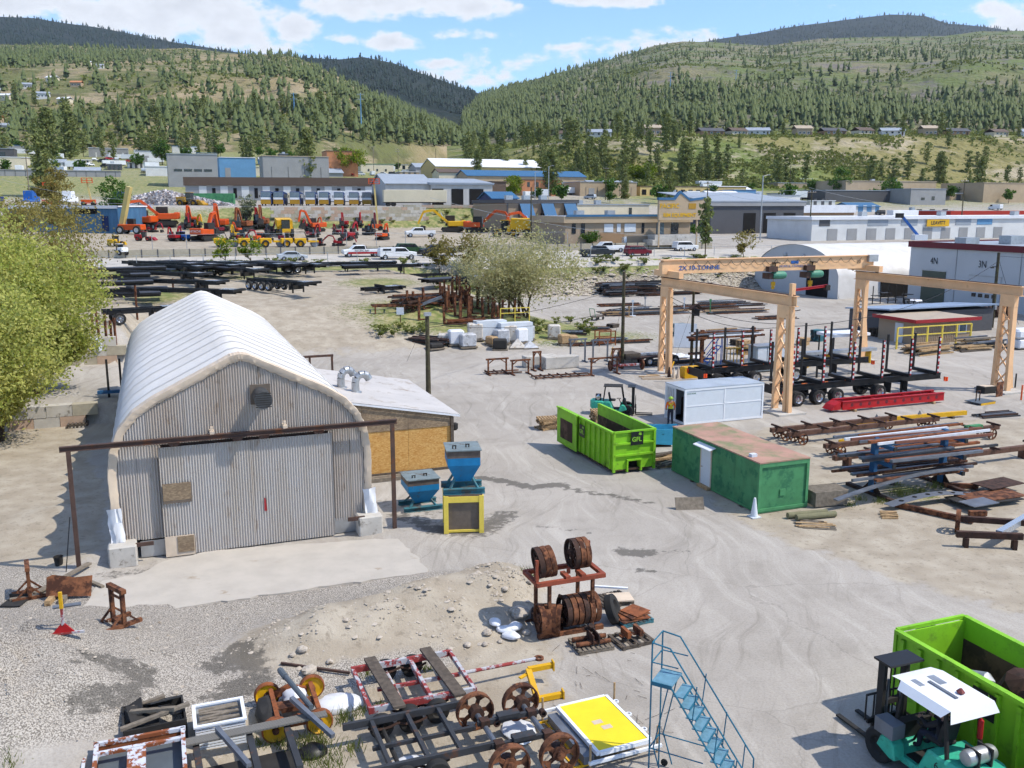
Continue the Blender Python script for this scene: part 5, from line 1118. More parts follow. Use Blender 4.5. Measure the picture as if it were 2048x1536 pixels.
# ================================================================ work stands,boards,bucket
def stand(label,loc,rz,h=1.12,single=False):
 t = thing('work_stand',label,'stand',loc,rz);mt = MATS['rust']
 MB().box((0,0,h+.07),(.16,.95,.14)).build('top_beam',mt,t)
 for y in ((-.34,.34) if not single else (0,)):
  MB().box((0,y,h/2),(.12,.12,h)).build('upright',mt,t);MB().box((0,y,.06),(1.15,.12,.12)).build('foot',mt,t)
  for s in (-1,1): MB().beam((0,y,.5),(s*.42,y,.1),.06,.06).build('brace',mt,t)
 if not single: MB().box((0,0,h-.2),(.06,.6,.06)).build('tie',mt,t);MB().box((0,0,.1),(.14,.6,.1)).build('tie',mt,t)
 return t
stand('rusty steel work stand on the gravel near the concrete apron',PG(238,1248),GA+R(30));stand('rusty steel work stand at the far left beside loose boards',PG(60,1192),R(29),1.1)
t = thing('tee_stand','thin yellow and red tee shaped stand on the gravel','stand',PG(128,1268),GA+R(-8));MB().box((0,0,.55),(.07,.07,.55)).build('lower_post',MATS['red_worn'],t);MB().box((0,0,1.05),(.09,.09,.5)).build('upper_post',MATS['yellow_deep'],t);MB().prism([(-.3,.05),(.3,.05),(.06,.32),(-.06,.32)],-.02,.02).build('gusset',MATS['red_paint'],t);MB().box((0,0,.03),(1.1,.08,.06)).build('foot',MATS['red_worn'],t)
o = MB().tube((-.35,0,0),(.4,.1,0),.06,8).build('tube_roller',MATS['steel_grey'],t);o.location = (.05,.25,.75)
for i,(a,b,w_,lb) in enumerate((((70,1192),(180,1134),.22,'long pale board reaching from the left stand to the rail post'),((20,1204),(80,1194),.16,'narrow board under the left work stand'),((178,1166),(206,1178),.14,'short board end on the edge of the concrete apron'),((95,1212),(112,1192),.2,'short timber block beside the tee stand'),((122,1208),(138,1188),.2,'second timber block under the leaning rust plate'))):
 p,q = PG(*a),PG(*b);o = MB().beam(Vector((0,0,.09)),(q-p)+Vector((0,0,.16 if i == 0 else .09)),w_,.07 if i < 3 else .17).build('board',MATS['wood_grey' if i != 3 else 'wood']);o.location = p;tag(o,lb,'board')
p = PG(140,1195);o = MB().prism([(-.75,-.3),(.75,-.42),(.78,.32),(.2,.3),(-.55,.45),(-.75,.38)],-.012,.012).build('steel_plate',MATS['rust']);o.location = (p.x,p.y,.45);o.rotation_euler = (R(-28),0,GA-R(8));tag(o,'large rusty steel plate leaning on timber blocks','plate')
p = PG(30,1206);o = MB().bx(-.35,.35,-.35,.35,.01,.05).bx(-.35,.35,.3,.35,.05,.2).build('rubber_mat',MATS['black_dull']);o.location = p;tag(o,'black rubber mat folded on the gravel at the left edge','mat')
p = PG(118,1130);t = thing('bucket','black pail lying near the rail post of the hall','bucket',p,0);MB().lathe([(.14,0),(.18,.34),(.19,.36),(.17,.35),(.13,.03)],16).build('pail',MATS['black_dull'],t,True);MB().path([Vector((.19*math.cos(a),0,.34-.2*math.sin(a))) for a in np.linspace(0,math.pi,8)],.008,5).build('handle',MATS['galv'],t)
# ================================================================ wheel rack
t = thing('wheel_rack','tall rusty steel rack holding cast wheel rims','rack',G(25.85,10.95),GA);W,D,z = 2.15,1.15,1.88
M('rack_red',C(176,88,62,.55),.75,var=.15,col2=C(130,80,58,.5),thr=.58,sc2=3)
for y in (0,D): MB().box((W/2,y,z),(W+.3,.14,.14)).build('shelf_beam',MATS['rack_red'],t);MB().box((W/2,y,.07),(W+.2,.16,.14)).build('base_beam',MATS['rust'],t)
for x in (-.1,W+.1): MB().box((x,D/2,z),(.14,D,.12)).build('end_beam',MATS['rack_red'],t)
for x in (.3,W-.3):
 for y in (0,D): MB().box((x,y,.98),(.10,.12,1.8)).build('upright',MATS['rust'],t)
for (x,y) in ((-.1,.1),(.62,D),(1.2,.5),(W+.08,D)): MB().box((x,y,z+.4 if x != 1.2 else z+.12),(.1,.1,.8 if x != 1.2 else .2)).build('stop_post',MATS['rack_red'],t)
for (x,y,l) in ((.95,.2,.5),(1.5,.2,.55)): MB().box((x,y,z+.1),(.16,l,.12)).build('stub',MATS['rack_red'],t)
MB().beam((.9,.5,1.15),(1.75,.9,.55),.16,.1).build('slant_plate',MATS['rust'],t)
def rim_at(label,x,y,zz,tilt=0.,yaw=0.,mt=None,s=1.):
 p = G(25.85,10.95)+GV*x+GU*y;o = bpy.data.objects.new('cast_wheel',mt or RIM);COL.objects.link(o);o.location = (p.x,p.y,zz);o.rotation_euler = (R(90) if tilt == 90 else R(tilt),0,GA+R(90)+R(yaw));o.scale = (s,s*.85,s);return tag(o,label,'wheel','cast rims on and under the rusty rack')
for i in range(3): rim_at('cast rim leaning on the upper left of the rusty rack, %s from the left' % ['first','second','third'][i],.12+.2*i,.5,z+.55,-8,-4,RIMD if i == 0 else RIM)
for i in range(3): rim_at('cast rim on the upper right of the rusty rack, %s from the left' % ['first','second','third'][i],1.45+.2*i,.75,z+.58,0,0,RIMD if i == 0 else RIM)
for i in range(6): rim_at('upright cast rim in the row of six under the rack, %s from the left' % ['first','second','third','fourth','fifth','sixth'][i],1.0+.21*i,.35,.66,0,0,RIMD if i % 3 == 0 else RIM)
for i in range(4): rim_at('rim fallen sideways under the left of the rack, %s of the four' % ['first','second','third','fourth'][i],.05+.24*i,.15+.02*i,.6-.05*i,0,-6-9*i,RIM)
rim_at('large dark rim lying flat under the back of the rack',.7,1.0,.35,90,0,RIMD,1.15);rim_at('second dark rim lying flat beneath the other under the rack',.75,1.05,.16,90,30,RIMD,1.12)
t = thing('truck_tyre','worn black truck tyre leaning at the right end of the wheel rack','tyre',G(26.2,13.75,.42),GA+R(55));o = wheel(t,(0,0,0),.52,.3,'Y','black_dull',.6,'tyre_body');o.rotation_euler = (R(-22),0,0)
# ================================================================ pallets
def pallet_meshes(mat):
 d = MB().box((0,0,0),(.10,1.0,.02)).mesh('deck_board',MATS[mat]);s = MB().box((0,0,0),(1.2,.05,.10)).mesh('stringer',MATS[mat]);return d,s
PM = {m_: pallet_meshes(m_) for m_ in ('wood','wood_grey','wood_old','teal_steel')}
def pallet(label,loc,rz,mat='wood_grey',group=None,gaps=8,tilt=(0,0)):
 t = thing('pallet',label,'pallet',loc,rz,group);t.rotation_euler = (tilt[0],tilt[1],rz);d,s = PM[mat]
 for y in (-.46,0,.46): o = bpy.data.objects.new('stringer',s);COL.objects.link(o);o.parent = t;o.location = (0,y,.07)
 for z,n in ((.13,gaps),(.01,3)):
  for k in range(n): o = bpy.data.objects.new('deck_board',d);COL.objects.link(o);o.parent = t;o.location = (-.55+1.1*k/(n-1),0,z)
 return t
def flat(name,label,cat,loc,size,rz,mat,tilt=0.,outline=None):
 mb = MB().prism(outline,-size[2]/2,size[2]/2,'Z') if outline else MB().box((0,0,0),size)
 o = mb.build(name,MATS[mat]);o.location = loc;o.rotation_euler = (tilt,0,rz);return tag(o,label,cat)
a = PG(1182,1292);pallet('grey pallet carrying a rusty pipe assembly',a,GA+R(-2),'wood_grey')
t = thing('pipe_assembly','rusty welded pipe assembly on the grey pallet','scrap',a+Vector((0,0,.16)),GA-R(4))
for y in (-.25,.12): MB().tube((-.6,y,.08),(.55,y,.08),.075,10).build('pipe',MATS['rust'],t)
for x in (-.05,.15): MB().box((x,-.05,.2),(.04,.6,.3)).build('plate',MATS['rust_dark'],t)
MB().tube((0.05,.3,.2),(.05,.1,.5),.09,10).box((.05,.25,.35),(.35,.08,.12)).build('clevis',MATS['rust_dark'],t)
b = PG(1262,1282);pallet('weathered grey pallet with two rusty brackets',b,GA+R(4),'wood_old',gaps=5)
for i,x in enumerate((-.2,.25)): o = MB().box((0,0,.2),(.12,.5,.22)).box((0,.0,.1),(.4,.16,.04)).build('bracket',MATS['rust_orange' if i == 0 else 'rust']);o.location = b+GV*x+Vector((0,0,.14));o.rotation_euler = (0,0,GA);tag(o,('left' if i == 0 else 'right')+' rusty bracket on the weathered pallet','bracket')
c = PG(1262,1240);pallet('teal edged pallet under rusty cut plates',c,GA+R(4),'teal_steel')
for i in range(4): flat('cut_plate','%s rusty plate cut with holes on the teal pallet' % ['lowest','second lowest','second highest','topmost'][i],'plate',c+Vector((.05*i,.08*i-.1,.18+.035*i)),(1.1-.12*i,.75,.02),GA+R([5,-12,14,24][i]),'rust_orange' if i % 2 else 'rust')
d = PG(1225,1203);pallet('dark pallet of scrap steel behind the wheel rack',d,GA+R(6),'wood_old');flat('concrete_slab','pale flat slab lying behind the cut plates','slab',PG(1240,1205)+Vector((0,0,.2)),(.85,.7,.05),GA+R(-12),'trim_beige');flat('white_board','narrow white board on the scrap behind the wheel rack','board',PG(1222,1190)+Vector((0,0,.3)),(1.2,.1,.06),GA+R(-30),'white_frame')
# ================================================================ rocks,bags,sticks on the dirt bank
def rock_mesh(seed):
 mb = MB().ball((0,0,0),1,9,6);V = []
 for p in mb.v: q = Vector(p);k = .7+.6*float(fbm(q.x*1.5+seed*5,q.y*1.5+q.z*2,1.3,2,seed));V.append(tuple(q*k))
 mb.v = V;return mb.mesh('rock',MATS['rock_pale'],False)
M('rock_pale',C(206,194,178,.66),.9,var=.15,scale=3,col2=C(160,146,128,.62),thr=.58,sc2=4);RK = [rock_mesh(i) for i in range(5)]
big = [(1040,1232,.42),(975,1268,.2),(1053,1268,.18),(618,1345,.26),(1010,1180,.14),(980,1172,.1),(660,1325,.14),(605,1302,.2),(1060,1165,.15),(935,1292,.14),(900,1300,.12),(970,1290,.12),(350,1388,.12),(585,1312,.12),(1000,1285,.1)]
sizes = ['large flat','pale round','small round','big white','small','little','grey','light','squat','pale','tiny','knobbly','lone white','sandy','chipped']
where = ['beside the wheel rack','next to the sand bags','in front of the sand bags','behind the yellow wheeled bogie','on top of the dirt bank','at the crest of the dirt bank','at the left foot of the dirt bank','on the left end of the dirt bank','at the right end of the dirt bank','below the sand bags','on the slope below the dirt bank','between sand bags and red trailer','on the dark soil above the white crate','left of the dirt bank','just below the sand bags']
for i,(x,y,r) in enumerate(big):
 p = PG(x,y);o = bpy.data.objects.new('rock',RK[i % 5]);COL.objects.link(o);o.location = p+Vector((0,0,r*.3));o.scale = (r,r*.9,r*.55);o.rotation_euler = (0,0,i*1.3);tag(o,sizes[i]+' rock '+where[i],'rock')
P = [];
V = [];F = []
def pebbles(name,label,n,pick,r0,r1,mat):
 V = [];F = [];k = 0
 for i in range(n):
  p = pick();r = random.uniform(r0,r1)*(1+2*(random.random() > .93));a = random.uniform(0,6.28)
  pts = [(r*math.cos(a+j*1.2566)*random.uniform(.7,1.2),r*math.sin(a+j*1.2566)*random.uniform(.7,1.2),0) for j in range(5)]
  for q in pts: V.append((p.x+q[0],p.y+q[1],p.z-.01))
  V.append((p.x+random.uniform(-.5,.5)*r,p.y+random.uniform(-.5,.5)*r,p.z+r*random.uniform(.3,.6)));F += [(k+j,k+(j+1) % 5,k+5) for j in range(5)];k += 6
 return tag(bigmesh(name,np.array(V),np.array(F),MATS[mat]),label,kind='stuff')
def onberm():
 b = random.choice(BERM[:9]);x = random.gauss(b[0],b[3]*.75);y = random.gauss(b[1]-.3,b[3]*.7);return Vector((x,y,float(hgt(x,y))))
pebbles('bank_pebbles','pebbles and clods on the dirt bank',1500,onberm,.015,.05,'rock_pale')
def ongrav():
 q = PX(random.uniform(-100,640),random.uniform(1180,1530));q.z = float(hgt(q.x,q.y));return q
pebbles('gravel_stones','loose gravel stones at the lower left',2600,ongrav,.012,.03,'rock_pale')
for i,(x,y) in enumerate(((1012,1265),(1030,1262),(990,1250),(1022,1278))):
 p = PG(x,y);mb = MB().ball((0,0,0),1,12,8);mb.v = [(a*.34,b*.2,max(-.5,c)*.13*(1+.25*math.sin(5*a+i))) for a,b,c in mb.v];o = mb.build('sand_bag',MATS['wrap_white'],None,True);o.location = p+Vector((0,0,.1+.06*(i == 1)));o.rotation_euler = (.1,.1,i*.9);tag(o,['left','topmost','rear torn','front'][i]+' white sand bag at the foot of the dirt bank','sand bag')
MB_ = MB()
for i in range(40):
 q = PX(random.uniform(1100,1330),random.uniform(1300,1520));a = random.uniform(0,6.28);l = random.uniform(.1,.5);z = float(hgt(q.x,q.y))+.02;MB_.tube((q.x,q.y,z),(q.x+math.cos(a)*l,q.y+math.sin(a)*l,z+.02),.006,3,cap=False)
tag(MB_.build('twigs',MATS['bark']),'thin twigs and wire bits strewn on the asphalt',kind='stuff')
p,q = PG(562,1330),PG(700,1352);o = MB().beam((0,0,.06),(q-p)+Vector((0,0,.1)),.07,.07).build('steel_bar',MATS['steel_brown']);o.location = p;tag(o,'long thin steel bar behind the red trailer frame','bar')
def tufts(name,label,pts,mat,h=.25,n=26):
 V = [];F = [];k = 0
 for (x,y,s) in pts:
  c = PG(x,y)
  for i in range(int(n*s)):
   a = random.uniform(0,6.28);r = random.uniform(0,.4*s);bx,by = c.x+r*math.cos(a),c.y+r*math.sin(a);z = float(hgt(bx,by));b = random.uniform(0,6.28);l = h*s*random.uniform(.5,1.2)
   V += [(bx-.012,by,z),(bx+.012,by,z),(bx+math.cos(b)*l*.5,by+math.sin(b)*l*.5,z+l)];F.append((k,k+1,k+2));k += 3
 return tag(bigmesh(name,np.array(V),np.array(F),MATS[mat]),label,kind='stuff')
tufts('weeds','green weeds growing between the scrap in the foreground',[(690,1440,1.3),(640,1490,1.2),(655,1530,1.2),(735,1350,.8),(720,1420,.8),(1060,1150,.9),(625,1480,1),(590,1500,1),(700,1500,1),(20,1525,.7),(850,1340,.6),(760,1410,.6),(560,1490,.8),(620,1520,1.1),(520,1490,.8),(1700,1010,1),(1800,990,1.3),(1840,985,1.2),(1760,1005,1),(1870,975,1.2),(1790,970,1),(1720,1000,1)],'shrub_leaf',.3,60)
# ================================================================ generic yard helpers
BAR = {}
def bar_mesh(mat):
 if mat not in BAR: BAR[mat] = MB().box((0,0,0),(1,1,1)).mesh('bar',MATS[mat])
 return BAR[mat]
def pile(name,label,cat,loc,rz,L,W,H,n,mats,part='bar',jit=3.,w=(.08,.2),hh=(.06,.16)):
 t = thing(name,label,cat,loc,rz)
 for i in range(n):
  o = bpy.data.objects.new(part,bar_mesh(mats[i % len(mats)]));COL.objects.link(o);o.parent = t;l = L*random.uniform(.6,1.0)
  a = random.uniform(*w);b = random.uniform(*hh);o.scale = (l,a,b);o.location = (random.uniform(-1,1)*(L-l)/2,-W/2+W*((i*.618) % 1),b/2+H*(i/n)*random.uniform(.7,1));o.rotation_euler = (0,random.uniform(-.01,.01),R(random.uniform(-jit,jit)))
 return t
def wire(label,a,b,sag,r=.03,mat='cable',name='overhead_wire',group=None):
 a = Vector(a);b = Vector(b);n = 14;pts = [a.lerp(b,i/n)-Vector((0,0,sag*(1-(2*i/n-1)**2))) for i in range(n+1)];mb = MB()
 for p,q in zip(pts[:-1],pts[1:]): mb.tube(p,q,r,4,cap=False)
 return tag(mb.build(name,MATS[mat]),label,'wire',group)
def pole(label,loc,h,r=.14,arms=0,mat='pole_wood',lamp=False,rz=GA,cat='pole',name='utility_pole',box=False):
 t = thing(name,label,cat,loc,rz);MB().tube((0,0,-.3),(0,0,h),r,10,r*.72).build('shaft',MATS[mat],t,True)
 for k in range(arms):
  c = MB().box((0,0,h-.5-1.0*k),(2.4,.12,.14)).build('crossarm',MATS['wood_grey'],t)
  for x in (-1.05,-.45,.45,1.05): MB().lathe([(.04,0),(.07,.08),(.03,.2)],6,(x,0,h-.43-1.0*k)).build('insulator',MATS['white_panel'],c)
 if box: MB().lathe([(.22,0),(.25,.1),(.25,.7),(.2,.8)],10,(.3,0,h-2.6)).build('transformer',MATS['galv'],t)
 if lamp: MB().tube((0,0,h-.1),(1.3,0,h+.25),.05,6).box((1.5,0,h+.22),(.6,.24,.12)).build('lamp_arm',MATS['galv'],t)
 return t
# ================================================================ yard poles and wires
p1 = PX(857,792);p2 = PX(1244,735);p3 = PX(1382,732);p4 = PX(1983,655)
t = pole('short greenish wooden pole with guy wire behind the plywood shed',p1,6.2,.2);MB().box((.0,-.1,6.1),(.5,.3,.25)).build('lamp_head',MATS['galv'],t)
MB().tube((0,-.15,6.0),(-1.9,-1.2,2.9),.012,4).build('guy_wire',MATS['cable'],t)
pole('wooden pole in the yard left of the crane',p2,8.3,.17,cat='pole');t = pole('wooden pole with a small bird house inside the crane bay',p3,6.6,.15)
MB().box((.1,-.3,4.75),(.5,.45,.55)).build('bird_house',MATS['black_dull'],t);MB().prism([(-.45,5.0),(.1,5.4),(.65,5.0),(.65,5.08),(.1,5.5),(-.45,5.08)],-.65,.05).build('bird_house_roof',MATS['rust_dark'],t)
t = pole('dark wooden pole standing before the grey workshop',p4,8.6,.22);MB().box((-.45,0,7.0),(.7,.08,.1)).box((-.8,0,6.9),(.3,.25,.14)).build('lamp_head',MATS['black_dull'],t);MB().box((0,-.25,2.4),(.3,.2,.6)).build('meter_box',MATS['galv'],t)
wt = [(p1+Vector((0,0,5.4)),p2+Vector((0,0,5.3)),.9,'twisted wire from the short green pole to the next yard pole'),(p1+Vector((0,0,5.1)),G(104,62,6),1.0,'striped twisted wire running behind the big tree from the green pole'),(p2+Vector((0,0,5.2)),p3+Vector((0,0,5.2)),.6,'wire between the two wooden poles beside the crane'),
 (G(66.5,39.3,6.6),G(51.5,39.6,6.0),.6,'upper black cable slung under the near crane runway'),(G(66.5,39.5,6.2),G(51.5,39.8,5.8),.9,'lower black cable slung under the near crane runway'),(G(51.4,39.7,5.8),p4+Vector((0,0,7.6)),1.6,'striped wire from the crane leg to the pole before the grey workshop'),
 (p4+Vector((0,0,8.2)),p4+Vector((26,-12,9.5)),.8,'wire leaving the workshop pole to the right'),(p4+Vector((0,0,8.0)),G(80,95,0),.1,'guy wire of the pole before the grey workshop')]
for a,b,s,l in wt: wire(l,a,b,s,.022)
for (a,b,l) in ((p2+Vector((-.1,-.2,5.9)),PX(1222,712),'long guy wire of the pole left of the crane'),(p3+Vector((0,-.2,5.4)),PX(1340,745),'guy wire of the pole with the bird house')):
 wire(l,a,b,0,.012);c = Vector(b).lerp(Vector(a),.16);o = MB().tube((0,0,0),(c-Vector(b)),.06,6).build('guy_guard',MATS['yellow_deep']);o.location = b;tag(o,'yellow guard tube on the '+l.replace('long ',''),'guard')
# ================================================================ log trailers under the crane
STK = MB().box((0,0,0),(.11,.11,1)).mesh('stake',MATS['black_paint'])
def stripe_mat():
 m,t = newmat('stripe');p = t.pos();w = t.math('FRACT',t.math('MULTIPLY',t.sepz(p),2.6)) if hasattr(t,'sepz') else None
 s = t.N.new('ShaderNodeSeparateXYZ');t.L.new(p,s.inputs[0]);w = t.math('FRACT',t.math('MULTIPLY',s.outputs[2],2.6));c = t.mix(t.math('GREATER_THAN',w,.5),C(190,30,40,.65),C(226,226,230,.75));c = t.mix(t.math('GREATER_THAN',t.math('FRACT',t.math('MULTIPLY',s.outputs[2],1.3)),.88),c,C(40,40,42,.6));t.L.new(c,t.b.inputs['Base Color']);t.b.inputs['Roughness'].default_value = .4
stripe_mat();STS = MB().box((0,0,0),(.10,.03,1)).mesh('reflector_strip',MATS['stripe'])
def log_trailer(label,loc,rz,nb=6,L=14.5,axles=(1.0,2.75,4.4,8.2),sp=2.62,W=2.4):
 """x along the frame, near side at y=0"""
 t = thing('log_trailer',label,'trailer',loc,rz);bk = MATS['black_paint'];z = 1.22
 for y in (.72,W-.72): MB().ibeam((-.3,y,z),(L,y,z),.16,.46,.03,.03).build('frame_rail',bk,t)
 for x in np.linspace(0,L-.5,9): MB().box((x,W/2,z),(.10,.9,.2)).build('cross_member',bk,t)
 MB().box((-.35,W/2,z-.15),(.12,W,.6)).build('bumper',bk,t);MB().box((L-1.8,W/2,z+.2),(2.2,.9,.04)).build('deck_plate',MATS['steel_grey'],t)
 for k in range(nb):
  x = .3+sp*k;b = MB().box((x,W/2,z+.36),(.26,W+.1,.24)).build('bunk',bk,t)
  for y in (.02,W-.02):
   o = bpy.data.objects.new('stake',STK);COL.objects.link(o);o.parent = t;o.location = (x,y,z+1.75);o.scale = (1.2,1.2,2.7)
   if y < 1: q = bpy.data.objects.new('reflector_strip',STS);COL.objects.link(q);q.parent = o;q.location = (0,-.07,0)
 for x in axles:
  MB().tube((x,.1,.52),(x,W-.1,.52),.09,8).build('axle',bk,t)
  for y in (.14,W-.14): wheel(t,(x,y,.52),.52,.27,'Y','chrome',.6)
  for y in (.46,W-.46): wheel(t,(x,y,.52),.52,.26,'Y','black_dull',.6)
 for x in (axles[-1]+.95,L-3.8): MB().box((x,.4,.75),(.04,.7,.75)).build('mud_flap',MATS['rubber'],t);MB().box((x,W-.4,.75),(.04,.7,.75)).build('mud_flap',MATS['rubber'],t)
 for y in (.5,W-.5): MB().box((10.6,y,.55),(.12,.12,1.0)).build('landing_leg',bk,t)
 for (x,y) in ((-.4,.0),(-.4,W),(L,W*.1)): MB().add([(x,y-.16,z-.35),(x,y+.16,z-.35),(x,y+.16,z-.02),(x,y-.16,z-.02)],[(0,1,2,3)]).add([(x+.16,y-.12,z-.35),(x-.16,y-.12,z-.35),(x-.16,y-.12,z-.02),(x+.16,y-.12,z-.02)],[(0,1,2,3)]).build('warning_flag',MATS['orange_flag'],t)
 for x in (1.8,3.6,5.6): MB().box((x,.55,z+.28),(.5,.05,.05)).build('load_strap',M('strap_orange',C(226,120,60,.7),.6),t)
 return t
log_trailer('near black log trailer with red and white stakes under the crane',G(52.0,40.6),GA)
log_trailer('far black log trailer parked behind the near one under the crane',G(59.9,39.3),GA,nb=6,L=16)
# ================================================================ things round the crane
t = thing('ballast_block','bright yellow concrete ballast block by the crane leg','block',G(64.5,40.7),GA);MB().prism([(-.95,0),(.95,0),(.95,.75),(.85,.9),(-.85,.9),(-.95,.75)],-.4,.4).build('block',MATS['yellow_deep'],t)
for i,(x,y,m_) in enumerate(((1338,756,'rust_dark'),(1347,757,'trim_beige'),(1356,757,'trim_beige'),(1366,755,'cone_orange'),(1508,1034,'white_panel'))):
 p = PG(x,y);t = thing('traffic_cone',['dark old traffic cone at the left of the cone row','faded traffic cone second in the row by the crane leg','faded traffic cone third in the row by the crane leg','orange traffic cone with white band at the end of the row','white cone at the corner of the green container'][i],'cone',p,GA);s = 1.0
 MB().bx(-.2,.2,-.2,.2,0,.04).build('cone_base',MATS[m_ if i else 'rubber'],t);MB().lathe([(.15,.04),(.045,.78),(.02,.8)],12).build('cone_body',MATS[m_],t,True)
 if i == 3: MB().lathe([(.112,.34),(.085,.5)],12).build('band',MATS['white_frame'],t)
 t.scale = (1.15,)*3
def concrete_block(label,u,v,l=1.5,h=.75,d=.75,rz=0.,mt='concrete'):
 o = MB().box((0,0,h/2),(l,d,h)).build('concrete_block',MATS[mt],None,bevel=.05);o.location = G(u,v,hz(G(u,v)));o.rotation_euler = (0,0,GA+rz);return tag(o,label,'block')
concrete_block('large pale concrete block among the rusty work frames',72.5,32.4,3.2,1.05,1.0);concrete_block('concrete block behind the large one among the work frames',73.8,31.0,3.0,1.0,1.0);concrete_block('concrete block beside the wheeled dolly left of the crane',72.2,38.5,2.2,.95,.9)
for i,(u,v,w_,h,lb) in enumerate(((71.5,26.2,2.0,1.3,'low rusty trestle farthest left of the work frames'),(70.8,28.0,1.8,1.2,'second rusty trestle from the left of the work frames'),(68.2,34.5,3.0,1.4,'wide rusty trestle in front of the concrete block'),(72.0,30.0,.8,1.6,'pair of rusty uprights left of the concrete block'),(74.5,35.0,1.8,2.1,'tall grey pipe stand right of the concrete block'),(74.0,37.0,1.8,2.0,'second tall grey pipe stand near the dolly'),(70.5,36.8,.9,1.7,'narrow rusty stand beside the two wheeled axle'))):
 p = G(u,v);t = thing('trestle',lb,'stand',p,GA);mt = MATS['rust' if 'grey' not in lb else 'steel_grey'];MB().box((0,0,h),(w_,.12,.14)).build('top_beam',mt,t)
 for s in (-1,1): MB().box((s*w_*.4,0,h/2),(.12,.12,h)).build('upright',mt,t);MB().box((s*w_*.4,0,.06),(.12,1.1,.1)).build('foot',mt,t);MB().beam((s*w_*.4,0,h*.7),(s*w_*.12,0,h),.07,.07).build('brace',mt,t)
t = thing('wheeled_axle','red bar with two solid wheels below the concrete blocks','axle',G(69.4,37.2),GA-R(6));MB().box((0,0,.45),(2.6,.2,.18)).build('bar',MATS['red_worn'],t)
for x in (-1.45,1.45): wheel(t,(x,0,.45),.45,.18,'X','rust',.85,tyre='rust')
t = thing('dolly_trailer','low dark dolly trailer loaded with a shiny beam','trailer',G(71.2,38.6),GA+R(2));MB().box((1.9,0,.75),(4.6,1.6,.12)).build('deck',MATS['rust_dark'],t);MB().box((-.2,0,.95),(1.5,1.5,.5)).build('bin',MATS['wood_old'],t)
for x in (1.4,4.0):
 for y in (-.85,.85): wheel(t,(x,y,.42),.42,.22,'Y','chrome',.5)
o = MB().box((0,0,.1),(4.8,.3,.2)).build('steel_beam',MATS['silver_paint']);o.location = G(71.3,40.2,.85);o.rotation_euler = (0,0,GA+R(2));tag(o,'shiny silver beam lying on the dolly trailer','beam')
for i,(x,y,L,lb) in enumerate(((1010,748,3.0,'rusty roller rails on the ground at the left of the work frames'),(1105,757,5.0,'long set of roller rails before the concrete block'))):
 p = PG(x,y);t = thing('roller_rails',lb,'rails',p,GA-R(4))
 for yy in (0,1.0): MB().box((L/2-1.5,yy,.1),(L,.1,.1)).build('rail',MATS['rust'],t)
 for k in range(int(L*1.3)): MB().box((-1.4+k*.75,.5,.17),(.10,1.6,.08)).build('roller',MATS['rust_dark'],t)
pile('plank_stack','flat broken pallet boards lying before the crane leg','boards',PG(1310,755),GA+R(-15),2.6,1.6,.1,9,['wood','trim_beige'],'plank',6,(.1,.2),(.03,.05))
# pallets left of and behind the lime bin
for i in range(5): pallet('pallet on the low stack left of the lime bin, %s from the ground' % ['first','second','third','fourth','fifth'][i],G(52.4+random.uniform(-.1,.1),22.6+random.uniform(-.15,.15),.145*i),GA+R(random.uniform(-14,14)),'wood','pallets left of the lime bin',7)
for i in range(8): pallet('pallet on the tall stack behind the lime bin, %s from the ground' % ['first','second','third','fourth','fifth','sixth','seventh','eighth'][i],G(51.5+random.uniform(-.1,.1),25.9+random.uniform(-.1,.1),.145*i),GA+R(random.uniform(-8,8)),'wood','pallets behind the lime bin',7)
o = MB().lathe([(1.6,0),(1.1,.45),(.4,.75),(0,.85)],14).build('wood_chip_heap',MATS['wood_grey'],None,True);o.location = G(53.0,24.2);tag(o,'brown heap of wood chips behind the lime bin','heap')
# tipping skip
t = thing('tipping_skip','sky blue tipping skip between lime bin and green container','skip',G(46.3,27.3),GA+R(-12));V = [(-.9,-.6,.25),(.5,-.6,.1),(1.1,-.6,1.05),(-1.05,-.6,1.1)];w_ = 1.3
M('skip_blue',C(70,178,220,.62),.55,var=.1,col2=C(40,120,150,.5),thr=.62)
for y in (-.65,.65): MB().prism([(-.9,.25),(.5,.12),(1.15,1.05),(-1.05,1.1)],y-.02,y+.02).build('side',MATS['skip_blue'],t)
MB().beam((-.95,0,.25),(-1.05,0,1.1),1.3,.04,(0,1,0)).build('back',MATS['skip_blue'],t);MB().beam((-.9,0,.25),(.5,0,.12),1.3,.04).beam((.5,0,.12),(1.15,0,1.05),1.3,.04).build('floor',MATS['skip_blue'],t);MB().bx(-.8,.4,-.5,.5,0,.1).build('base',MATS['rust_dark'],t)
# boards and bits round the green container
o = MB().box((0,0,.27),(1.35,.04,.62)).build('plywood_board',MATS['wood_grey']);o.location = G(35.4,22.5);o.rotation_euler = (R(-28),0,GA-R(16));tag(o,'weathered plywood board lying left of the green container','board')
for i,(du,dv) in enumerate(((0,0),(.35,.2))): o = MB().tube((-1.0,0,.15),(1.0,0,.15),.14,12).build('log',M('log_green',C(150,146,112,.55),.85,var=.15));o.location = G(32.6-du,26.9+dv);o.rotation_euler = (0,0,GA+R(-6));tag(o,('near' if i else 'far')+' pale round post lying before the green container','post')
t = thing('wooden_crate','grey wooden crate beside the green container','crate',G(33.9,28.9),GA+R(-6))
for (a,b,c,d) in ((-.85,.85,-.6,-.56),(-.85,.85,.56,.6),(-.85,-.81,-.56,.56),(.81,.85,-.56,.56)): MB().bx(a,b,c,d,.08,.75).build('side',MATS['wood_grey'],t)
for k in range(7): MB().bx(-.9,.9,-.6+k*.17,-.48+k*.17,.75,.78).build('lid_board',MATS['wood_grey'],t)
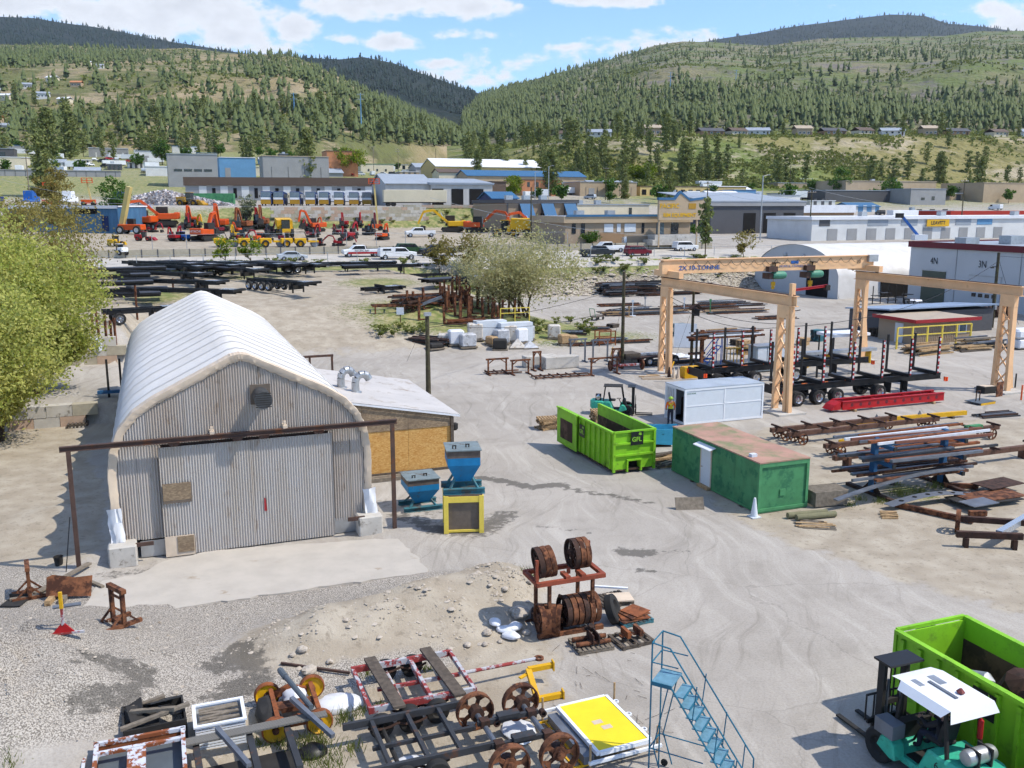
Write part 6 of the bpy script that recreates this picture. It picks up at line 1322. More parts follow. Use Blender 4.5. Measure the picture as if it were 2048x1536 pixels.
pile('board_heap','broken boards scattered at the corner of the green container','boards',PG(1630,1050),GA+R(-30),1.8,1.0,.06,10,['wood_grey','wood'],'plank',15,(.08,.16),(.02,.04));pile('stick_heap','small firewood pieces by the steel rack','wood',PG(1778,1032),GA+R(-35),.8,.8,.08,12,['wood'],'stick',20,(.05,.1),(.04,.08))
for i in range(7): pallet('grey pallet in the tipped stack behind the green container, %s from the left' % ['first','second','third','fourth','fifth','sixth','seventh'][i],G(44.2-.02*i,29.4+.27*i,.25+.02*(6-i)),GA+R(-8),'wood_grey','tipped pallets behind the green container',7,(0,R(-38)))
pile('timber_heap','heap of boards and timbers between lime bin and green container','boards',G(43.0,25.6),GA+R(10),3.0,2.2,.3,16,['wood','wood_grey','wood_old'],'plank',14)
# ================================================================ steel racks and carts at right
t = thing('cantilever_rack','blue cantilever rack loaded with long steel bars','rack',G(34.2,32.0),GA);M('bar_brown',C(150,96,76,.55),.75,var=.15)
for x in (0,4.4):
 MB().box((x,0,1.45),(.22,.3,2.9)).build('column',MATS['rack_blue'],t);MB().prism([(-.8,.0),(.8,.0),(.12,.7),(-.12,.7)],x-.02,x+.02,'X').build('foot_gusset',MATS['rust_dark'],t);MB().box((x,0,.08),(.24,3.4,.16)).build('foot_beam',MATS['rust_dark'],t)
 for z in (.95,1.75,2.6): a = MB().box((x,0,z),(.16,2.6,.18)).build('arm',MATS['rack_blue'],t);MB().box((x,-1.32,z),(.18,.06,.2)).build('arm_tip',MATS['black_dull'],a)
for z in (1.9,2.75): MB().box((2.2,.0,z-.3),(4.2,.12,.14)).build('tie_beam',MATS['rack_blue'],t)
for k,(z,y0,mts) in enumerate(((.98,-1.1,['rust','steel_grey','rust_dark']),(1.85,-1.2,['steel_grey','rust_orange','black_worn']),(2.72,-1.2,['bar_brown','wrap_white','rust_orange','steel_grey']))):
 for i in range(8):
  L = random.uniform(5.5,8.5);o = MB().box((0,0,0),(L,random.choice((.08,.12,.2)),.12)).build('steel_bar',MATS[mts[i % len(mts)]]);o.location = G(34.2+y0+.3*i,34.2+random.uniform(-.8,1.0),z+.08+random.uniform(0,.08));o.rotation_euler = (0,random.uniform(-.01,.02),GA+R(random.uniform(-1.5,1.5)))
  tag(o,'steel bar on the %s arms of the blue rack, %s from the front' % (['lowest','middle','top'][k],['first','second','third','fourth','fifth','sixth','seventh','eighth'][i]),'bar','steel bars on the blue rack')
def cart(label,u,v,L,wheels=True,rz=0.):
 t = thing('rail_cart',label,'cart',G(u,v),GA+rz);mt = M('cart_brown',C(124,88,70,.52),.75,var=.15,col2=C(92,66,56,.5),thr=.58,sc2=3)
 MB().box((L/2,0,.62),(L,.26,.26)).build('spine',mt,t)
 for x in np.linspace(.4,L-.4,max(3,int(L/1.7))): MB().beam((x,-.5,.85),(x,.5,.85),.1,.1).build('cross_arm',MATS['rust_dark'],t);MB().box((x,0,.77),(.14,.24,.12)).build('arm_seat',mt,t)
 if wheels:
  for x in (.8,L-.9):
   MB().tube((x,-.42,.34),(x,.42,.34),.06,6).build('axle',MATS['rust_dark'],t)
   for y in (-.42,.42): o = bpy.data.objects.new('wheel',RIM);COL.objects.link(o);o.parent = t;o.location = (x,y,.34);o.scale = (.65,.5,.65)
 else:
  for x in (.9,L-.9): MB().box((x,0,.3),(.2,.5,.6)).build('leg',mt,t)
for i,(u,v,L,w_) in enumerate(((44.8,33.9,9.5,True),(43.6,34.2,11.5,True),(40.6,34.4,13.0,True),(38.4,33.2,9.0,False),(36.4,39.0,6.5,False))): cart(['rusty rail cart at the back of the steel area','second rusty rail cart behind the blue rack','long rusty rail cart with spoked wheels behind the blue rack','rusty beam stand directly behind the blue rack','short rusty beam stand to the right of the blue rack'][i],u,v,L,w_)
flat('yellow_guard','yellow guard plate on the long rail cart','plate',G(41.0,36.0,.55),(.7,.06,.5),GA+R(12),'yellow_deep');flat('green_plate','green perforated plate on the long rail cart','plate',G(40.6,45.4,.8),(1.2,.3,.2),GA,'cont_green')
t = thing('spreader_beam','long yellow spreader beam lying on the ground','beam',G(46.0,38.8),GA-R(3));MB().box((5.6,0,.28),(11.2,.22,.28)).build('beam',MATS['yellow_deep'],t)
for x in (1,4,7,10): MB().box((x,0,.07),(.2,.5,.14)).build('bearer',MATS['wood_old'],t)
for x in (4.0,7.4): MB().prism([(-.15,.42),(.15,.42),(0,.68)],-.03,.03).build('lug',MATS['steel_grey'],t);t.children[-1].location = (x,0,0)
t = thing('bridge_beams','pair of bright red perforated steel bridge beams','beam',G(49.5,43.2),GA)
for y in (0,.95):
 b = MB().box((4.5,y,.45),(9.0,.1,.5)).box((4.5,y,.72),(9.0,.22,.04)).box((4.5,y,.18),(9.0,.22,.04)).build('beam',MATS['red_paint'],t)
 for k in range(11): MB().lathe([(.03,-.06),(.13,-.055),(.13,.055),(.03,.06)],10,(.8+k*.75,y,.45),'Y').build('hole_ring',MATS['maroon'],b)
for x in (.3,3.2,6.0,8.7): MB().box((x,.47,.45),(.1,.85,.4)).build('diaphragm',MATS['red_paint'],t)
MB().prism([(-.1,.18),(-.9,.18),(-.6,.5),(-.1,.72)],0,.95).build('nose',MATS['red_paint'],t)
for x in (1,8): MB().box((x,.47,.07),(.2,1.4,.14)).build('bearer',MATS['wood'],t)
m,nt = newmat('holed_strip');nt.b.inputs['Base Color'].default_value = (*C(156,164,178,.6),1);nt.b.inputs['Roughness'].default_value = .45;nt.b.inputs['Metallic'].default_value = .5
t = thing('curved_strip','long curved steel strip with round holes lying on the ground','steel strip',G(32.0,31.0),GA);V = [];n = 20
for i in range(n+1):
 x = 7.8*i/n;z = .25+.25*math.sin(i/n*5.0);V += [(x,-.25,z),(x,.3,z),(x,-.25,z-.02),(x,.3,z-.02)]
mb = MB()
for i in range(n): a = 4*i;mb.f += [(a,a+4,a+5,a+1),(a+2,a+3,a+7,a+6),(a,a+2,a+6,a+4),(a+1,a+5,a+7,a+3)]
mb.v = V;s = mb.build('strip',MATS['holed_strip'],t,True)
for i in range(9): k = 2+i*2;x = 7.8*k/n;MB().lathe([(0,0),(.11,0),(.11,.012),(0,.012)],12,(x,.02,.255+.25*math.sin(k/n*5.0))).build('hole',MATS['dark_void'],s)
o = MB();pts = [Vector((7.6*i/12,0,.5+.75*math.sin(i/12*1.9))) for i in range(13)]
for a,b in zip(pts[:-1],pts[1:]): o.beam(a,b,.3,.06)
o = o.build('bent_plank',MATS['steel_grey']);o.location = G(32.9,28.7);o.rotation_euler = (0,0,GA);tag(o,'bent grey steel plank arching in front of the blue rack','steel plank')
for i,(u,v,sz,mt) in enumerate(((31.2,36.0,(3.4,1.4,.04),'black_dull'),(31.3,36.5,(3.2,1.3,.04),'rust'),(30.6,35.0,(1.6,.9,.04),'steel_grey'),(32.4,38.2,(2.4,1.2,.04),'rust_dark'))): flat('plate_stack',['dark plate at the bottom of the stack at the right edge','rusty plate on top of the stack at the right edge','small grey plate before the rusty plate stack','dark plate behind the rusty plate stack'][i],'plate',G(u,v,.25+.05*i),sz,GA+R(3*i-4),mt)
for i,(u,v,L,a) in enumerate(((30.7,32.4,3.4,-64),(33.4,36.9,1.6,-30),(29.9,34.2,.8,-20))): o = MB().box((0,0,.14),(L,.2,.22)).build('box_beam',MATS['rust']);o.location = G(u,v);o.rotation_euler = (0,0,GA+R(a));tag(o,['long rusty box beam under the end of the curved strip','short rusty beam behind the plate stack','stub of rusty beam before the plate stack'][i],'beam')
t = thing('cart_chassis','grey steel frame with one spoked wheel at the right edge','frame',G(27.3,30.3),GA+R(-28));MB().box((1.2,0,.55),(2.6,.2,.26)).build('near_beam',MATS['rust_dark'],t);MB().beam((1.6,.1,.6),(3.6,2.4,.6),.26,.26).build('silver_beam',MATS['silver_paint'],t);MB().beam((.6,1.9,.6),(3.4,1.6,.6),.2,.24).build('far_beam',MATS['rust_dark'],t)
for x in (.3,2.2): MB().box((x,0,.2),(.16,.3,.42)).build('leg',MATS['rust_dark'],t)
o = bpy.data.objects.new('wheel',RIM);COL.objects.link(o);o.parent = t;o.location = (.6,1.9,.5);o.rotation_euler = (0,0,R(70));o.scale = (.95,)*3
t = thing('loading_plate','striped dock plate with a bent handle by the right crane leg','plate',PG(1960,806),GA+R(8));MB().bx(-.9,.9,-.6,.6,.12,.18).build('plate',MATS['fork_grey'],t);MB().bx(-.8,.8,-.64,-.6,.0,.14).build('stripe_edge',MATS['yellow_deep'],t);MB().path([Vector((-.5,0,.2)),Vector((-.5,0,.9)),Vector((-.1,0,.9)),Vector((-.1,0,.2))],.04,6).build('handle',MATS['rust_dark'],t)
pile('pipe_pile','small pile of dark pipes right of the red beams','pipes',PG(1990,832),GA+R(-2),3.2,.9,.2,10,['black_worn','steel_grey','rust_dark'],'pipe',3,(.08,.14),(.08,.12))
t = thing('battery_box','black box standing at the foot of the right crane leg','box',PG(1972,785),GA);MB().bx(-.6,.6,-.4,.4,0,.5).build('box',MATS['black_dull'],t);MB().bx(-.5,.5,-.3,.3,.5,.54).build('lid',MATS['trim_beige'],t);flat('rust_panel','rusty sheet leaning on the right crane leg','plate',PG(1998,793)+Vector((0,0,.55)),(.8,.05,1.1),GA+R(10),'rust')
for i,(x,y) in enumerate(((2042,800),(2030,775))): o = MB().tube((0,0,0),(0,0,1.1),.06,8).build('bollard',MATS['cone_orange' if i == 0 else 'black_dull']);o.location = PG(x,y);tag(o,['orange bollard at the right edge by the crane','dark post beside the orange bollard'][i],'bollard')
# ================================================================ yard stock behind the crane
stock = [(1240,612,7,1.2,.35,12,-2),(1290,628,13,2.6,.6,26,-3),(1260,622,8,1.2,.5,10,12),(1400,618,12,2.2,.6,22,3),(1470,625,10,2.2,.4,18,-3),(1440,610,9,1.2,.7,12,-6),(1550,638,6,1.2,.35,10,-4),(1440,668,6,1.6,.5,14,2),(1220,685,4,1.2,.5,12,0),(1270,685,4,1.0,.3,8,-4),(1185,660,4,1.5,.5,12,-20),(1150,668,3,1.4,.4,10,-25),(1180,690,5,1.0,.3,10,0),(1350,725,7,1.8,.35,16,2),(1490,612,7,.8,.3,9,-4),(1340,590,12,1.6,.6,20,-2)]
wn = ['left end of the yard behind the poles','middle of the left storage row','left front of the storage row','centre of the far storage row','right of the far storage row','back of the far storage row','open asphalt right of the far rows','spot beside the tilted white panel','green rack left of the near pole','spot right of the green rack','edge of the grass near the tree','foot of the grass bank','front of the orange stillage','spot under the rusty cantilever rack','far right of the storage row','foot of the rocky bank']
for i,(x,y,L,W,H,n,a) in enumerate(stock): pile('steel_stack','stack of dark steel sections at the '+wn[i],'steel',PG(x,y),GA+R(a),L,W,H,n,[['black_worn','rust_dark','rust'],['rust','black_worn','steel_grey','wood'],['rust_dark','silver_paint','black_worn']][i % 3],'bar',4)
for i,(x,y,n) in enumerate(((1225,588,26),(1275,585,30),(1310,582,12),(1240,592,16))): pile('scrap_heap',['left heap of tangled dark scrap at the foot of the rocky bank','middle heap of tangled dark scrap at the foot of the rocky bank','right heap of tangled dark scrap at the foot of the rocky bank','neat stack of dark pipes between the scrap heaps'][i],'scrap',PG(x,y),GA,5.5,3.2,1.9,n,['black_worn','rust_dark','black_paint','steel_grey'],'scrap_piece',25 if i < 3 else 2,(.15,.3),(.12,.3))
flat('tilted_panel','large white panel standing tilted behind the crane leg','panel',PG(1370,695)+Vector((0,0,1.2)),(2.2,.1,2.4),GA-R(30),'white_panel',-.2);flat('white_bundle','white bundle at the foot of the tilted panel','bundle',PG(1390,692)+Vector((0,0,.4)),(1.2,.9,.9),GA,'wrap_white')  # plain white panel of no particular material, with a bundle at its foot
def pallet_stack(label,loc,rz,n,mat):
 t = thing('pallet_stack',label,'pallets',loc,rz)
 for k in range(n): o = MB().bx(-.6,.6,-.5,.5,.10,.14).bx(-.6,.6,-.5,-.4,0,.1).bx(-.6,.6,-.05,.05,0,.1).bx(-.6,.6,.4,.5,0,.1).build('pallet',MATS[mat],t);o.location = (random.uniform(-.05,.05),random.uniform(-.05,.05),k*.15);o.rotation_euler = (0,0,R(random.uniform(-4,4)))
for i,(x,y,n,m_) in enumerate(((1360,672,9,'teal_steel'),(1475,690,4,'wood_old'),(1488,708,9,'wood'),(1635,682,8,'teal_steel'),(1750,672,6,'wood_old'),(1225,655,3,'wood_old'),(1605,690,5,'wood'))): pallet_stack(['blue stack of pallets behind the left crane leg','low stack of dark pallets under the rusty rack','stack of pale pallets right of the rusty rack','stack of blue pallets behind the far log trailer','dark stack of pallets by the yellow railing','small stack of pallets by the green trolley','stack of pallets behind the grey cabinet'][i],PG(x,y),GA+R(5*i),n,m_)
t = thing('storage_rack','rusty steel cantilever rack with brown shelves behind the crane','rack',PG(1402,738),GA)
for x in (0,5.2): MB().box((x,0,1.7),(.25,.3,3.4)).build('column',MATS['rust'],t);[MB().box((x-.5,0,z),(1.6,.2,.2)).build('arm',MATS['rust_dark'],t) for z in (1.4,2.6)]
MB().box((2.4,0,2.75),(7.2,1.2,.16)).build('shelf',MATS['rust'],t)
pile('shelf_steel','mixed steel lengths on the rusty rack shelf','steel',PG(1402,738)+GV*2.4+Vector((0,0,2.85)),GA,7,1.0,.4,12,['wrap_white','rust','steel_grey'])
t = thing('small_stairs','small bright blue rolling stairs beside the rusty rack','ladder',PG(1412,730),GA);M('bright_blue',C(40,120,226,.65),.5,var=.08)
for y in (0,.7): MB().tube((0,y,0),(1.5,y,1.6),.04,6).tube((1.5,y,1.6),(1.5,y,0),.04,6).tube((1.5,y,1.6),(1.5,y,2.6),.04,6).tube((0,y,.9),(1.5,y,2.6),.04,6).tube((1.5,y,2.6),(2.1,y,2.6),.04,6).tube((2.1,y,2.6),(2.1,y,0),.04,6).build('side_frame',MATS['bright_blue'],t)
for k in range(6): MB().bx(.1+.25*k,.35+.25*k,0,.7,.22+.27*k,.26+.27*k).build('tread',MATS['bright_blue'],t)
t = thing('electric_cabinet','pale grey electric cabinet behind the far log trailer','cabinet',PG(1530,742),GA);MB().bx(-1.3,1.6,-.5,.7,.1,2.2).build('cabinet',M('cabinet_grey',C(178,194,202,.65),.5,var=.05),t);MB().bx(-1.4,1.7,-.6,.8,2.2,2.28).build('cabinet_top',MATS['galv'],t);[MB().bx(x,x+.9,-.53,-.5,.2,2.1).build('door',MATS['white_panel'],t) for x in (-1.2,-.2,.7)]
t = thing('yellow_cage','yellow tube cage behind the far log trailer','cage',PG(1470,728),GA)
for x in np.linspace(-.9,.9,6): MB().beam((x,0,0),(x,0,1.4),.06,.06).build('bar',MATS['yellow_deep'],t)
MB().bx(-1,1,-.4,.4,1.4,1.48).build('top',MATS['yellow_deep'],t)
for i in range(4):
 p = PG(1390-14*i,722-2*i);mb = MB().ball((0,0,0),1,10,6);mb.v = [(a*1.0,b*.5,max(-.3,c)*.35*(1+.3*math.sin(4*a+i))) for a,b,c in mb.v];o = mb.build('wrapped_bundle',MATS['wrap_white'],None,True);o.location = p+Vector((0,0,.12));o.rotation_euler = (0,0,GA);tag(o,'white wrapped bundle on the ground by the crane leg, %s from the right' % ['first','second','third','fourth'][i],'bundle','white bundles by the crane')
# roller conveyor + table behind trailers
t = thing('conveyor_table','grey conveyor table on yellow legs behind the trailers','table',PG(1600,735),GA);MB().bx(0,8,-.4,.4,1.1,1.35).build('table_top',MATS['galv'],t)
for x in (.6,3.0,5.4,7.4): MB().box((x,0,.55),(.14,.6,1.1)).build('leg',MATS['yellow_deep'],t)
t = thing('shed_awning','small white roofed shelter by the rear crane leg','shelter',PG(1682,712),GA);MB().bx(-2,2.2,-1.2,1.2,2.0,2.25).build('roof',MATS['white_frame'],t);[MB().box((x,y,1.0),(.1,.1,2)).build('post',MATS['black_dull'],t) for x in (-1.8,2) for y in (-1,1)]
# goods at the foot of the mound
M('wrap_grey',C(206,208,212,.7),.35,var=.2,scale=2.5,col2=C(150,150,152,.6),thr=.6,sc2=3);M('wrap_tan',C(226,218,206,.72),.4,var=.15,scale=3,col2=C(176,146,112,.6),thr=.6,sc2=2.2)
for i,(x,y,w_,h,d) in enumerate(((912,690,1.6,1.5,1.3),(935,695,1.7,1.4,1.3),(950,680,1.6,1.7,1.3),(985,690,1.2,.9,1.2),(1003,688,1.5,1.5,1.2),(1020,684,1.5,1.7,1.3),(1040,686,1.4,1.5,1.2),(1052,680,1.6,1.5,1.3),(1035,697,1.6,1.0,1.2),(1000,700,1.5,1.1,1.2),(1060,697,1.5,.8,1.2),(890,685,1.5,.9,1.2),(1128,690,1.2,1.1,1.0),(1145,690,1.0,1.0,1.0),(1108,678,1.4,1.5,1.0),(870,698,1.6,.6,1.2))):
 t = thing('wrapped_pallet','shrink wrapped pallet load, number %s from the left along the mound' % ['two','three','five','six','nine','ten','eleven','thirteen','twelve','eight','fourteen','one','sixteen','seventeen','fifteen','zero'][i],'pallet load',PG(x,y),GA+R(random.uniform(-20,20)),'pallet loads at the foot of the mound')
 t['label'] = ['tall white wrapped pallet load second from the left by the mound','white wrapped load in front of the tall one by the mound','white wrapped load with yellow tag by the mound','low brown carton load in the middle of the mound row','white wrapped load left of the black machine by the mound','tall white load under the yellow railing','white load right of the yellow railing post','rightmost tall white load by the mound','collapsed white wrap in front of the right loads','black machine parts on a pallet by the mound','tent shaped clear wrap at the right of the loads','brown and white load beside the dark channels','left kraft paper sack beside the orange stillage','right kraft paper sack beside the orange stillage','white tilted board load left of the kraft sacks','low dark pallet of scrap in front of the channels'][i]
 mt = 'wood' if i in (3,12,13) else ('black_dull' if i in (9,15) else ['wrap_white','wrap_grey','wrap_tan'][i % 3]);MB().bx(-w_/2,w_/2,-d/2,d/2,0,.14).build('pallet_base',MATS['wood_grey'],t)
 if i in (8,10): MB().add([(-w_/2,-d/2,.14),(w_/2,-d/2,.14),(w_/2,d/2,.14),(-w_/2,d/2,.14),(0,0,h)],[(0,1,4),(1,2,4),(2,3,4),(3,0,4)]).build('load',MATS[mt],t)
 else: MB().bx(-w_*.46,w_*.46,-d*.46,d*.46,.14,h).build('load',MATS[mt],t,bevel=.12)
for i,(x,y,w_) in enumerate(((980,668,3.2),(1030,672,3.4))): flat('white_container',['white panel box standing at the back left of the pallet loads','white panel box behind the right pallet loads'][i],'box',PG(x,y+10)+Vector((0,0,.95)),(w_,1.2,1.9),GA,'white_panel')
t = thing('yellow_railing','short yellow railing above the white panel box','railing',PG(1030,668)+Vector((0,.8,0)),GA);[MB().box((x,0,1.3),(.08,.08,2.6)).build('post',MATS['yellow_paint'],t) for x in (-1.6,0,1.6)];[MB().box((0,0,z),(3.3,.08,.08)).build('rail',MATS['yellow_paint'],t) for z in (2.1,2.6)]
pile('channel_pile','dark rusty channels sloping down the end of the mound','steel',PG(862,682),GA+R(-48),5.0,2.6,.5,16,['rust_dark','steel_brown','black_worn'],'channel',3,(.18,.3),(.08,.14))
t = thing('stillage','orange steel stillage rack in front of the storage rows','rack',PG(1210,690),GA);[MB().box((x,y,.75),(.1,.1,1.5)).build('post',MATS['rust_orange'],t) for x in (-.9,.9) for y in (-.5,.5)];[MB().box((0,y,z),(1.9,.1,.1)).build('rail',MATS['rust_orange'],t) for y in (-.5,.5) for z in (.3,.8,1.45)]
t = thing('hand_trolley','green hand trolley at the grass edge','trolley',PG(1195,640),GA+R(30));MB().bx(-1,1,-.4,.4,.4,.5).build('deck',MATS['wood_old'],t);MB().path([Vector((-1,-.35,.5)),Vector((-1.3,-.35,1.5)),Vector((-1.3,.35,1.5)),Vector((-1,.35,.5))],.04,6).build('handle',MATS['cont_green'],t);[wheel(t,(x,y,.2),.2,.1,'Y','black_dull',.5) for x in (-.7,.7) for y in (-.35,.35)]
for i,(x,y,h,m_) in enumerate(((1265,632,1.9,'white_panel'),(1368,624,1.8,'white_panel'),(1420,628,1.8,'cont_green'),(1258,634,1.2,'wood'),(1290,616,1.4,'galv'))): o = MB().box((0,0,h/2),(.12,.12,h)).box((0,0,h),(.3,.06,.3)).box((0,0,.04),(.8,.8,.08)).build('marker_post',MATS[m_]);o.location = PG(x,y);tag(o,['white marker post in the left storage row','white marker post in the far storage row','green marker post in the far storage row','wooden marker post in the left storage row','thin grey marker post behind the left storage row'][i],'post')
# ================================================================ rusty stakes and frames on the mound
m0 = []
for i in range(34):
 x = random.uniform(880,1010);y = random.uniform(600,650);m0.append((x,y,random.uniform(1.7,2.6)))
m0 += [(838,640,2.4),(815,618,2.0),(827,618,1.9),(848,618,2.3),(880,612,2.6),(905,600,2.8),(913,600,2.8),(921,600,2.7),(890,605,2.5),(1018,630,2),(1028,636,2),(1038,630,2)]
for (x,y,h) in m0:
 o = MB().box((0,0,h/2),(.22,.22,h)).box((.35,0,.06),(.9,.2,.12)).build('rusty_stake',MATS['rust']) if not BAR.get('stk') else bpy.data.objects.new('rusty_stake',BAR['stk'])
 if not BAR.get('stk'): BAR['stk'] = o.data;o.scale = (1,1,1)
 else: COL.objects.link(o);o.scale = (1,1,h/m0[0][2])
 o.location = PG(x,y);o.rotation_euler = (random.uniform(-.05,.05),random.uniform(-.05,.05),GA+random.uniform(-.3,.3));tag(o,'rusty steel stake standing among the others by the big tree','stake','rusty stakes on the mound')
t = thing('gooseneck_frame','rusty and grey gooseneck trailer frame with a spoked wheel on the mound','frame',PG(745,628),GA-R(6));MB().box((2.5,0,.8),(5,.16,.2)).build('rail',MATS['rust'],t);MB().box((2.5,1.4,.8),(5,.16,.2)).build('rail',MATS['rust'],t);MB().beam((5,0,.8),(7.5,.2,1.6),.25,.3).build('gooseneck',MATS['steel_grey'],t);[MB().box((x,.7,.8),(.12,1.4,.12)).build('cross_member',MATS['rust_dark'],t) for x in (.3,1.8,3.4,4.8)];[MB().box((x,0,.35),(.14,.14,.7)).build('leg',MATS['rust'],t) for x in (.3,3.0)]
o = bpy.data.objects.new('wheel',RIMD);COL.objects.link(o);o.parent = t;o.location = (4.0,-.2,.9);o.scale = (1.7,)*3
t = thing('signboard','small white sign board on a post at the foot of the mound','sign',PG(801,648),0);MB().box((0,0,.6),(.08,.08,1.2)).build('post',MATS['rust'],t);MB().box((0,-.05,1.35),(.75,.04,.75)).build('board',MATS['white_frame'],t)
pile('frame_heap','heap of rusty trailer frames behind the white sign','scrap',PG(850,605),GA+R(12),8,4,.9,26,['rust','rust_dark','black_worn'],'beam',18,(.12,.22),(.12,.25));pile('channel_heap','rusty channel lengths at the foot of the stakes','scrap',PG(930,645),GA+R(-10),5,2,.4,14,['rust','rust_orange'],'channel',15)
# ================================================================ black flatbed trailers on the upper lot
def flatbed(label,loc,rz,L=12.,deck=.6,axles=3,W=2.5,z=1.25,wheels_at=0.,chrome=True,goose=0.):
 t = thing('flatbed_trailer',label,'trailer',loc,rz);bk = MATS['black_paint']
 for y in (.7,W-.7): MB().ibeam((0,y,z-.15),(L,y,z-.15),.18,.42,.03,.03).build('frame_rail',bk,t)
 for y in (.05,W-.05): MB().box((L*deck/2,y,z),(L*deck,.1,.18)).build('side_rail',bk,t)
 if deck: MB().bx(0,L*deck,.1,W-.1,z+.06,z+.12).build('deck',M('deck_dark',C(72,72,76,.62),.55,var=.2,scale=1.2),t)
 for x in np.arange(.4,L,1.1): MB().box((x,W/2,z-.12),(.08,1.3,.12)).build('cross_member',bk,t)
 MB().box((L-.2,W/2,z),(.5,W,.25)).build('bolster',bk,t);MB().box((L-1.2,W/2,z+.1),(1.6,1.1,.03)).build('plate',MATS['silver_paint'],t)
 for k in range(axles):
  x = .9+wheels_at+1.25*k;MB().tube((x,.1,.5),(x,W-.1,.5),.08,6).build('axle',bk,t)
  for y in (.15,W-.15): wheel(t,(x,y,.52),.52,.3,'Y','chrome' if chrome else 'black_dull',.6)
 for y in (.5,W-.5): MB().box((L-2.6,y,.55),(.14,.14,1.1)).build('landing_leg',bk,t)
 MB().box((L-2.9,W/2,.75),(.05,W-.3,.8)).build('mud_flap',MATS['rubber'],t)
 return t
fb = [('black container chassis with four axles nearest the ramp',(484,578),-60,11.5,0,4),('flatbed with dark deck behind the container chassis',(388,552),-58,12.5,.6,2),('long dark deck trailer slanting right in the second row',(497,541),-58,14,.7,0),('black open frame trailer beside the dark decks',(420,541),-56,14,0,0),('second open frame trailer between the dark decks',(455,541),-57,14,0,0),('open frame trailer at the left of the dark decks',(320,541),-40,13,.2,0),('black frame trailer second from the fence corner',(285,543),-22,12,0,0),('black beam trailer lowest of the left stack',(320,606),184,10,.2,0),('black beam trailer third of the left stack',(305,582),185,11,.4,0),
 ('black trailer seen side on at the middle of the fence row',(560,548),2,12,0,2),('black trailer with chrome wheels at the right of the fence row',(895,562),182,14,.0,4),('black trailer between fence row trailers',(690,552),3,11,.3,0),('dark flat deck trailer at the far left under the tree',(330,552),186,14,.75,0),('black beam trailer left below the dark deck',(300,567),184,11,.2,0),('black jeep trailer stacked left of the hall',(335,596),183,12,.3,0),
 ('black axle trailer with one big wheel behind the hall',(212,652),12,7,0,1),('black trailer frame at the left fence corner',(255,545),-10,10,0,0),('small black loading ramp trailer on the mound',(735,592),14,5,.0,0),('dark chassis further along the fence row',(620,545),-8,12,0,0),('black low trailer frame lying behind the ramp trailer',(860,582),20,9,.5,0)]
for (lb,(x,y),a,L,dk,ax) in fb:
 p = PG(x,y);fl_ = flatbed(lb,p,GA+R(a),L,dk,ax,wheels_at=.3,z=1.25 if L > 6 else .8)
 if 'second open' in lb: fz = fl_
for i,(x,y,a) in enumerate(((236,541,-50),(258,546,-54),(290,541,-56),(335,543,-58),(362,541,-60),(225,562,-46),(228,580,-40),(232,600,-36))): clone(fz,'black open trailer frame parked on the upper lot, %s counted from the left' % ['third','fourth','fifth','sixth','seventh','leftmost front','second left front','third left front','eighth','ninth','tenth','last'][i],PG(x,y),GA+R(a))
# fence,posts and blocks left of and behind the hall
for i,(x,y,h) in enumerate(((275,640,3.4),(347,585,1.6),(188,690,2.4),(200,700,2.0),(214,692,2.6),(232,690,2.2),(224,690,2.0),(195,660,2.2))): o = MB().box((0,0,h/2),(.16,.16,h)).build('steel_post',MATS['rust']);o.location = PG(x,y);tag(o,'rusty fence post behind the white hall, %s' % ['tallest by the trailers','small one at the roof edge','leftmost of the group','short one in the group','second tall one in the group','rightmost of the group','one next to the rightmost','one by the white block'][i],'post','rusty posts behind the hall')
k = 0
def block_wall(label,u,v0,n,rows,z0,cat='wall',L=1.5,h=.75):
 t = thing('block_wall',label,cat,G(u,v0,z0),GA);me = [MB().box((0,0,0),(L-.02,.75,h-.02)).mesh('block',MATS[m_]) for m_ in ('concrete','block_pink','block_tan')]
 for r in range(rows):
  for k in range(n): o = bpy.data.objects.new('block',me[random.choice((0,0,0,2,2,1))]);COL.objects.link(o);o.parent = t;o.location = (L*(k+.5*(r % 2)),random.uniform(-.02,.02),h/2+r*h)
M('block_pink',C(214,184,160,.62),.9,var=.1);M('block_tan',C(200,190,168,.62),.9,var=.1)
block_wall('low wall of concrete blocks left of the hall under the trees',64.3,-22,12,2,-.1);block_wall('concrete block wall behind the left side of the hall',80.3,-22,13,3,1.3)
pallet('dark pallet leaning at the block wall left of the hall',G(63.7,-5.2,.1),GA,'wood_old',None,6);o = MB().bx(-1,1,-.5,.5,0,1.1).build('white_tank',MATS['white_panel'],None,bevel=.1);o.location = PG(182,702);tag(o,'white block by the rusty posts behind the hall','block')
t = thing('steel_stand','blue and black steel frame standing left behind the hall','frame',G(66.5,-3.4,1.2),GA);[MB().box((x,0,1.3),(.14,.14,2.6)).build('upright',MATS['black_dull'],t) for x in (0,.8)];MB().box((.4,0,.4),(2.2,.3,.2)).build('base',MATS['rack_blue'],t)
t = thing('gate_frame','brown steel goal frame behind the right side of the hall','frame',G(66.5,10.0),GA);[MB().box((x,0,1.6),(.14,.14,3.2)).build('post',MATS['steel_brown'],t) for x in (0,1.6)];MB().box((.4,0,3.2),(2.6,.14,.16)).build('beam',MATS['steel_brown'],t)
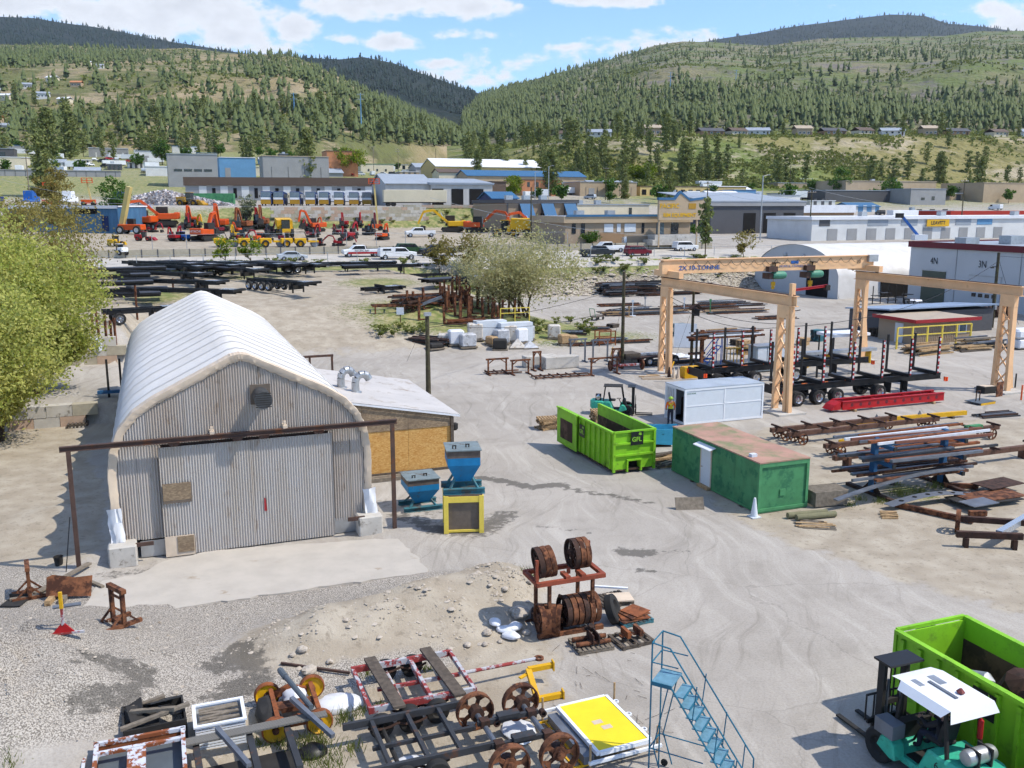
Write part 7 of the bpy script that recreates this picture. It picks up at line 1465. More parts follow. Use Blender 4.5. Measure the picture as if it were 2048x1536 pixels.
# ================================================================ buildings
ORD = ['first','second','third','fourth','fifth','sixth','seventh','eighth','ninth','tenth','eleventh','twelfth','thirteenth','fourteenth','fifteenth','sixteenth','seventeenth','eighteenth','nineteenth','twentieth','twenty-first']
for n_,c_,k_ in (('w_white',(232,232,230),.72),('w_cream',(236,224,196),.7),('w_tan',(208,184,152),.62),('w_grey',(176,176,176),.62),('w_dark',(104,104,108),.55),('w_blue',(120,176,222),.6),('w_yellow',(236,206,140),.66),('r_blue',(70,126,172),.55),('r_grey',(176,186,198),.62),('r_brown',(120,100,86),.55),('r_tan',(206,188,164),.62),('r_red',(196,54,36),.6),('w_orange',(222,150,104),.62),('r_white',(236,238,242),.78),('w_brick',(186,150,112),.6),('p_navy',(28,58,120),.55),('p_gold',(206,156,40),.6),('p_orange',(232,92,24),.66),('p_red',(186,26,34),.6),('p_white',(238,240,242),.8),('p_silver',(196,204,212),.7),('p_green',(52,92,52),.55),('p_maroon',(140,20,44),.5),('p_dark',(48,52,58),.6),('p_yellow',(240,186,20),.7),('p_beige',(226,204,130),.66),('p_blue',(34,110,200),.6)): M(n_,C(*c_,k_),.45 if n_[0] == 'p' else .7,var=.06,scale=.4)
def bld(label,px0,px1,rb,rt,wall,rmat='r_grey',D=14.,ops=(),fascia=None,roof='flat',Y=None,name='building',units=0,rz=None):
 """front-left foot seen at (px0, rb), right end at px1, eaves at row rt; ops: (f0,f1,z0,z1,material,part)"""
 p = PG(px0,rb) if Y is None else AT(px0,rb,Y);rz = GA if rz is None else rz;dx,dy = math.cos(rz),math.sin(rz);tx = (px1-1024)/FPX*(math.cos(PITCH)+0.19*(410-rb)/FPX);w = abs((tx*p.y-p.x)/(dx-dy*tx));h = AT(px0,rt,p.y).z-p.z
 t = thing(name,label,'building',p,rz);zb = -3.0
 MB().bx(0,w,0,D,zb,h).build('wall',MATS[wall],t)
 if roof == 'flat': r = MB().bx(-.2,w+.2,-.2,D+.2,h,h+.25).build('roof',MATS[rmat],t)
 elif roof == 'gable': r = MB().prism([(-.5,h),(D/2,h+D*.16),(D+.5,h),(D+.5,h+.2),(D/2,h+D*.16+.25),(-.5,h+.2)],-.4,w+.4,'X').build('roof',MATS[rmat],t);MB().prism([(0,h-.1),(D,h-.1),(D/2,h+D*.155)],.02,.1,'X').build('gable_end',MATS[wall],t)
 else: r = MB().prism([(-.5,h),(D+.4,h+D*.1),(D+.4,h+D*.1+.2),(-.5,h+.2)],-.4,w+.4,'X').build('roof',MATS[rmat],t)
 if fascia: MB().bx(-.3,w+.3,-.42,-.2,h-fascia[1],h+.3).bx(-.45,-.3,-.42,D,h-fascia[1],h+.3).build('fascia',MATS[fascia[0]],t)
 for (f0,f1,z0,z1,m_,nm) in ops: MB().bx(w*f0,w*f1,-.08,.03,z0,z1).build(nm,MATS[m_],t)
 for k in range(units): MB().bx(w*(.2+.25*k),w*(.2+.25*k)+1.6,D*.4,D*.4+1.4,h+.2,h+1.3).build('roof_unit',MATS['galv'],r)
 t['w'] = w;t['h'] = h;return t
def bays(n,a,b,z1,m_,nm='bay_door',fill=.6,z0=0.): return [(a+(b-a)*(i+.5-fill/2)/n,a+(b-a)*(i+.5+fill/2)/n,z0,z1,m_,nm) for i in range(n)]
# workshop at the right with bay numbers
t = thing('workshop','large pale grey workshop with numbered bays at the right edge','building',G(107.5,104.5),GA);H_ = 8.3
MB().bx(0,40,-60,0,-.2,H_).build('wall',MATS['building_grey'],t);r = MB().bx(-.15,40,-60,.15,H_,H_+.2).build('roof',MATS['r_grey'],t);MB().bx(-.3,-.15,-60,.3,H_-.45,H_+.4).bx(-.3,40,.15,.3,H_-.45,H_+.4).build('fascia',MATS['maroon'],t)
for (y0,y1,z1,m_) in ((-6.9,-2.6,4.6,'door_green'),(-16.2,-11.2,4.4,'building_grey'),(-26,-21,4.6,'door_green')):
 d = MB().bx(-.1,.0,y0,y1,0,z1).build('bay_door',MATS[m_],t);MB().bx(-.14,-.1,y0-.15,y1+.15,z1,z1+.15).build('lintel',MATS['galv'],d)
 if m_ == 'building_grey': [MB().bx(-.14,-.1,y0+.5+1.1*k,y0+1.2+1.1*k,1.6,2.1).build('door_window',MATS['glass'],d) for k in range(4)]
for y in (-8.6,-19,-28): MB().bx(-.06,-.01,y,y+.06,0,H_-.5).build('panel_joint',MATS['w_grey'],t)
text('4N',1.35,MATS['letter_dark'],t,(-.06,-4.6,6.0),(math.pi/2,0,-math.pi/2),sx=.8);text('3N',1.35,MATS['letter_dark'],t,(-.06,-13.0,6.0),(math.pi/2,0,-math.pi/2),sx=.8)
for k in range(5): MB().bx(2+5*k,4.5+5*k,-8-3*k,-6-3*k,H_+.2,H_+1.1+.3*(k % 2)).build('roof_unit',MATS['galv'],r)
# white arched shelter
t = thing('arched_shelter','white arched fabric shelter with grey end wall behind the crane','building',G(112,95.5),GA);W,L = 21.,31.;V = [];n = 20
for j in range(25):
 x = L*j/24;s = 1-.012*abs(math.sin(math.pi*j/4))
 for i in range(n+1): a = math.pi*i/n;V.append((x,W/2-W/2*math.cos(a),(2.6+5.2*math.sin(a)*s) if 0 < i < n else 0))
MB().add(V,[(j*(n+1)+i,j*(n+1)+i+1,(j+1)*(n+1)+i+1,(j+1)*(n+1)+i) for j in range(24) for i in range(n)]).build('fabric_roof',MATS['fabric_white'],t,True)
MB().prism([(W/2-W/2*math.cos(math.pi*i/n),(2.6+5.15*math.sin(math.pi*i/n)) if 0 < i < n else 0) for i in range(n+1)],.15,.3,'X').build('end_wall',MATS['building_grey'],t);MB().bx(.05,.14,2.5,7.5,0,4.5).build('doorway',MATS['dark_void'],t);MB().bx(8,14,-.2,.1,0,3.2).build('side_opening',MATS['dark_void'],t)
for y in (8.5,13): MB().ball((0,y,6.0),.35,8,5).build('wall_lamp',MATS['galv'],t)
# small yard office
t = thing('yard_office','small tan yard office with red roof edge and yellow railing','building',G(71.9,71.2),GA);MB().bx(0,7.5,0,5,0,2.35).build('wall',MATS['building_tan'],t)
r = MB().bx(-.4,8.2,-.5,5.5,2.4,2.55).build('roof',MATS['r_tan'],t);MB().bx(-.45,8.25,-.6,-.5,2.25,2.6).bx(-.5,-.4,-.6,5.5,2.25,2.6).build('roof_edge',MATS['red_trim'],r);MB().bx(5.8,6.9,-.06,.02,.9,1.9).build('window',MATS['white_frame'],t);MB().bx(5.95,6.75,-.09,-.06,1.0,1.8).build('pane',MATS['glass_light'],t);MB().bx(-.06,.02,1.5,2.6,0,2.0).build('door',MATS['white_panel'],t)
for k in range(22): MB().bx(.2+.24*k,.24+.24*k,-.03,.0,.1,2.2).build('siding_rib',MATS['building_tan'],t)
t = thing('annex_shed','grey shed with pale blue metal roof behind the yard office','shed',G(77.5,73.0),GA);MB().bx(0,15,0,6,0,2.5).build('wall',MATS['w_dark'],t);MB().prism([(-.4,2.9),(6.4,2.4),(6.4,2.55),(-.4,3.05)],-.3,15.3,'X').build('roof',M('roof_blue_pale',C(170,190,216,.65),.4,.2,var=.06),t)
t = thing('yard_railing','yellow post railing in front of the yard office','railing',G(70.3,67.5),GA)
for k in range(6): MB().box((k*1.9,0,1.05),(.14,.14,2.1)).build('post',MATS['yellow_paint'],t)
for z in (1.3,2.1): MB().box((4.75,0,z),(9.5,.1,.1)).build('rail',MATS['yellow_paint'],t)
for i,(u,v,L,W_,H__,n_,ms) in enumerate(((67.5,68.5,5,2.4,.9,26,['wood','wood','wood_grey']),(68.5,76.5,6,2.4,1.1,18,['wood_grey','steel_grey','wood']),(67.3,73.8,4,1.6,.5,10,['wood_old','wood']))): pile('lumber_pile',['pile of fresh yellow lumber in front of the yard office','stack of grey beams right of the yard office','low pile of old timbers by the yard office'][i],'lumber',G(u,v),GA+R(4-3*i),L,W_,H__,n_,ms,'plank',6,(.15,.3),(.08,.16))
t = thing('wrapped_lumber','white wrapped lumber packs stacked before the right pole','lumber',G(66.2,80.5),GA);MB().bx(-2.4,2.2,-.8,.8,.15,1.0).build('lower_pack',MATS['wrap_white'],t,bevel=.1);MB().bx(-2.6,1.6,-.8,.8,1.1,2.0).build('upper_pack',MATS['wrap_white'],t,bevel=.2);MB().bx(-2.2,2,-.7,.7,0,.14).build('bearer',MATS['wood_old'],t)
fk = forklift('far forklift with white canopy working before bay four',PX(1815,634),GA+R(100),'fork_grey',.95);person('driver in dark clothes on the far forklift',PX(1819,633)+Vector((0,0,.38)),GA+R(100),SIT,ZSI,scale=.95)
for i in range(11): o = bpy.data.objects.new('cast_wheel',RIMD);COL.objects.link(o);o.location = G(86.5-.2*(i % 2),96.0+.42*i,.75);o.scale = (1.35,1.2,1.35);o.rotation_euler = (0,0,GA+R(75));tag(o,'large dark rim in the row leaning at the workshop, %s from the left' % ORD[i],'wheel','dark rims leaning at the workshop')
t = thing('frame_rack','black tube racks standing beside the workshop corner','rack',G(104.5,92.5),GA)
for k in range(7): MB().box((k*1.4,0,1.3),(.1,.1,2.6)).build('post',MATS['black_paint'],t);MB().box((k*1.4+.7,0,.5+.35*(k % 4)),(1.4,.9,.08)).build('shelf',MATS['black_paint'],t)
pile('bent_steel','tangled steel frames in front of bay four','scrap',PX(1900,620),GA,7,3,.9,18,['rust_dark','steel_grey','rust'],'bar',40)
# the Pacific Rim dealership and neighbours
t = bld('tan equipment dealership with blue trim and large sign board',1130,1385,492,436,'building_tan','r_grey',16,[(.30,.37,2.4,3.9,'white_panel','window_poster'),(.40,.43,2.4,3.9,'white_panel','window_poster'),(.46,.55,2.4,3.9,'white_panel','window_poster'),(.60,.62,2.2,4.0,'glass','window'),(.72,.78,1.9,4.1,'glass_light','entrance_door'),(.84,.90,2.0,4.1,'glass','window'),(.05,.08,2.2,4,'glass','window'),(.12,.15,2.2,4,'glass','window'),(.27,.46,.2,2.2,'w_brick','brick_base'),(.44,.48,.1,1.5,'white_panel','door')],('w_tan',.9),units=2)
w_,h_ = t['w'],t['h'];MB().bx(0,w_,-.6,-.42,h_+.2,h_+.6).build('blue_trim',MATS['r_blue'],t);MB().bx(w_*.64,w_*1.0,-3.2,-.5,0,1.9).build('porch',MATS['concrete'],t);MB().bx(w_*.60,w_*.64,-4.2,-.5,0,1.0).build('steps',MATS['concrete'],t)
s = MB().prism([(w_*.66,h_-.4),(w_*1.03,h_-.4),(w_*1.03,h_+3.4),(w_*.99,h_+3.4),(w_*.91,h_+3.0),(w_*.83,h_+4.4),(w_*.79,h_+3.2),(w_*.66,h_+3.2)],-3.4,-2.9).build('sign_board',MATS['w_tan'],t);MB().prism([(w_*.655,h_+3.2),(w_*.79,h_+3.2),(w_*.83,h_+4.4),(w_*.91,h_+3.0),(w_*1.035,h_+3.4),(w_*1.035,h_+3.8),(w_*.91,h_+3.4),(w_*.83,h_+4.9),(w_*.785,h_+3.65),(w_*.655,h_+3.65)],-3.5,-2.8).build('sign_trim',MATS['r_blue'],s)
text('PACIFIC',1.15,MATS['p_yellow'],s,(w_*.745,-3.46,h_+2.1),(math.pi/2,0,0),bold=.03);text('RIM EQUIPMENT',.95,MATS['p_yellow'],s,(w_*.83,-3.46,h_+.45),(math.pi/2,0,0),bold=.03);MB().bx(w_*.90,w_*.96,-3.46,-3.42,h_+1.6,h_+2.6).build('machine_emblem',MATS['p_gold'],s)
for x in (w_*.67,w_*.98): MB().box((x,-3.1,h_/2-.4),(.3,.3,h_)).build('porch_column',MATS['w_tan'],t)
t = bld('tan service shop with blue slanted awnings beside the dealership',1012,1155,466,402,'building_tan','r_grey',22,[(.22,.36,0,4.2,'dark_void','bay_door'),(.48,.66,0,4.2,'dark_void','bay_door'),(.82,.92,0,3.2,'r_blue','door')],('w_dark',.5),units=3)
w_,h_ = t['w'],t['h']
for f in (.18,.48,.80): MB().prism([(-3.0,h_*.42),(0,h_*.95),(0,h_*.99),(-3.1,h_*.44)],w_*f,w_*(f+.17),'X').build('awning',MATS['r_blue'],t)
for f in np.linspace(.02,.98,7): MB().bx(w_*f-.15,w_*f+.15,-.2,0,0,h_).build('pilaster',MATS['w_dark'],t)
bld('cream upper hall behind the dealership',1150,1300,462,410,'w_cream','r_grey',20,[(.72,.76,4,6,'glass','window')],units=2);bld('dark blue metal shed left of the service shop',985,1035,452,398,'p_navy','r_blue',10,roof='gable')
t = bld('grey workshop with three open bays behind the dealership',1420,1612,468,404,'w_dark','r_grey',26,bays(3,.3,.95,5.2,'dark_void'),('w_grey',1.0),roof='mono');bld('brick and white fascia hall right of the grey workshop',1585,1712,452,412,'w_brick','r_white',20,(),('r_white',2.0));bld('low grey office block in front of the brick hall',1605,1700,478,452,'w_grey','r_grey',12,bays(4,.1,.9,2.4,'glass','window',.4,1.0))
t = bld('long white shop building with coloured sign panels',1622,2250,482,436,'w_white','r_white',16,bays(10,.03,.6,2.6,'w_grey','shop_front',.5)+[(.02,.05,3.2,4.8,'w_dark','sign_panel'),(.16,.22,3.2,4.8,'r_grey','sign_panel'),(.26,.31,3.2,4.8,'r_grey','sign_panel'),(.43,.48,3.2,4.8,'r_grey','sign_panel'),(.50,.55,3.2,4.8,'w_blue','sign_panel')],('r_white',.4),units=3)
w_,h_ = t['w'],t['h'];s = MB().bx(w_*.335,w_*.405,-.5,-.44,2.9,h_-.5).build('yellow_sign',MATS['p_yellow'],t);text('LEAVITT',1.15,MATS['letter_dark'],s,(w_*.37,-.52,(h_+2.4)/2),(math.pi/2,0,0),bold=.03)
bld('red fascia building at the right edge',1900,2150,447,424,'w_dark','r_red',14,(),('r_red',1.8))
bld('tan concrete warehouse with roof vents right of centre',1690,1868,398,362,'w_tan','r_tan',24,bays(3,.05,.9,1.4,'glass','window',.1),units=3);bld('dark long shed below the tan warehouse',1650,1860,404,381,'w_dark','r_grey',14);bld('grey concrete block house left of the white tanks',1820,1890,410,378,'w_grey','r_grey',14,[(.3,.4,2,3,'glass','window'),(.6,.68,2,3.5,'glass','window')]);bld('big tan hall at the far right',1965,2150,405,366,'w_tan','r_tan',24)
bld('white office trailer row behind the grey workshop',1490,1600,412,391,'w_white','r_grey',10,bays(4,0,1,2.2,'glass','window',.3,1.0));bld('pale blue container with lettering behind the workshop',1468,1510,400,380,'w_blue','r_grey',8);bld('orange yellow storage racks building beyond the workshop',1280,1490,392,373,'w_yellow','r_brown',10,bays(14,0,1,2.6,'dark_void','rack_bay',.55,.5),name='rack_building')
bld('pinkish block building behind the tall pine',1160,1272,392,364,'w_tan','r_grey',16,bays(5,0,1,3.4,'w_dark','panel_joint',.03)+[(.15,.25,0,3,'w_grey','door')]);bld('two storey orange brown building behind the tall pine',1044,1122,392,360,'w_orange','r_brown',12,bays(4,.05,.95,5.2,'glass','window',.3,3.4));bld('long grey roofed building with blue edge beyond the bay shop',935,1170,374,352,'w_tan','r_blue',16,bays(4,.1,.9,2.6,'w_grey','door',.2),roof='gable')
bld('large cream warehouse with pale roof below the hills',872,1085,358,333,'w_yellow','r_white',26,bays(4,.1,.95,3,'w_grey','door',.2),roof='gable',units=3);bld('grey gable shop left of the cream warehouse',832,905,352,335,'w_grey','r_grey',14,roof='gable');bld('beige two storey house before the cream warehouse',878,930,368,345,'w_cream','r_brown',10,[(.2,.4,1,2.2,'glass','window'),(.6,.8,1,2.2,'glass','window')],roof='gable')
Yb = 245.;t = bld('grey three-bay bus garage with dark open doors',862,985,411,367,'corrugated_grey','r_grey',16,[(.02,.2,0,4.3,'dark_void','bay_opening'),(.33,.52,0,4.3,'dark_void','bay_opening'),(.62,.85,0,4.3,'dark_void','bay_opening')],Y=Yb,roof='mono',fascia=('r_grey',.3));bld('grey windowless end of the bus garage',772,862,411,368,'corrugated_grey','r_grey',16,[(.15,.22,0,2.2,'dark_void','door')],Y=Yb-3,roof='gable');bld('brown ribbed tower beside the bus garage',985,1012,408,364,'r_brown','r_brown',8,Y=Yb+12)
t = bld('long low strip of units with brown ribbed roof edge',372,800,396,356,'w_grey','r_brown',20,bays(9,.03,.9,3.6,'w_white','roller_door',.35)+bays(9,.08,.95,3.0,'dark_void','doorway',.16)+bays(9,.06,.93,4.2,'w_white','sign',.25,3.6),('r_brown',2.2),Y=286.,rz=R(10))
t = bld('blue corrugated shed at the left behind the trees',20,228,462,414,'corrugated_blue','r_white',12,[(.62,.82,3.4,5.2,'dark_void','window'),(.86,.92,0,3,'p_navy','door')],('r_white',.3),rz=R(-6))
fl = [('grey concrete hall with roof windows',338,442,374,308,'w_grey','r_grey',bays(4,.1,.9,6.2,'glass','window',.8,5.4)),('pale blue metal shop',440,518,356,315,'w_blue','r_white',[(.15,.3,0,4,'w_grey','door')]),('long grey precast hall behind the fir',528,662,372,312,'w_grey','r_tan',bays(4,0,1,7,'w_dark','panel_joint',.02)),('orange fronted building behind the green trees',655,720,352,302,'w_orange','r_brown',()),('white office with green roof trim',722,790,347,328,'w_cream','cont_green',bays(3,.1,.9,2.4,'glass','window',.2,1.2)),('dark two storey office at the left edge',-60,48,316,296,'w_dark','r_grey',[(.6,.8,1,3,'glass','window')]),('white warehouse at the left edge',-80,70,336,313,'w_cream','r_white',()),('grey roofed long building behind the left pines',-60,86,305,289,'w_grey','r_blue',[(.7,.88,0,2.5,'w_white','door')]),('white roofed storage row left of centre',178,272,314,296,'w_grey','r_white',bays(5,.1,.95,2.4,'w_white','door',.2)),('blue white metal shop with roller door',272,322,324,302,'w_white','r_grey',[(.3,.7,0,3,'w_grey','door')]),('white trailers and shop behind the gable',345,410,306,292,'w_white','r_blue',()),('low grey fence building along the lot',0,250,352,340,'w_grey','w_grey',bays(12,0,1,2.0,'w_dark','panel_joint',.04)),('white storage containers left of the brown roof',292,362,352,333,'w_white','r_white',()),('cream storage container on the lot',495,560,352,334,'w_cream','w_cream',()),('grey storage container on the lot',452,492,354,336,'w_grey','w_grey',()),('small gable house above the brown roof',640,690,354,346,'w_grey','r_grey',()),('tan flat shop near the far right pines',1555,1625,380,366,'w_tan','r_grey',()),('green roofed shed below the bank',1555,1600,372,360,'w_cream','cont_green',()),('pale box warehouse beyond the racks',1600,1650,372,358,'w_cream','r_white',())]
for (lb,a,b,rb,rt,wl,rm,op) in fl: bld(lb,a,b,rb,rt,wl,rm,12,op,roof='gable' if 'gable house' in lb else 'flat')
xb = [(-40,333,60,8),(95,334,50,9),(150,330,46,10),(40,352,80,9),(150,352,60,10),(215,340,40,12),(255,336,46,10),(300,318,40,12),(395,318,50,12),(430,330,60,12),(520,330,60,10),(560,322,40,14),(590,342,34,10),(470,345,46,10),(770,338,50,9),(800,352,40,8),(860,376,60,9),(915,372,40,10),(1010,386,60,9),(1180,378,90,10),(1270,390,70,10),(1340,396,70,10),(1420,402,60,12),(1510,402,60,10),(1560,398,60,11),(1450,392,50,12),(1620,394,60,12),(1880,400,70,13),(1700,424,60,10),(1820,432,90,10),(1620,410,50,8)]
for i,(a,rb,w_,hh) in enumerate(xb): bld('%s low industrial unit in the far estate, %s from the left' % (['white','grey','cream','tan','pale blue','dark'][i % 6],(ORD+['twenty-second','twenty-third','twenty-fourth','twenty-fifth','twenty-sixth','twenty-seventh','twenty-eighth','twenty-ninth','thirtieth','thirty-first'])[sorted(range(len(xb)),key=lambda k: xb[k][0]).index(i)]),a,a+w_,rb,rb-hh,['w_white','w_grey','w_cream','w_tan','w_blue','w_dark'][i % 6],['r_white','r_grey','r_white','r_blue','r_grey'][i % 5],9,bays(3,.05,.95,2.4,['w_dark','w_white','glass'][i % 3],'door',.4),roof=['flat','gable','flat'][i % 3],units=i % 2)
# houses
def house(label,loc,rz,w,d,h,wl,rm,s=1.):
 t = thing('house',label,'house',loc,rz);MB().bx(-w/2,w/2,-d/2,d/2,-2,h).build('wall',MATS[wl],t);r = MB().prism([(-d/2-.6,h-.1),(0,h+d*.24),(d/2+.6,h-.1),(d/2+.6,h+.15),(0,h+d*.24+.3),(-d/2-.6,h+.15)],-w/2-.5,w/2+.5,'X').build('roof',MATS[rm],t);MB().bx(w*.2,w*.2+.8,-.4,.4,h,h+d*.3).build('chimney',MATS['w_brick'],r)
 for f in (-.35,-.1,.18): k = MB().bx(w*f,w*f+1.6,-d/2-.08,-d/2,1.0,2.3).build('window',MATS['white_frame'],t);MB().bx(w*f+.15,w*f+1.45,-d/2-.12,-d/2-.08,1.1,2.2).build('pane',MATS['glass'],k)
 MB().bx(w*.36,w*.36+1,-d/2-.08,-d/2,0,2.1).build('door',MATS['r_brown'],t)
hs = [1130,1190,1290,1400,1450,1490,1575,1632,1690,1745,1815,1866,1945,2012]
for i in range(26):
 X_,Y_,Z_ = hill_point('bench_bank',np.array([random.uniform(1120,2040)]),np.array([random.uniform(.66,.9)]));pine((X_[0],Y_[0],Z_[0]-.3),random.uniform(6,13),'dark garden conifer between the houses on the bench','conifers among the bench houses',FIR,'fir_tree',.9)
for i,x in enumerate(hs): X_,Y_,Z_ = hill_point('bench_bank',np.array([x]),np.array([.70+.012*(i % 3)]));house('%s roofed house on the bench, %s from the left in the row' % (['brown','grey','tan','dark'][i % 4],ORD[i]),(X_[0],Y_[0],Z_[0]),R(-8+(i*37) % 30),[11,14,10,15][i % 4],8,[2.6,2.6,4.2,2.6][(i*3) % 4],['w_cream','w_white','w_tan','w_brick'][i % 4],['r_brown','r_grey','r_tan','w_dark'][i % 4])
hl = [(8,.13),(30,.16),(20,.11),(55,.20),(70,.15),(45,.09),(110,.20),(160,.22),(205,.21),(140,.15),(180,.14),(265,.10),(250,.36),(230,.44),(25,.06),(60,.055)]
for i,(x,s) in enumerate(hl): X_,Y_,Z_ = hill_point('hill_left',np.array([x]),np.array([s]));house('%s house %s on the left hillside, %s of those there' % (['white','pale','red roofed'][i % 3],['low down','part way up','higher up'][0 if s < .12 else (1 if s < .3 else 2)],ORD[i]),(X_[0],Y_[0],Z_[0]),R((i*53) % 40-20),11,8,3.6,['w_white','w_cream','w_tan'][i % 3],['r_grey','r_white','w_orange'][i % 3])
# ================================================================ vehicles
PROF = {'sedan': ([(-2.2,.35),(2.2,.35),(2.25,.75),(1.2,.95),(.55,1.42),(-.9,1.42),(-1.6,1.0),(-2.25,.95)],[(1.05,.97),(.5,1.36),(-.85,1.36),(-1.4,1.02)]),'suv': ([(-2.3,.4),(2.3,.4),(2.35,1.0),(1.3,1.15),(.7,1.75),(-2.0,1.78),(-2.3,1.1)],[(1.15,1.17),(.66,1.66),(-1.9,1.68),(-2.1,1.2)]),'pickup': ([(-3.0,.5),(2.9,.5),(2.95,1.15),(1.75,1.28),(1.1,1.88),(-.5,1.9),(-.7,1.28),(-3.0,1.3)],[(1.6,1.3),(1.05,1.8),(-.45,1.82),(-.55,1.3)]),'van': ([(-2.8,.4),(2.6,.4),(2.7,1.1),(2.1,1.4),(1.5,2.2),(-2.8,2.25)],[(2.0,1.42),(1.5,2.1),(.6,2.1),(.6,1.45)])}
CC = {}
def car(label,loc,rz,kind='sedan',paint='p_white',group=None):
 k = (kind,paint)
 if k in CC: return clone(CC[k],label,loc,rz,group)
 t = thing('parked_car' if kind != 'pickup' else 'pickup_truck',label,{'sedan': 'car','suv': 'car','pickup': 'pickup','van': 'van'}[kind],loc,rz,group);o,g_ = PROF[kind];W = .92
 MB().prism(o,-W,W).build('body',MATS[paint],t,bevel=.06);MB().prism(g_,-W-.015,W+.015).build('side_windows',MATS['glass'],t)
 xf = o[2][0];xb = o[0][0];MB().bx(xf-.1,xf+.03,-.7,-.4,.6,.78).build('headlight',MATS['chrome'],t);MB().bx(xf-.1,xf+.03,.4,.7,.6,.78).build('headlight',MATS['chrome'],t);MB().bx(xb-.04,xb+.1,-W+.05,W-.05,.45,.6).build('bumper',MATS['black_dull'],t)
 if kind == 'pickup': MB().bx(-2.9,-.75,-.78,.78,1.305,1.315).build('cargo_bed',MATS['dark_void'],t)
 r = .42 if kind == 'pickup' else .34
 for x in (xb+.85,xf-.9):
  for y in (-W+.08,W-.08): wheel(t,(x,y,r),r,.24,'Y','chrome',.58)
 CC[k] = t;return t
pk = car('white pickup with red lower stripe and dealer lettering on the road',PG(722,514),GA+math.pi,'pickup','p_white');MB().bx(-2.9,2.2,.925,.96,.55,.85).bx(-2.9,2.2,-.96,-.925,.55,.85).build('red_stripe',MATS['p_red'],pk)
[text('PACIFIC RIM',.42,MATS['letter_dark'],pk,(0,s*.965,1.05),(math.pi/2,0,0 if s < 0 else math.pi)) for s in (-1,1)]
del CC[('pickup','p_white')]
car('silver sedan driving on the road behind the trailers',PG(585,521),GA,'sedan','p_silver');sv_ = car('white pickup with matching canopy on the road',PG(795,519),GA,'pickup','p_white');MB().prism([(-3.0,1.28),(-.6,1.28),(-.6,1.9),(-2.9,1.85)],-.9,.9).build('canopy',MATS['p_white'],sv_);MB().bx(-2.5,-1.2,-.93,.93,1.45,1.75).build('canopy_window',MATS['glass'],sv_);del CC[('pickup','p_white')]
cl = [(820,508,'suv','p_green',0,'dark green off-road wagon beside the white canopy pickup'),(875,512,'pickup','p_dark',180,'dark pickup behind the grey shrub'),(840,474,'pickup','p_white',175,'white pickup with red stripe at the yard gate'),(1215,505,'pickup','p_white',180,'white pickup parked before the dealership'),(1195,514,'pickup','p_dark',0,'slate grey pickup nearest the bank'),(1275,512,'suv','p_maroon',0,'dark red crossover on the road'),(1370,502,'suv','p_white',0,'white off-road wagon on the road'),(1375,492,'pickup','p_white',178,'white pickup behind the white wagon'),(1555,468,'van','p_white',200,'white van before the low office block'),(1400,460,'sedan','p_silver',10,'silver car left of the red cars'),(1432,455,'sedan','p_red',80,'left red car before the grey workshop'),(1455,455,'suv','p_red',80,'right red car before the grey workshop'),(1478,453,'suv','p_silver',80,'silver wagon right of the red cars'),(1510,450,'pickup','p_dark',20,'black pickup at the open bay')]
for (x,y,kd,pt,a,lb) in cl: car(lb,PG(x,y),GA+R(a),kd,pt)
fc = [(640,348),(655,350),(700,352),(720,351),(745,352),(765,350),(785,351),(800,349),(815,345),(835,346),(860,345),(960,402),(1250,396),(1300,384),(1330,384),(1350,386),(1395,388),(1420,388),(1180,398),(1060,395),(190,322),(205,325),(218,320),(232,322),(245,318),(180,332),(210,335),(260,325),(290,345),(120,345),(340,350),(150,350),(410,348),(1120,390),(1580,388),(1640,380),(1760,430),(1690,430),(1545,420),(1990,420)]
for i,(x,y) in enumerate(fc): car('%s parked among the far industrial buildings, %s of that colour' % (['white car','dark car','red car','silver car','white van'][i % 5],ORD[i//5]),PG(x,y),GA+R((i*67) % 180),['sedan','suv','sedan','suv','van'][i % 5],['p_white','p_dark','p_red','p_silver','p_white'][i % 5],'cars parked among the far buildings')
# coaches
def coach(label,loc,rz):
 t = thing('coach',label,'bus',loc,rz,'coaches parked in a row');MB().prism([(0,.35),(11.5,.35),(11.5,3.2),(.9,3.5),(.15,2.2),(0,1.2)],-1.25,1.25,'X').build('body',MATS['p_navy'],t,bevel=.1);MB().bx(-1.22,1.22,-.08,.1,.4,1.5).build('gold_front',MATS['p_gold'],t);MB().prism([(-.02,1.55),(.06,2.2),(.8,3.3),(.7,3.35),(-.06,2.2),(-.1,1.55)],-1.15,1.15,'X').build('windscreen',MATS['glass_light'],t);MB().bx(-1.18,1.18,-.12,-.02,1.5,2.0).build('white_band',MATS['p_white'],t)
 for s in (-1,1): MB().bx(min(s*1.25,s*1.28),max(s*1.25,s*1.28),1.2,11,1.9,2.9).build('side_windows',MATS['glass'],t);[wheel(t,(s*1.1,y,.5),.5,.3,'X','chrome',.55) for y in (2.3,8.6)];MB().box((s*1.45,-.2,2.3),(.2,.12,.6)).build('mirror',MATS['black_dull'],t)
 return t
c0 = None
for i,x in enumerate((532,557,590,621,648,678,708,734)):
 p = AT(x,411,232+2.5*i);p.z = 13.75;lb = 'navy and gold coach in the parked row, %s from the left' % ORD[i]
 if c0 is None: c0 = coach(lb,p,R(8))
 else: clone(c0,lb,p,R(8))
for i,x in enumerate((915,945)): p = AT(x,411,252+2*i);p.z = 13.9;clone(c0,['navy coach inside the middle garage bay','navy coach inside the right garage bay'][i],p,R(8))
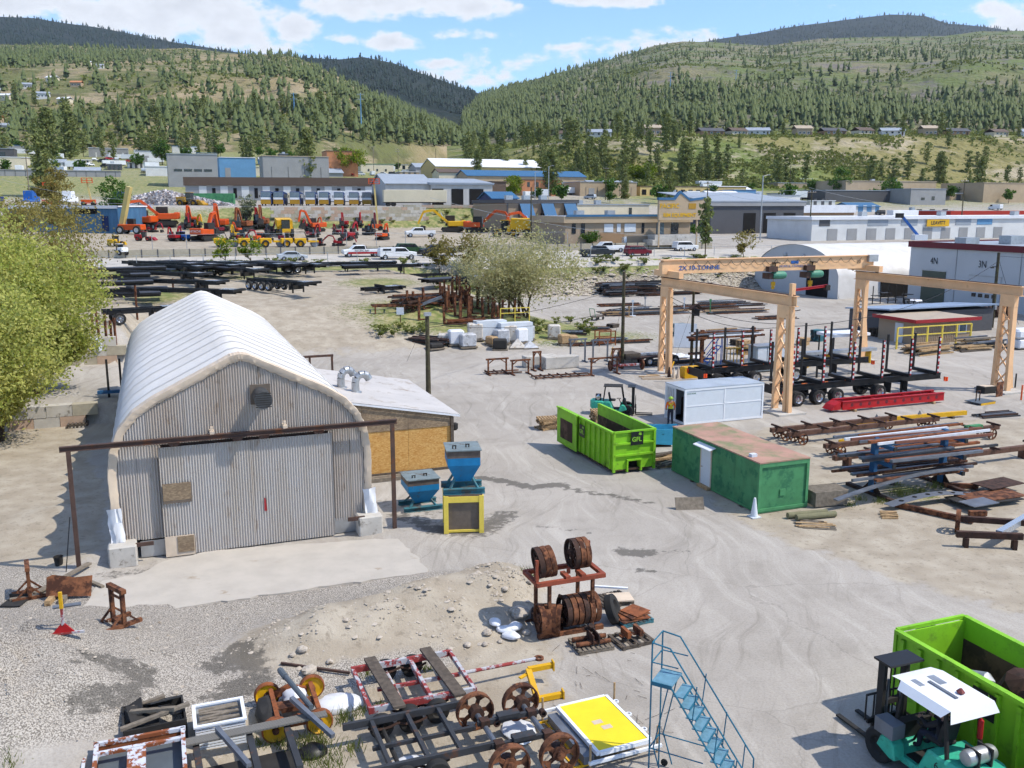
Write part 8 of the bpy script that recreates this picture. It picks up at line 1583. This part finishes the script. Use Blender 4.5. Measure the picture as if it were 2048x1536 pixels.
# box trailers
def boxtrailer(label,loc,rz,L,m_,lt=None):
 t = thing('box_trailer',label,'trailer',loc,rz);MB().bx(0,L,0,2.5,1.0,3.9).build('box',MATS[m_],t,bevel=.05);MB().bx(.2,L-.2,.3,2.2,.8,1.0).build('frame',MATS['black_dull'],t);[wheel(t,(x,y,.5),.5,.28,'Y','black_dull',.55) for x in (1.2,2.5) for y in (.2,2.3)];MB().box((L-2,1.2,.45),(.2,1.6,.9)).build('landing_leg',MATS['black_dull'],t)
 if lt: text(lt,.9,MATS['letter_dark'],t,(L*.78,-.02,2.6),(math.pi/2,0,0),bold=.02)
 return t
p = AT(768,414,228);p.z = 13.6;boxtrailer('long cream semi-trailer in front of the bus garage',p,GA-R(6),15.5,'w_cream');p = AT(700,392,268);boxtrailer('white lettered trailer behind the coaches',(p.x,p.y,14.0),R(8),9,'p_white','ACE');p = AT(668,390,275);boxtrailer('white trailer left of the lettered one',(p.x,p.y,14.0),R(8),9,'p_white');p = AT(550,392,268);boxtrailer('cream ribbed container behind the coaches',(p.x,p.y,13.4),R(8),7,'w_cream');p = AT(635,392,262);boxtrailer('white camper trailer behind the coaches',(p.x,p.y,13.9),R(8),6.5,'p_white');p = PG(1785,445);boxtrailer('white semi-trailer behind the white shop building',p,GA+R(10),13,'p_white');p = AT(355,378,262);boxtrailer('long green container behind the scrap pile',(p.x,p.y,13.2),R(6),15,'cont_green')
# excavators and other machines
EX = {}
def excavator(label,loc,rz,paint,s=1.,arm=0,group='excavators in the equipment yard'):
 """faces -y; arm 0 raised and folded, 1 reaching low"""
 k = (paint,arm)
 if k in EX: return clone(EX[k],label,loc,rz,group,(s,s,s))
 t = thing('excavator',label,'excavator',loc,rz,group);bk = MATS['black_dull'];pm = MATS[paint]
 for x in (-1.05,1.05): MB().prism([(-1.7,.1),(1.7,.1),(2.0,.45),(1.7,.85),(-1.7,.85),(-2.0,.45)],x-.3,x+.3,'X').build('track',bk,t)
 MB().bx(-.8,.8,-.9,.9,.5,1.0).build('undercarriage',bk,t);MB().bx(-1.25,1.25,-.9,2.1,1.05,1.95).build('house',pm,t,bevel=.08);MB().bx(-1.2,1.2,1.5,2.3,1.1,2.1).build('counterweight',pm,t,bevel=.1);c = MB().bx(-1.22,-.3,-1.2,.5,1.1,2.95).build('cab',bk,t,bevel=.06);MB().bx(-1.15,-.37,-1.22,-1.2,1.7,2.8).build('cab_glass',MATS['glass_light'],c)
 P = [(0,-.8,1.7),(0,-2.0,4.3),(0,-3.0,4.6),(0,-3.5,2.2),(0,-2.7,1.5)] if arm == 0 else [(0,-.8,1.7),(0,-3.4,3.9),(0,-5.2,3.6),(0,-6.2,1.5),(0,-5.4,.7)]
 MB().beam(P[0],P[1],.42,.5,(1,0,0)).beam(P[1],P[2],.42,.5,(1,0,0)).build('boom',pm,t);MB().beam(P[2],P[3],.34,.4,(1,0,0)).build('stick',pm,t);q = P[4];MB().prism([(q[1]-.8,q[2]-.5),(q[1]+.5,q[2]-.7),(q[1]+.5,q[2]+.4),(q[1]-.2,q[2]+.5)],-.55,.55,'X').build('bucket',bk,t);MB().tube((.0,-1.1,1.5),(0,-2.1,3.4),.09,6).build('ram',MATS['chrome'],t)
 t.scale = (s,)*3;EX[k] = t;return t
ex = [(385,452,'p_orange',.85,0,0),(410,482,'p_orange',1.0,0,160),(378,460,'p_red',.7,0,20),(440,462,'p_orange',1.1,0,5),(487,462,'rust_orange',.95,0,-8),(525,458,'rust_orange',1.0,0,8),(630,464,'p_orange',.9,0,-60),(518,448,'p_red',.7,0,0),(688,455,'p_red',.65,0,0),(718,452,'p_red',.6,0,20),(752,455,'p_maroon',.65,0,0),(738,470,'p_dark',.6,0,40),(700,478,'p_red',.62,0,150),(765,480,'p_orange',.6,0,160),(640,492,'p_red',.42,1,80),(680,492,'p_red',.42,1,90),(330,452,'p_orange',1.25,1,-75),(285,458,'p_orange',1.2,1,-100),(905,464,'p_yellow',1.1,1,-80),(955,466,'p_orange',1.1,1,75),(1075,470,'p_orange',1.1,1,-70)]
ex.sort()
for i,(x,y,pt,s,ar,a) in enumerate(ex): e = excavator('%s excavator in the equipment yard, %s counting from the left' % ({'p_orange': 'orange','p_red': 'red','rust_orange': 'rust orange','p_maroon': 'dark red','p_dark': 'dark','p_yellow': 'yellow'}[pt],ORD[i]),PG(x,y),R(a),pt,s*1.1,ar)
for o in list(COL.objects):
 if o.name.startswith('excavator') and o.get('label','').startswith('orange') and abs(o.rotation_euler.z-R(160)) < .01: text('HITACHI',.55,MATS['p_white'],o,(0,2.33,1.6),(math.pi/2,0,math.pi))
def roller(label,loc,rz,paint='p_yellow'):
 t = thing('road_roller',label,'roller',loc,rz,'yellow rollers along the road wall');MB().lathe([(.55,-.8),(.6,-.75),(.6,.75),(.55,.8)],16,(-1.4,0,.6),'Y').build('drum',MATS['steel_grey'],t,True);MB().bx(-2.0,-.3,-.9,.9,.8,1.1).build('drum_frame',MATS[paint],t);MB().bx(.0,1.9,-.7,.7,.6,1.5).build('engine_hood',MATS[paint],t,bevel=.1);MB().bx(-.4,.2,-.3,.3,1.1,1.5).build('seat',MATS['black_dull'],t);[wheel(t,(1.0,y,.6),.6,.4,'Y',paint,.5) for y in (-.75,.75)];MB().beam((-.2,0,1.5),(.2,0,2.5),.1,.1).bx(-.4,1.0,-.6,.6,2.5,2.55).build('roof_bar',MATS['black_dull'],t);return t
for i,x in enumerate((452,500,543,585,612)): roller('yellow road roller parked along the wall, %s from the left' % ORD[i],PG(x,494),GA+math.pi)
def loader(label,loc,rz,paint,s=1.,name='wheel_loader',cat='loader',bed=False,tank=False):
 t = thing(name,label,cat,loc,rz);pm = MATS[paint];MB().bx(-3.2,-.6,-1.1,1.1,1.0,2.3).build('rear_body',pm,t,bevel=.12);c = MB().bx(-.8,.7,-.8,.8,1.3,3.3).build('cab',MATS['glass'],t,bevel=.08);MB().bx(-.9,.8,-.9,.9,3.3,3.4).build('cab_roof',pm,c);MB().bx(.6,2.2,-.8,.8,.9,1.6).build('front_frame',pm,t);[wheel(t,(x,y,.8),.8,.6,'Y',paint,.5) for x in (-2.0,1.6) for y in (-1.1,1.1)]
 if bed: MB().prism([(-7.5,2.6),(-1.4,1.5),(-1.4,3.2),(-7.8,3.6)],-1.5,1.5).build('dump_bed',pm,t);[wheel(t,(-5.5,y,.8),.8,.6,'Y',paint,.5) for y in (-1.1,1.1)]
 elif tank: MB().prism([(-8.0,1.5),(-1.4,1.5),(-1.2,2.6),(-1.4,3.8),(-8.0,3.8),(-8.3,2.6)],-1.4,1.4).build('water_tank',pm,t,bevel=.2);[wheel(t,(x,y,.8),.8,.6,'Y','black_dull',.5) for x in (-4.6,-6.4) for y in (-1.1,1.1)]
 else: MB().beam((1.6,-.5,1.5),(3.2,-.5,.8),.2,.3).beam((1.6,.5,1.5),(3.2,.5,.8),.2,.3).build('lift_arms',pm,t);MB().prism([(3.0,.3),(4.2,.2),(4.3,.5),(3.4,1.4),(3.0,1.3)],-1.4,1.4).build('bucket',pm,t)
 t.scale = (s,)*3;return t
p = AT(380,409,236);loader('yellow wheel loader working on the scrap pile',(p.x,p.y,13.6),R(-10),'p_gold',1.0);loader('yellow articulated dump truck facing the road',PG(572,474),R(-72),'p_yellow',1.0,'dump_truck','truck',True);loader('yellow water truck behind the big tree',PG(1010,474),R(170),'p_yellow',1.0,'water_truck','truck',tank=True)
for i,(x,y,pt) in enumerate(((289,482,'p_red'),(520,484,'p_orange'),(240,510,'p_white'),(575,484,'p_maroon'),(232,492,'p_yellow'),(365,482,'p_blue'),(1080,478,'p_yellow'),(485,478,'teal_steel'))): loader('small %s loader in the equipment yard' % ['red','orange','white','dark red','yellow','blue','round yellow','teal'][i],PG(x,y),R((i*70) % 200),pt,.5)
t = thing('telehandler','beige boom telehandler with raised arm at the left of the yard','telehandler',PG(262,468),R(-20));MB().bx(-2.8,2.2,-1,1,.8,1.9).build('chassis',MATS['p_orange'],t,bevel=.1);MB().beam((1.8,0,1.6),(-.4,0,9.2),.9,1.0,(0,1,0)).build('boom',MATS['p_beige'],t);[wheel(t,(x,y,.8),.8,.5,'Y','w_white',.6) for x in (-2,1.6) for y in (-1.1,1.1)];MB().bx(-.6,.8,-1.1,-.2,1.9,3.0).build('cab',MATS['black_dull'],t);t.rotation_euler = (0,0,R(170))
def boomlift(label,px,row,Y,h,m_,cm='p_orange'):
 p = AT(px,row,Y);g_ = hz(p);t = thing('boom_lift',label,'lift',(p.x,p.y,g_),R(15));H2 = p.z-g_;MB().bx(-1.5,1.5,-1,1,.5,1.4).build('base',MATS[cm],t);[wheel(t,(x,y,.5),.5,.3,'Y','black_dull',.5) for x in (-1.1,1.1) for y in (-1,1)];MB().beam((.6,0,1.3),(0,0,H2),.35,.35,(0,1,0)).build('mast',MATS[m_],t)
 b = MB().bx(-1.2,1.2,-.5,.5,H2,H2+.1).build('basket',MATS[cm],t);[MB().box((x,y,H2+.6),(.1,.1,1.1)).build('basket_post',MATS[cm],b) for x in (-1.15,0,1.15) for y in (-.45,.45)];[MB().box((0,y,H2+z),(2.4,.08,.1)).build('basket_rail',MATS[cm],b) for y in (-.45,.45) for z in (.6,1.15)]
boomlift('orange lift basket raised above the blue shed',98,376,205,0,'p_gold');boomlift('orange lift basket raised behind the blue shed',174,366,225,0,'p_beige');boomlift('orange lift basket raised behind the equipment yard',748,368,208,0,'p_beige');t = thing('blue_boom_lift','bright blue boom lift standing beyond the arched shelter','lift',PG(1838,484),0);MB().beam((0,0,1),(-4.2,0,5.6),.5,.5,(0,1,0)).build('boom',MATS['p_blue'],t);MB().bx(-1.4,1.4,-1,1,.4,1.6).build('base',MATS['p_white'],t);MB().bx(-5.4,-4.0,-.6,.6,5.2,6.2).build('basket',MATS['black_dull'],t)
for i,(x,y,m_) in enumerate(((15,372,'p_navy'),(28,372,'p_blue'),(45,372,'p_white'),(85,374,'p_navy'))): p = AT(x-30,y,250);t = thing('tractor_truck',['leftmost navy truck cab','blue truck cab','white nosed truck cab','right navy truck cab'][i]+' parked at the left behind the trees','truck',(p.x+8*i,p.y,hz(p)),R(95));MB().prism([(-3.5,.6),(3.2,.6),(3.3,1.9),(1.3,2.1),(1.0,3.4),(-1.5,3.5),(-1.6,1.2),(-3.5,1.1)],-1.2,1.2).build('cab',MATS[m_],t,bevel=.1);MB().bx(1.05,1.25,-1,1,2.2,3.2).build('windscreen',MATS['glass'],t);[wheel(t,(a,b,.5),.5,.3,'Y','chrome',.5) for a in (-2.6,2.2) for b in (-1,1)]
# scrap pile,walls,fences
V = [];P = []
for i in range(2600):
 a = random.random()**.8;x = random.uniform(268,470);p = AT(x,410,240+random.uniform(-4,12));hgt_ = max(0,(1-abs(x-330)/150))*4.2*random.random()**.5;P.append((p.x,p.y,13.5+hgt_))
V,F = quads(np.array(P),.42,asp=.8);me = bigmesh('waste_pile',V,F,M('waste',C(226,222,224,.7),.7,var=.25,scale=1.6,col2=C(150,120,104,.6),thr=.56,sc2=1.4,soft=.02));tag(me,'big heap of mixed white paper and plastic waste',kind='stuff')
mb = MB();p = AT(368,408,248);o = MB().lathe([(13,-1),(9,1.6),(4,3.2),(0,3.9)],20).build('waste_core',MATS['waste'],None,True);o.location = (AT(340,408,250).x,250,13.4);tag(o,'solid core of the mixed waste heap',kind='stuff')
block_wall('tall wall of stacked concrete blocks below the waste pile',216.5,26,24,7,8.2,L=1.5);block_wall('low row of concrete blocks holding the coach lot edge',221.8,58,22,1,13.2)
t = thing('barrier_wall','low concrete panel wall between road and equipment yard','wall',G(152.6,-20,0),GA)
me_ = MB().box((0,0,0),(2.2,.2,1.3)).mesh('panel',MATS['block_tan']);mp_ = MB().box((0,0,0),(.16,.28,1.4)).mesh('post',MATS['w_dark'])
for k in range(52):
 z = hz(G(152.6,-20+2.3*k))+.5
 for m_,nm,dx in ((me_,'panel',1.15),(mp_,'post',0)): o = bpy.data.objects.new(nm,m_);COL.objects.link(o);o.parent = t;o.location = (2.3*k+dx,0,z)
def fence(label,u0,v0,u1,v1,n,h=2.2):
 t = thing('chain_link_fence',label,'fence',G(u0,v0),0);a = G(u0,v0);b = G(u1,v1);mp = MB().tube((0,0,0),(0,0,h),.05,5).mesh('post',MATS['galv']);pr = None
 for k in range(n+1):
  q = a.lerp(b,k/n);z = hz(q);o = bpy.data.objects.new('post',mp);COL.objects.link(o);o.parent = t;o.location = (q.x-a.x,q.y-a.y,z);c = Vector((q.x-a.x,q.y-a.y,z+h))
  if pr is not None: MB().tube(pr,c,.03,4).build('top_rail',MATS['galv'],t)
  pr = c
fence('wire fence along the near side of the road',135.5,-15,135.5,45,14);fence('wire fence on top of the rocky bank',140.2,50,140.2,110,10,1.6);fence('tall wire fence before the equipment yard',154,0,154,70,14,2.6)
# rocks on the bank
def onbank():
 u = random.uniform(130.5,136);v = random.uniform(46,125);q = G(u,v);q.z = hz(q);return q
pebbles('bank_rocks','pale broken rocks covering the slope below the road',2600,onbank,.1,.32,'rock_pale')
# ================================================================ poles,masts,wires in the distance
ps = [(1618,480,11,'pole_wood',1),(1412,470,13,'pole_wood',1),(1062,480,10,'pole_wood',0),(1920,470,14,'pole_wood',1),(2046,470,14,'pole_wood',1),(1578,400,14,'pole_wood',0),(1211,400,12,'pole_wood',1),(1097,420,14,'galv',0),(1070,410,11,'galv',0),(1520,480,14,'galv',0),(425,312,14,'wood_grey',1),(486,312,12,'wood_grey',1),(706,330,13,'wood_grey',2),(748,350,14,'wood_grey',1),(797,350,13,'wood_grey',2),(387,300,14,'pole_wood',1),(60,400,12,'wood_grey',1),(872,345,13,'pole_wood',0),(965,350,13,'pole_wood',0)]
for i,(x,y,h,m_,ar) in enumerate(ps): pole('%s pole in the distance, %s in the list from the left' % ('wooden' if m_ != 'galv' else 'grey metal',ORD[sorted(range(len(ps)),key=lambda k: ps[k][0]).index(i)]),PG(x,y),h,.16,ar,m_,name='utility_pole' if m_ != 'galv' else 'lamp_post',lamp=m_ == 'galv')
for i,(x,s,hl_,hn) in enumerate(((738,.06,32,'hill_left'),(1322,.10,34,'hill_right'),(1985,.18,34,'hill_right'),(1445,.20,30,'hill_right'),(612,.08,22,'hill_left'))):
 X_,Y_,Z_ = hill_point(hn,np.array([x]),np.array([s]));t = thing('transmission_tower',['pale steel transmission mast on the left hill','thin pale mast above the bench houses','pale mast at the right on the hill','small distant mast on the right hill','short pale mast by the substation'][i],'tower',(X_[0],Y_[0],Z_[0]),0);MB().tube((0,0,-2),(0,0,hl_),.7,8,.3).build('shaft',MATS['w_blue'],t);[MB().box((0,0,z),(6,.3,.4)).build('crossarm',MATS['galv'],t) for z in (hl_-1,hl_-5)]
for i,(a,b) in enumerate((((0,398,190),(1618,378,200)),((-60,340,190),(400,395,200)),((1618,375,210),(2048,408,230)),((1412,372,230),(1618,385,215)),((860,395,150),(1530,470,175)))): wire(['long pale wire crossing the left half above the blue shed','second pale wire sloping over the left trees','wires leaving the right pole above the shops','wire between the two poles behind the dealership','thin wire across the front of the dealership'][i],AT(*a),AT(*b),2.5,.03,'galv')
# ================================================================ individual trees and shrubs
def tree(label,px,py,h,w,mat,n,ls,**k): return leafy(k.pop('name','broadleaf_tree'),label,k.pop('cat','tree'),PG(px,py),h,w,mat,n,ls,**k)
for i,(u,v,h,w,n,m_) in enumerate(((61,-9.5,9.5,10,30000,'willow_leaf'),(69,-8.0,10.5,10,26000,'willow_leaf'),(74,-13,14.5,15,28000,'willow_leaf'),(90,-9,10.5,14,16000,'bronze_leaf'),(56,-13.5,8.0,9,16000,'willow_leaf'))): leafy('willow_tree',['big pale green willow at the left edge nearest the hall','willow leaning towards the hall roof at the left','tall willow behind the others at the left edge','sparse bronze tree at the back of the left group','low willow boughs at the left edge near the ground'][i],'tree',G(u,v,hz(G(u,v))),h,w,m_,int(n*1.6),.115,trunk_h=.2,clumps=90,multi=3,squash=.9)
tree('wide olive green elm standing behind the white pallet loads',1045,632,10.0,17,'elm_leaf',27000,.13,trunk_h=.27,clumps=130,multi=5,gap=.9)
sl = [(random.uniform(300,830),random.uniform(452,484),random.choice(('p_red','p_orange','p_dark','p_maroon','p_yellow'))) for _ in range(22)]
for i,(x,y,pt) in enumerate(sorted(sl)): excavator('small compact machine among the rows of the equipment yard',PG(x,y),R(random.choice((0,10,-15,170,60))),pt,random.uniform(.45,.65),i % 5 == 0,'compact machines in the equipment yard')
ft = None
for i in range(46):
 x,y = (random.uniform(0,860),random.uniform(305,352)) if i < 30 else (random.uniform(1040,1640),random.uniform(378,402));p = PG(x,y);a = GA+R(random.choice((0,90,10,170)))
 if ft is None: ft = boxtrailer('white box trailer parked in the far industrial estate',p,a,7.5,'p_white');ft['group'] = 'box trailers in the far estate'
 else: clone(ft,ft['label'],p,a,None,(random.uniform(.6,1.4),1,random.uniform(.6,.95)))
f2 = None
for i in range(40):
 x,y = (random.uniform(-10,860),random.uniform(304,356)) if i < 24 else (random.uniform(1030,2040),random.uniform(376,408));s = random.uniform(.6,1.5)
 if f2 is None: f2 = leafy('broadleaf_tree','small green tree between the far industrial buildings','tree',PG(x,y),6,5.5,'green_leaf',900,.4,clumps=16,group='small trees among the far buildings')
 else: clone(f2,f2['label'],PG(x,y),random.uniform(0,6),None,(s,s,s))
tr_ = [('bronze leaved tree before the blue shed',120,470,7.5,9,'bronze_leaf',5000,.2),('second bronze tree left of the blue shed',40,480,8,10,'bronze_leaf',5000,.2),('olive tree right behind the blue shed',235,440,9,8,'green_leaf',4000,.25),('dark leafy tree by the lift basket',110,420,9,8,'bronze_leaf',4000,.25),('small tree before the block wall',497,455,8,5,'sage_leaf',1800,.25),('bright green tree above the long brown roof',702,352,13,14,'bright_leaf',6000,.4),('second bright green tree beside it above the brown roof',683,350,12,11,'green_leaf',4000,.4),('round green tree right of the bus garage',1028,400,9,8.5,'bright_leaf',4500,.3),('bright green round tree among the bench houses',1896,263,20,16,'bright_leaf',5000,.7),('yellow green bush in the pine belt',192,290,14,16,'bright_leaf',2500,.7),('small roadside tree left of the silver sedan',452,530,5,3.6,'bright_leaf',900,.16),('second small roadside tree before the silver sedan',503,530,5,3.8,'bright_leaf',900,.16),('bronze roadside tree right of the pickups',930,545,6.5,7,'bronze_leaf',2600,.18),('bronze shrub tree behind the green wagon',880,545,6,5,'bronze_leaf',1600,.18),('grey leafless looking shrub left of the big elm',930,575,4.5,6,'sage_leaf',2600,.12),('small tree above the stone bank',1488,515,5,5,'bronze_leaf',900,.2),('green shrub before the dealership',1180,492,3,4,'green_leaf',1200,.2),('green shrub right of the dealership porch',1390,470,2.5,4,'green_leaf',900,.2),('yellow bush among the bench houses at the left',1240,268,12,18,'yellow_leaf',1500,.8),('yellow hedge among the bench houses',1560,264,7,16,'yellow_leaf',1200,.8),('olive tree at the foot of the bank left of centre',1290,372,11,18,'bright_leaf',2500,.6),('green tree before the tan warehouse',1680,396,13,12,'green_leaf',3000,.45),('second green tree before the tan warehouse',1780,402,10,12,'green_leaf',2600,.45),('dark green tree at the far left hall',325,330,13,9,'green_leaf',2500,.45),('yellow bush at the left edge hillside',8,268,10,16,'yellow_leaf',1200,.7)]
for (lb,x,y,h,w,m_,n,ls) in tr_: tree(lb,x,y,h,w,m_,n,ls,trunk_h=.25,clumps=26,name='shrub' if 'shrub' in lb or 'bush' in lb or 'hedge' in lb else 'broadleaf_tree',cat='shrub' if 'shrub' in lb or 'bush' in lb or 'hedge' in lb else 'tree')
def fir(lb,x,y,h,w=1.): pine(PG(x,y),h,lb,None,PINES[1] if 'roadside' in lb else FIR,'fir_tree',w)
for (lb,x,y,h,w) in (('tall shaggy fir before the long grey hall',617,372,21,.9),('ragged pine by the two storey orange building',1102,392,18,1.1),('roadside pine at the top of the rocky bank',1410,518,10.5,.8),('big pine left of the white storage row',100,330,24,1.2),('second big pine left of the white storage row',140,318,26,1.1),('third pine beside the lift basket',85,395,18,1.1),('fir before the cream warehouse',955,360,14,.9),('spruce at the foot of the bank at right',1878,378,19,1.0),('pine before the far right tan hall',1958,402,19,.8),('slim pine before the storage racks',1340,400,14,.8),('pine left of the storage racks',1250,398,11,1.0),('dark pine cluster tree at the bank foot',1370,376,20,1.0),('second dark pine at the bank foot',1180,362,21,1.0)): fir(lb,x,y,h,w)
sb = [(x,531+random.uniform(-3,3)) for x in range(420,900,24)]+[(random.uniform(1190,1500),random.uniform(515,560)) for _ in range(34)]+[(random.uniform(590,1000),random.uniform(425,448)) for _ in range(24)]+[(random.uniform(760,860),random.uniform(655,675)) for _ in range(8)]+[(random.uniform(1060,1190),random.uniform(640,672)) for _ in range(12)]+[(random.uniform(860,1010),random.uniform(560,590)) for _ in range(14)]
B0 = leafy('bush','low olive shrub on the banks and verges','shrub',PG(*sb[0]),.9,1.6,'shrub_leaf',260,.12,clumps=9,group='low shrubs on banks and verges')
for (x,y) in sb[1:]: s = random.uniform(.6,1.6);clone(B0,B0['label'],PG(x,y),random.uniform(0,6),None,(s,s,s*random.uniform(.6,1.1)))
# ================================================================ the air between here and the hills
hzm = bpy.data.materials.new('haze');hzm.use_nodes = True;hn = hzm.node_tree.nodes;hn.clear();ho = hn.new('ShaderNodeOutputMaterial');hv = hn.new('ShaderNodeVolumePrincipled');hzm.node_tree.links.new(hv.outputs[0],ho.inputs['Volume'])
hv.inputs['Color'].default_value = (.80,.89,1.0,1);hv.inputs['Density'].default_value = 3.2e-5;hv.inputs['Anisotropy'].default_value = .2
zmax = max(float(Z.max()) for (_,_,_,_,Z) in HILLS.values())+60
tag(MB().bx(-9500,9500,-200,9600,-140,zmax).build('haze',hzm),'thin pale blue haze filling the valley air',kind='stuff')
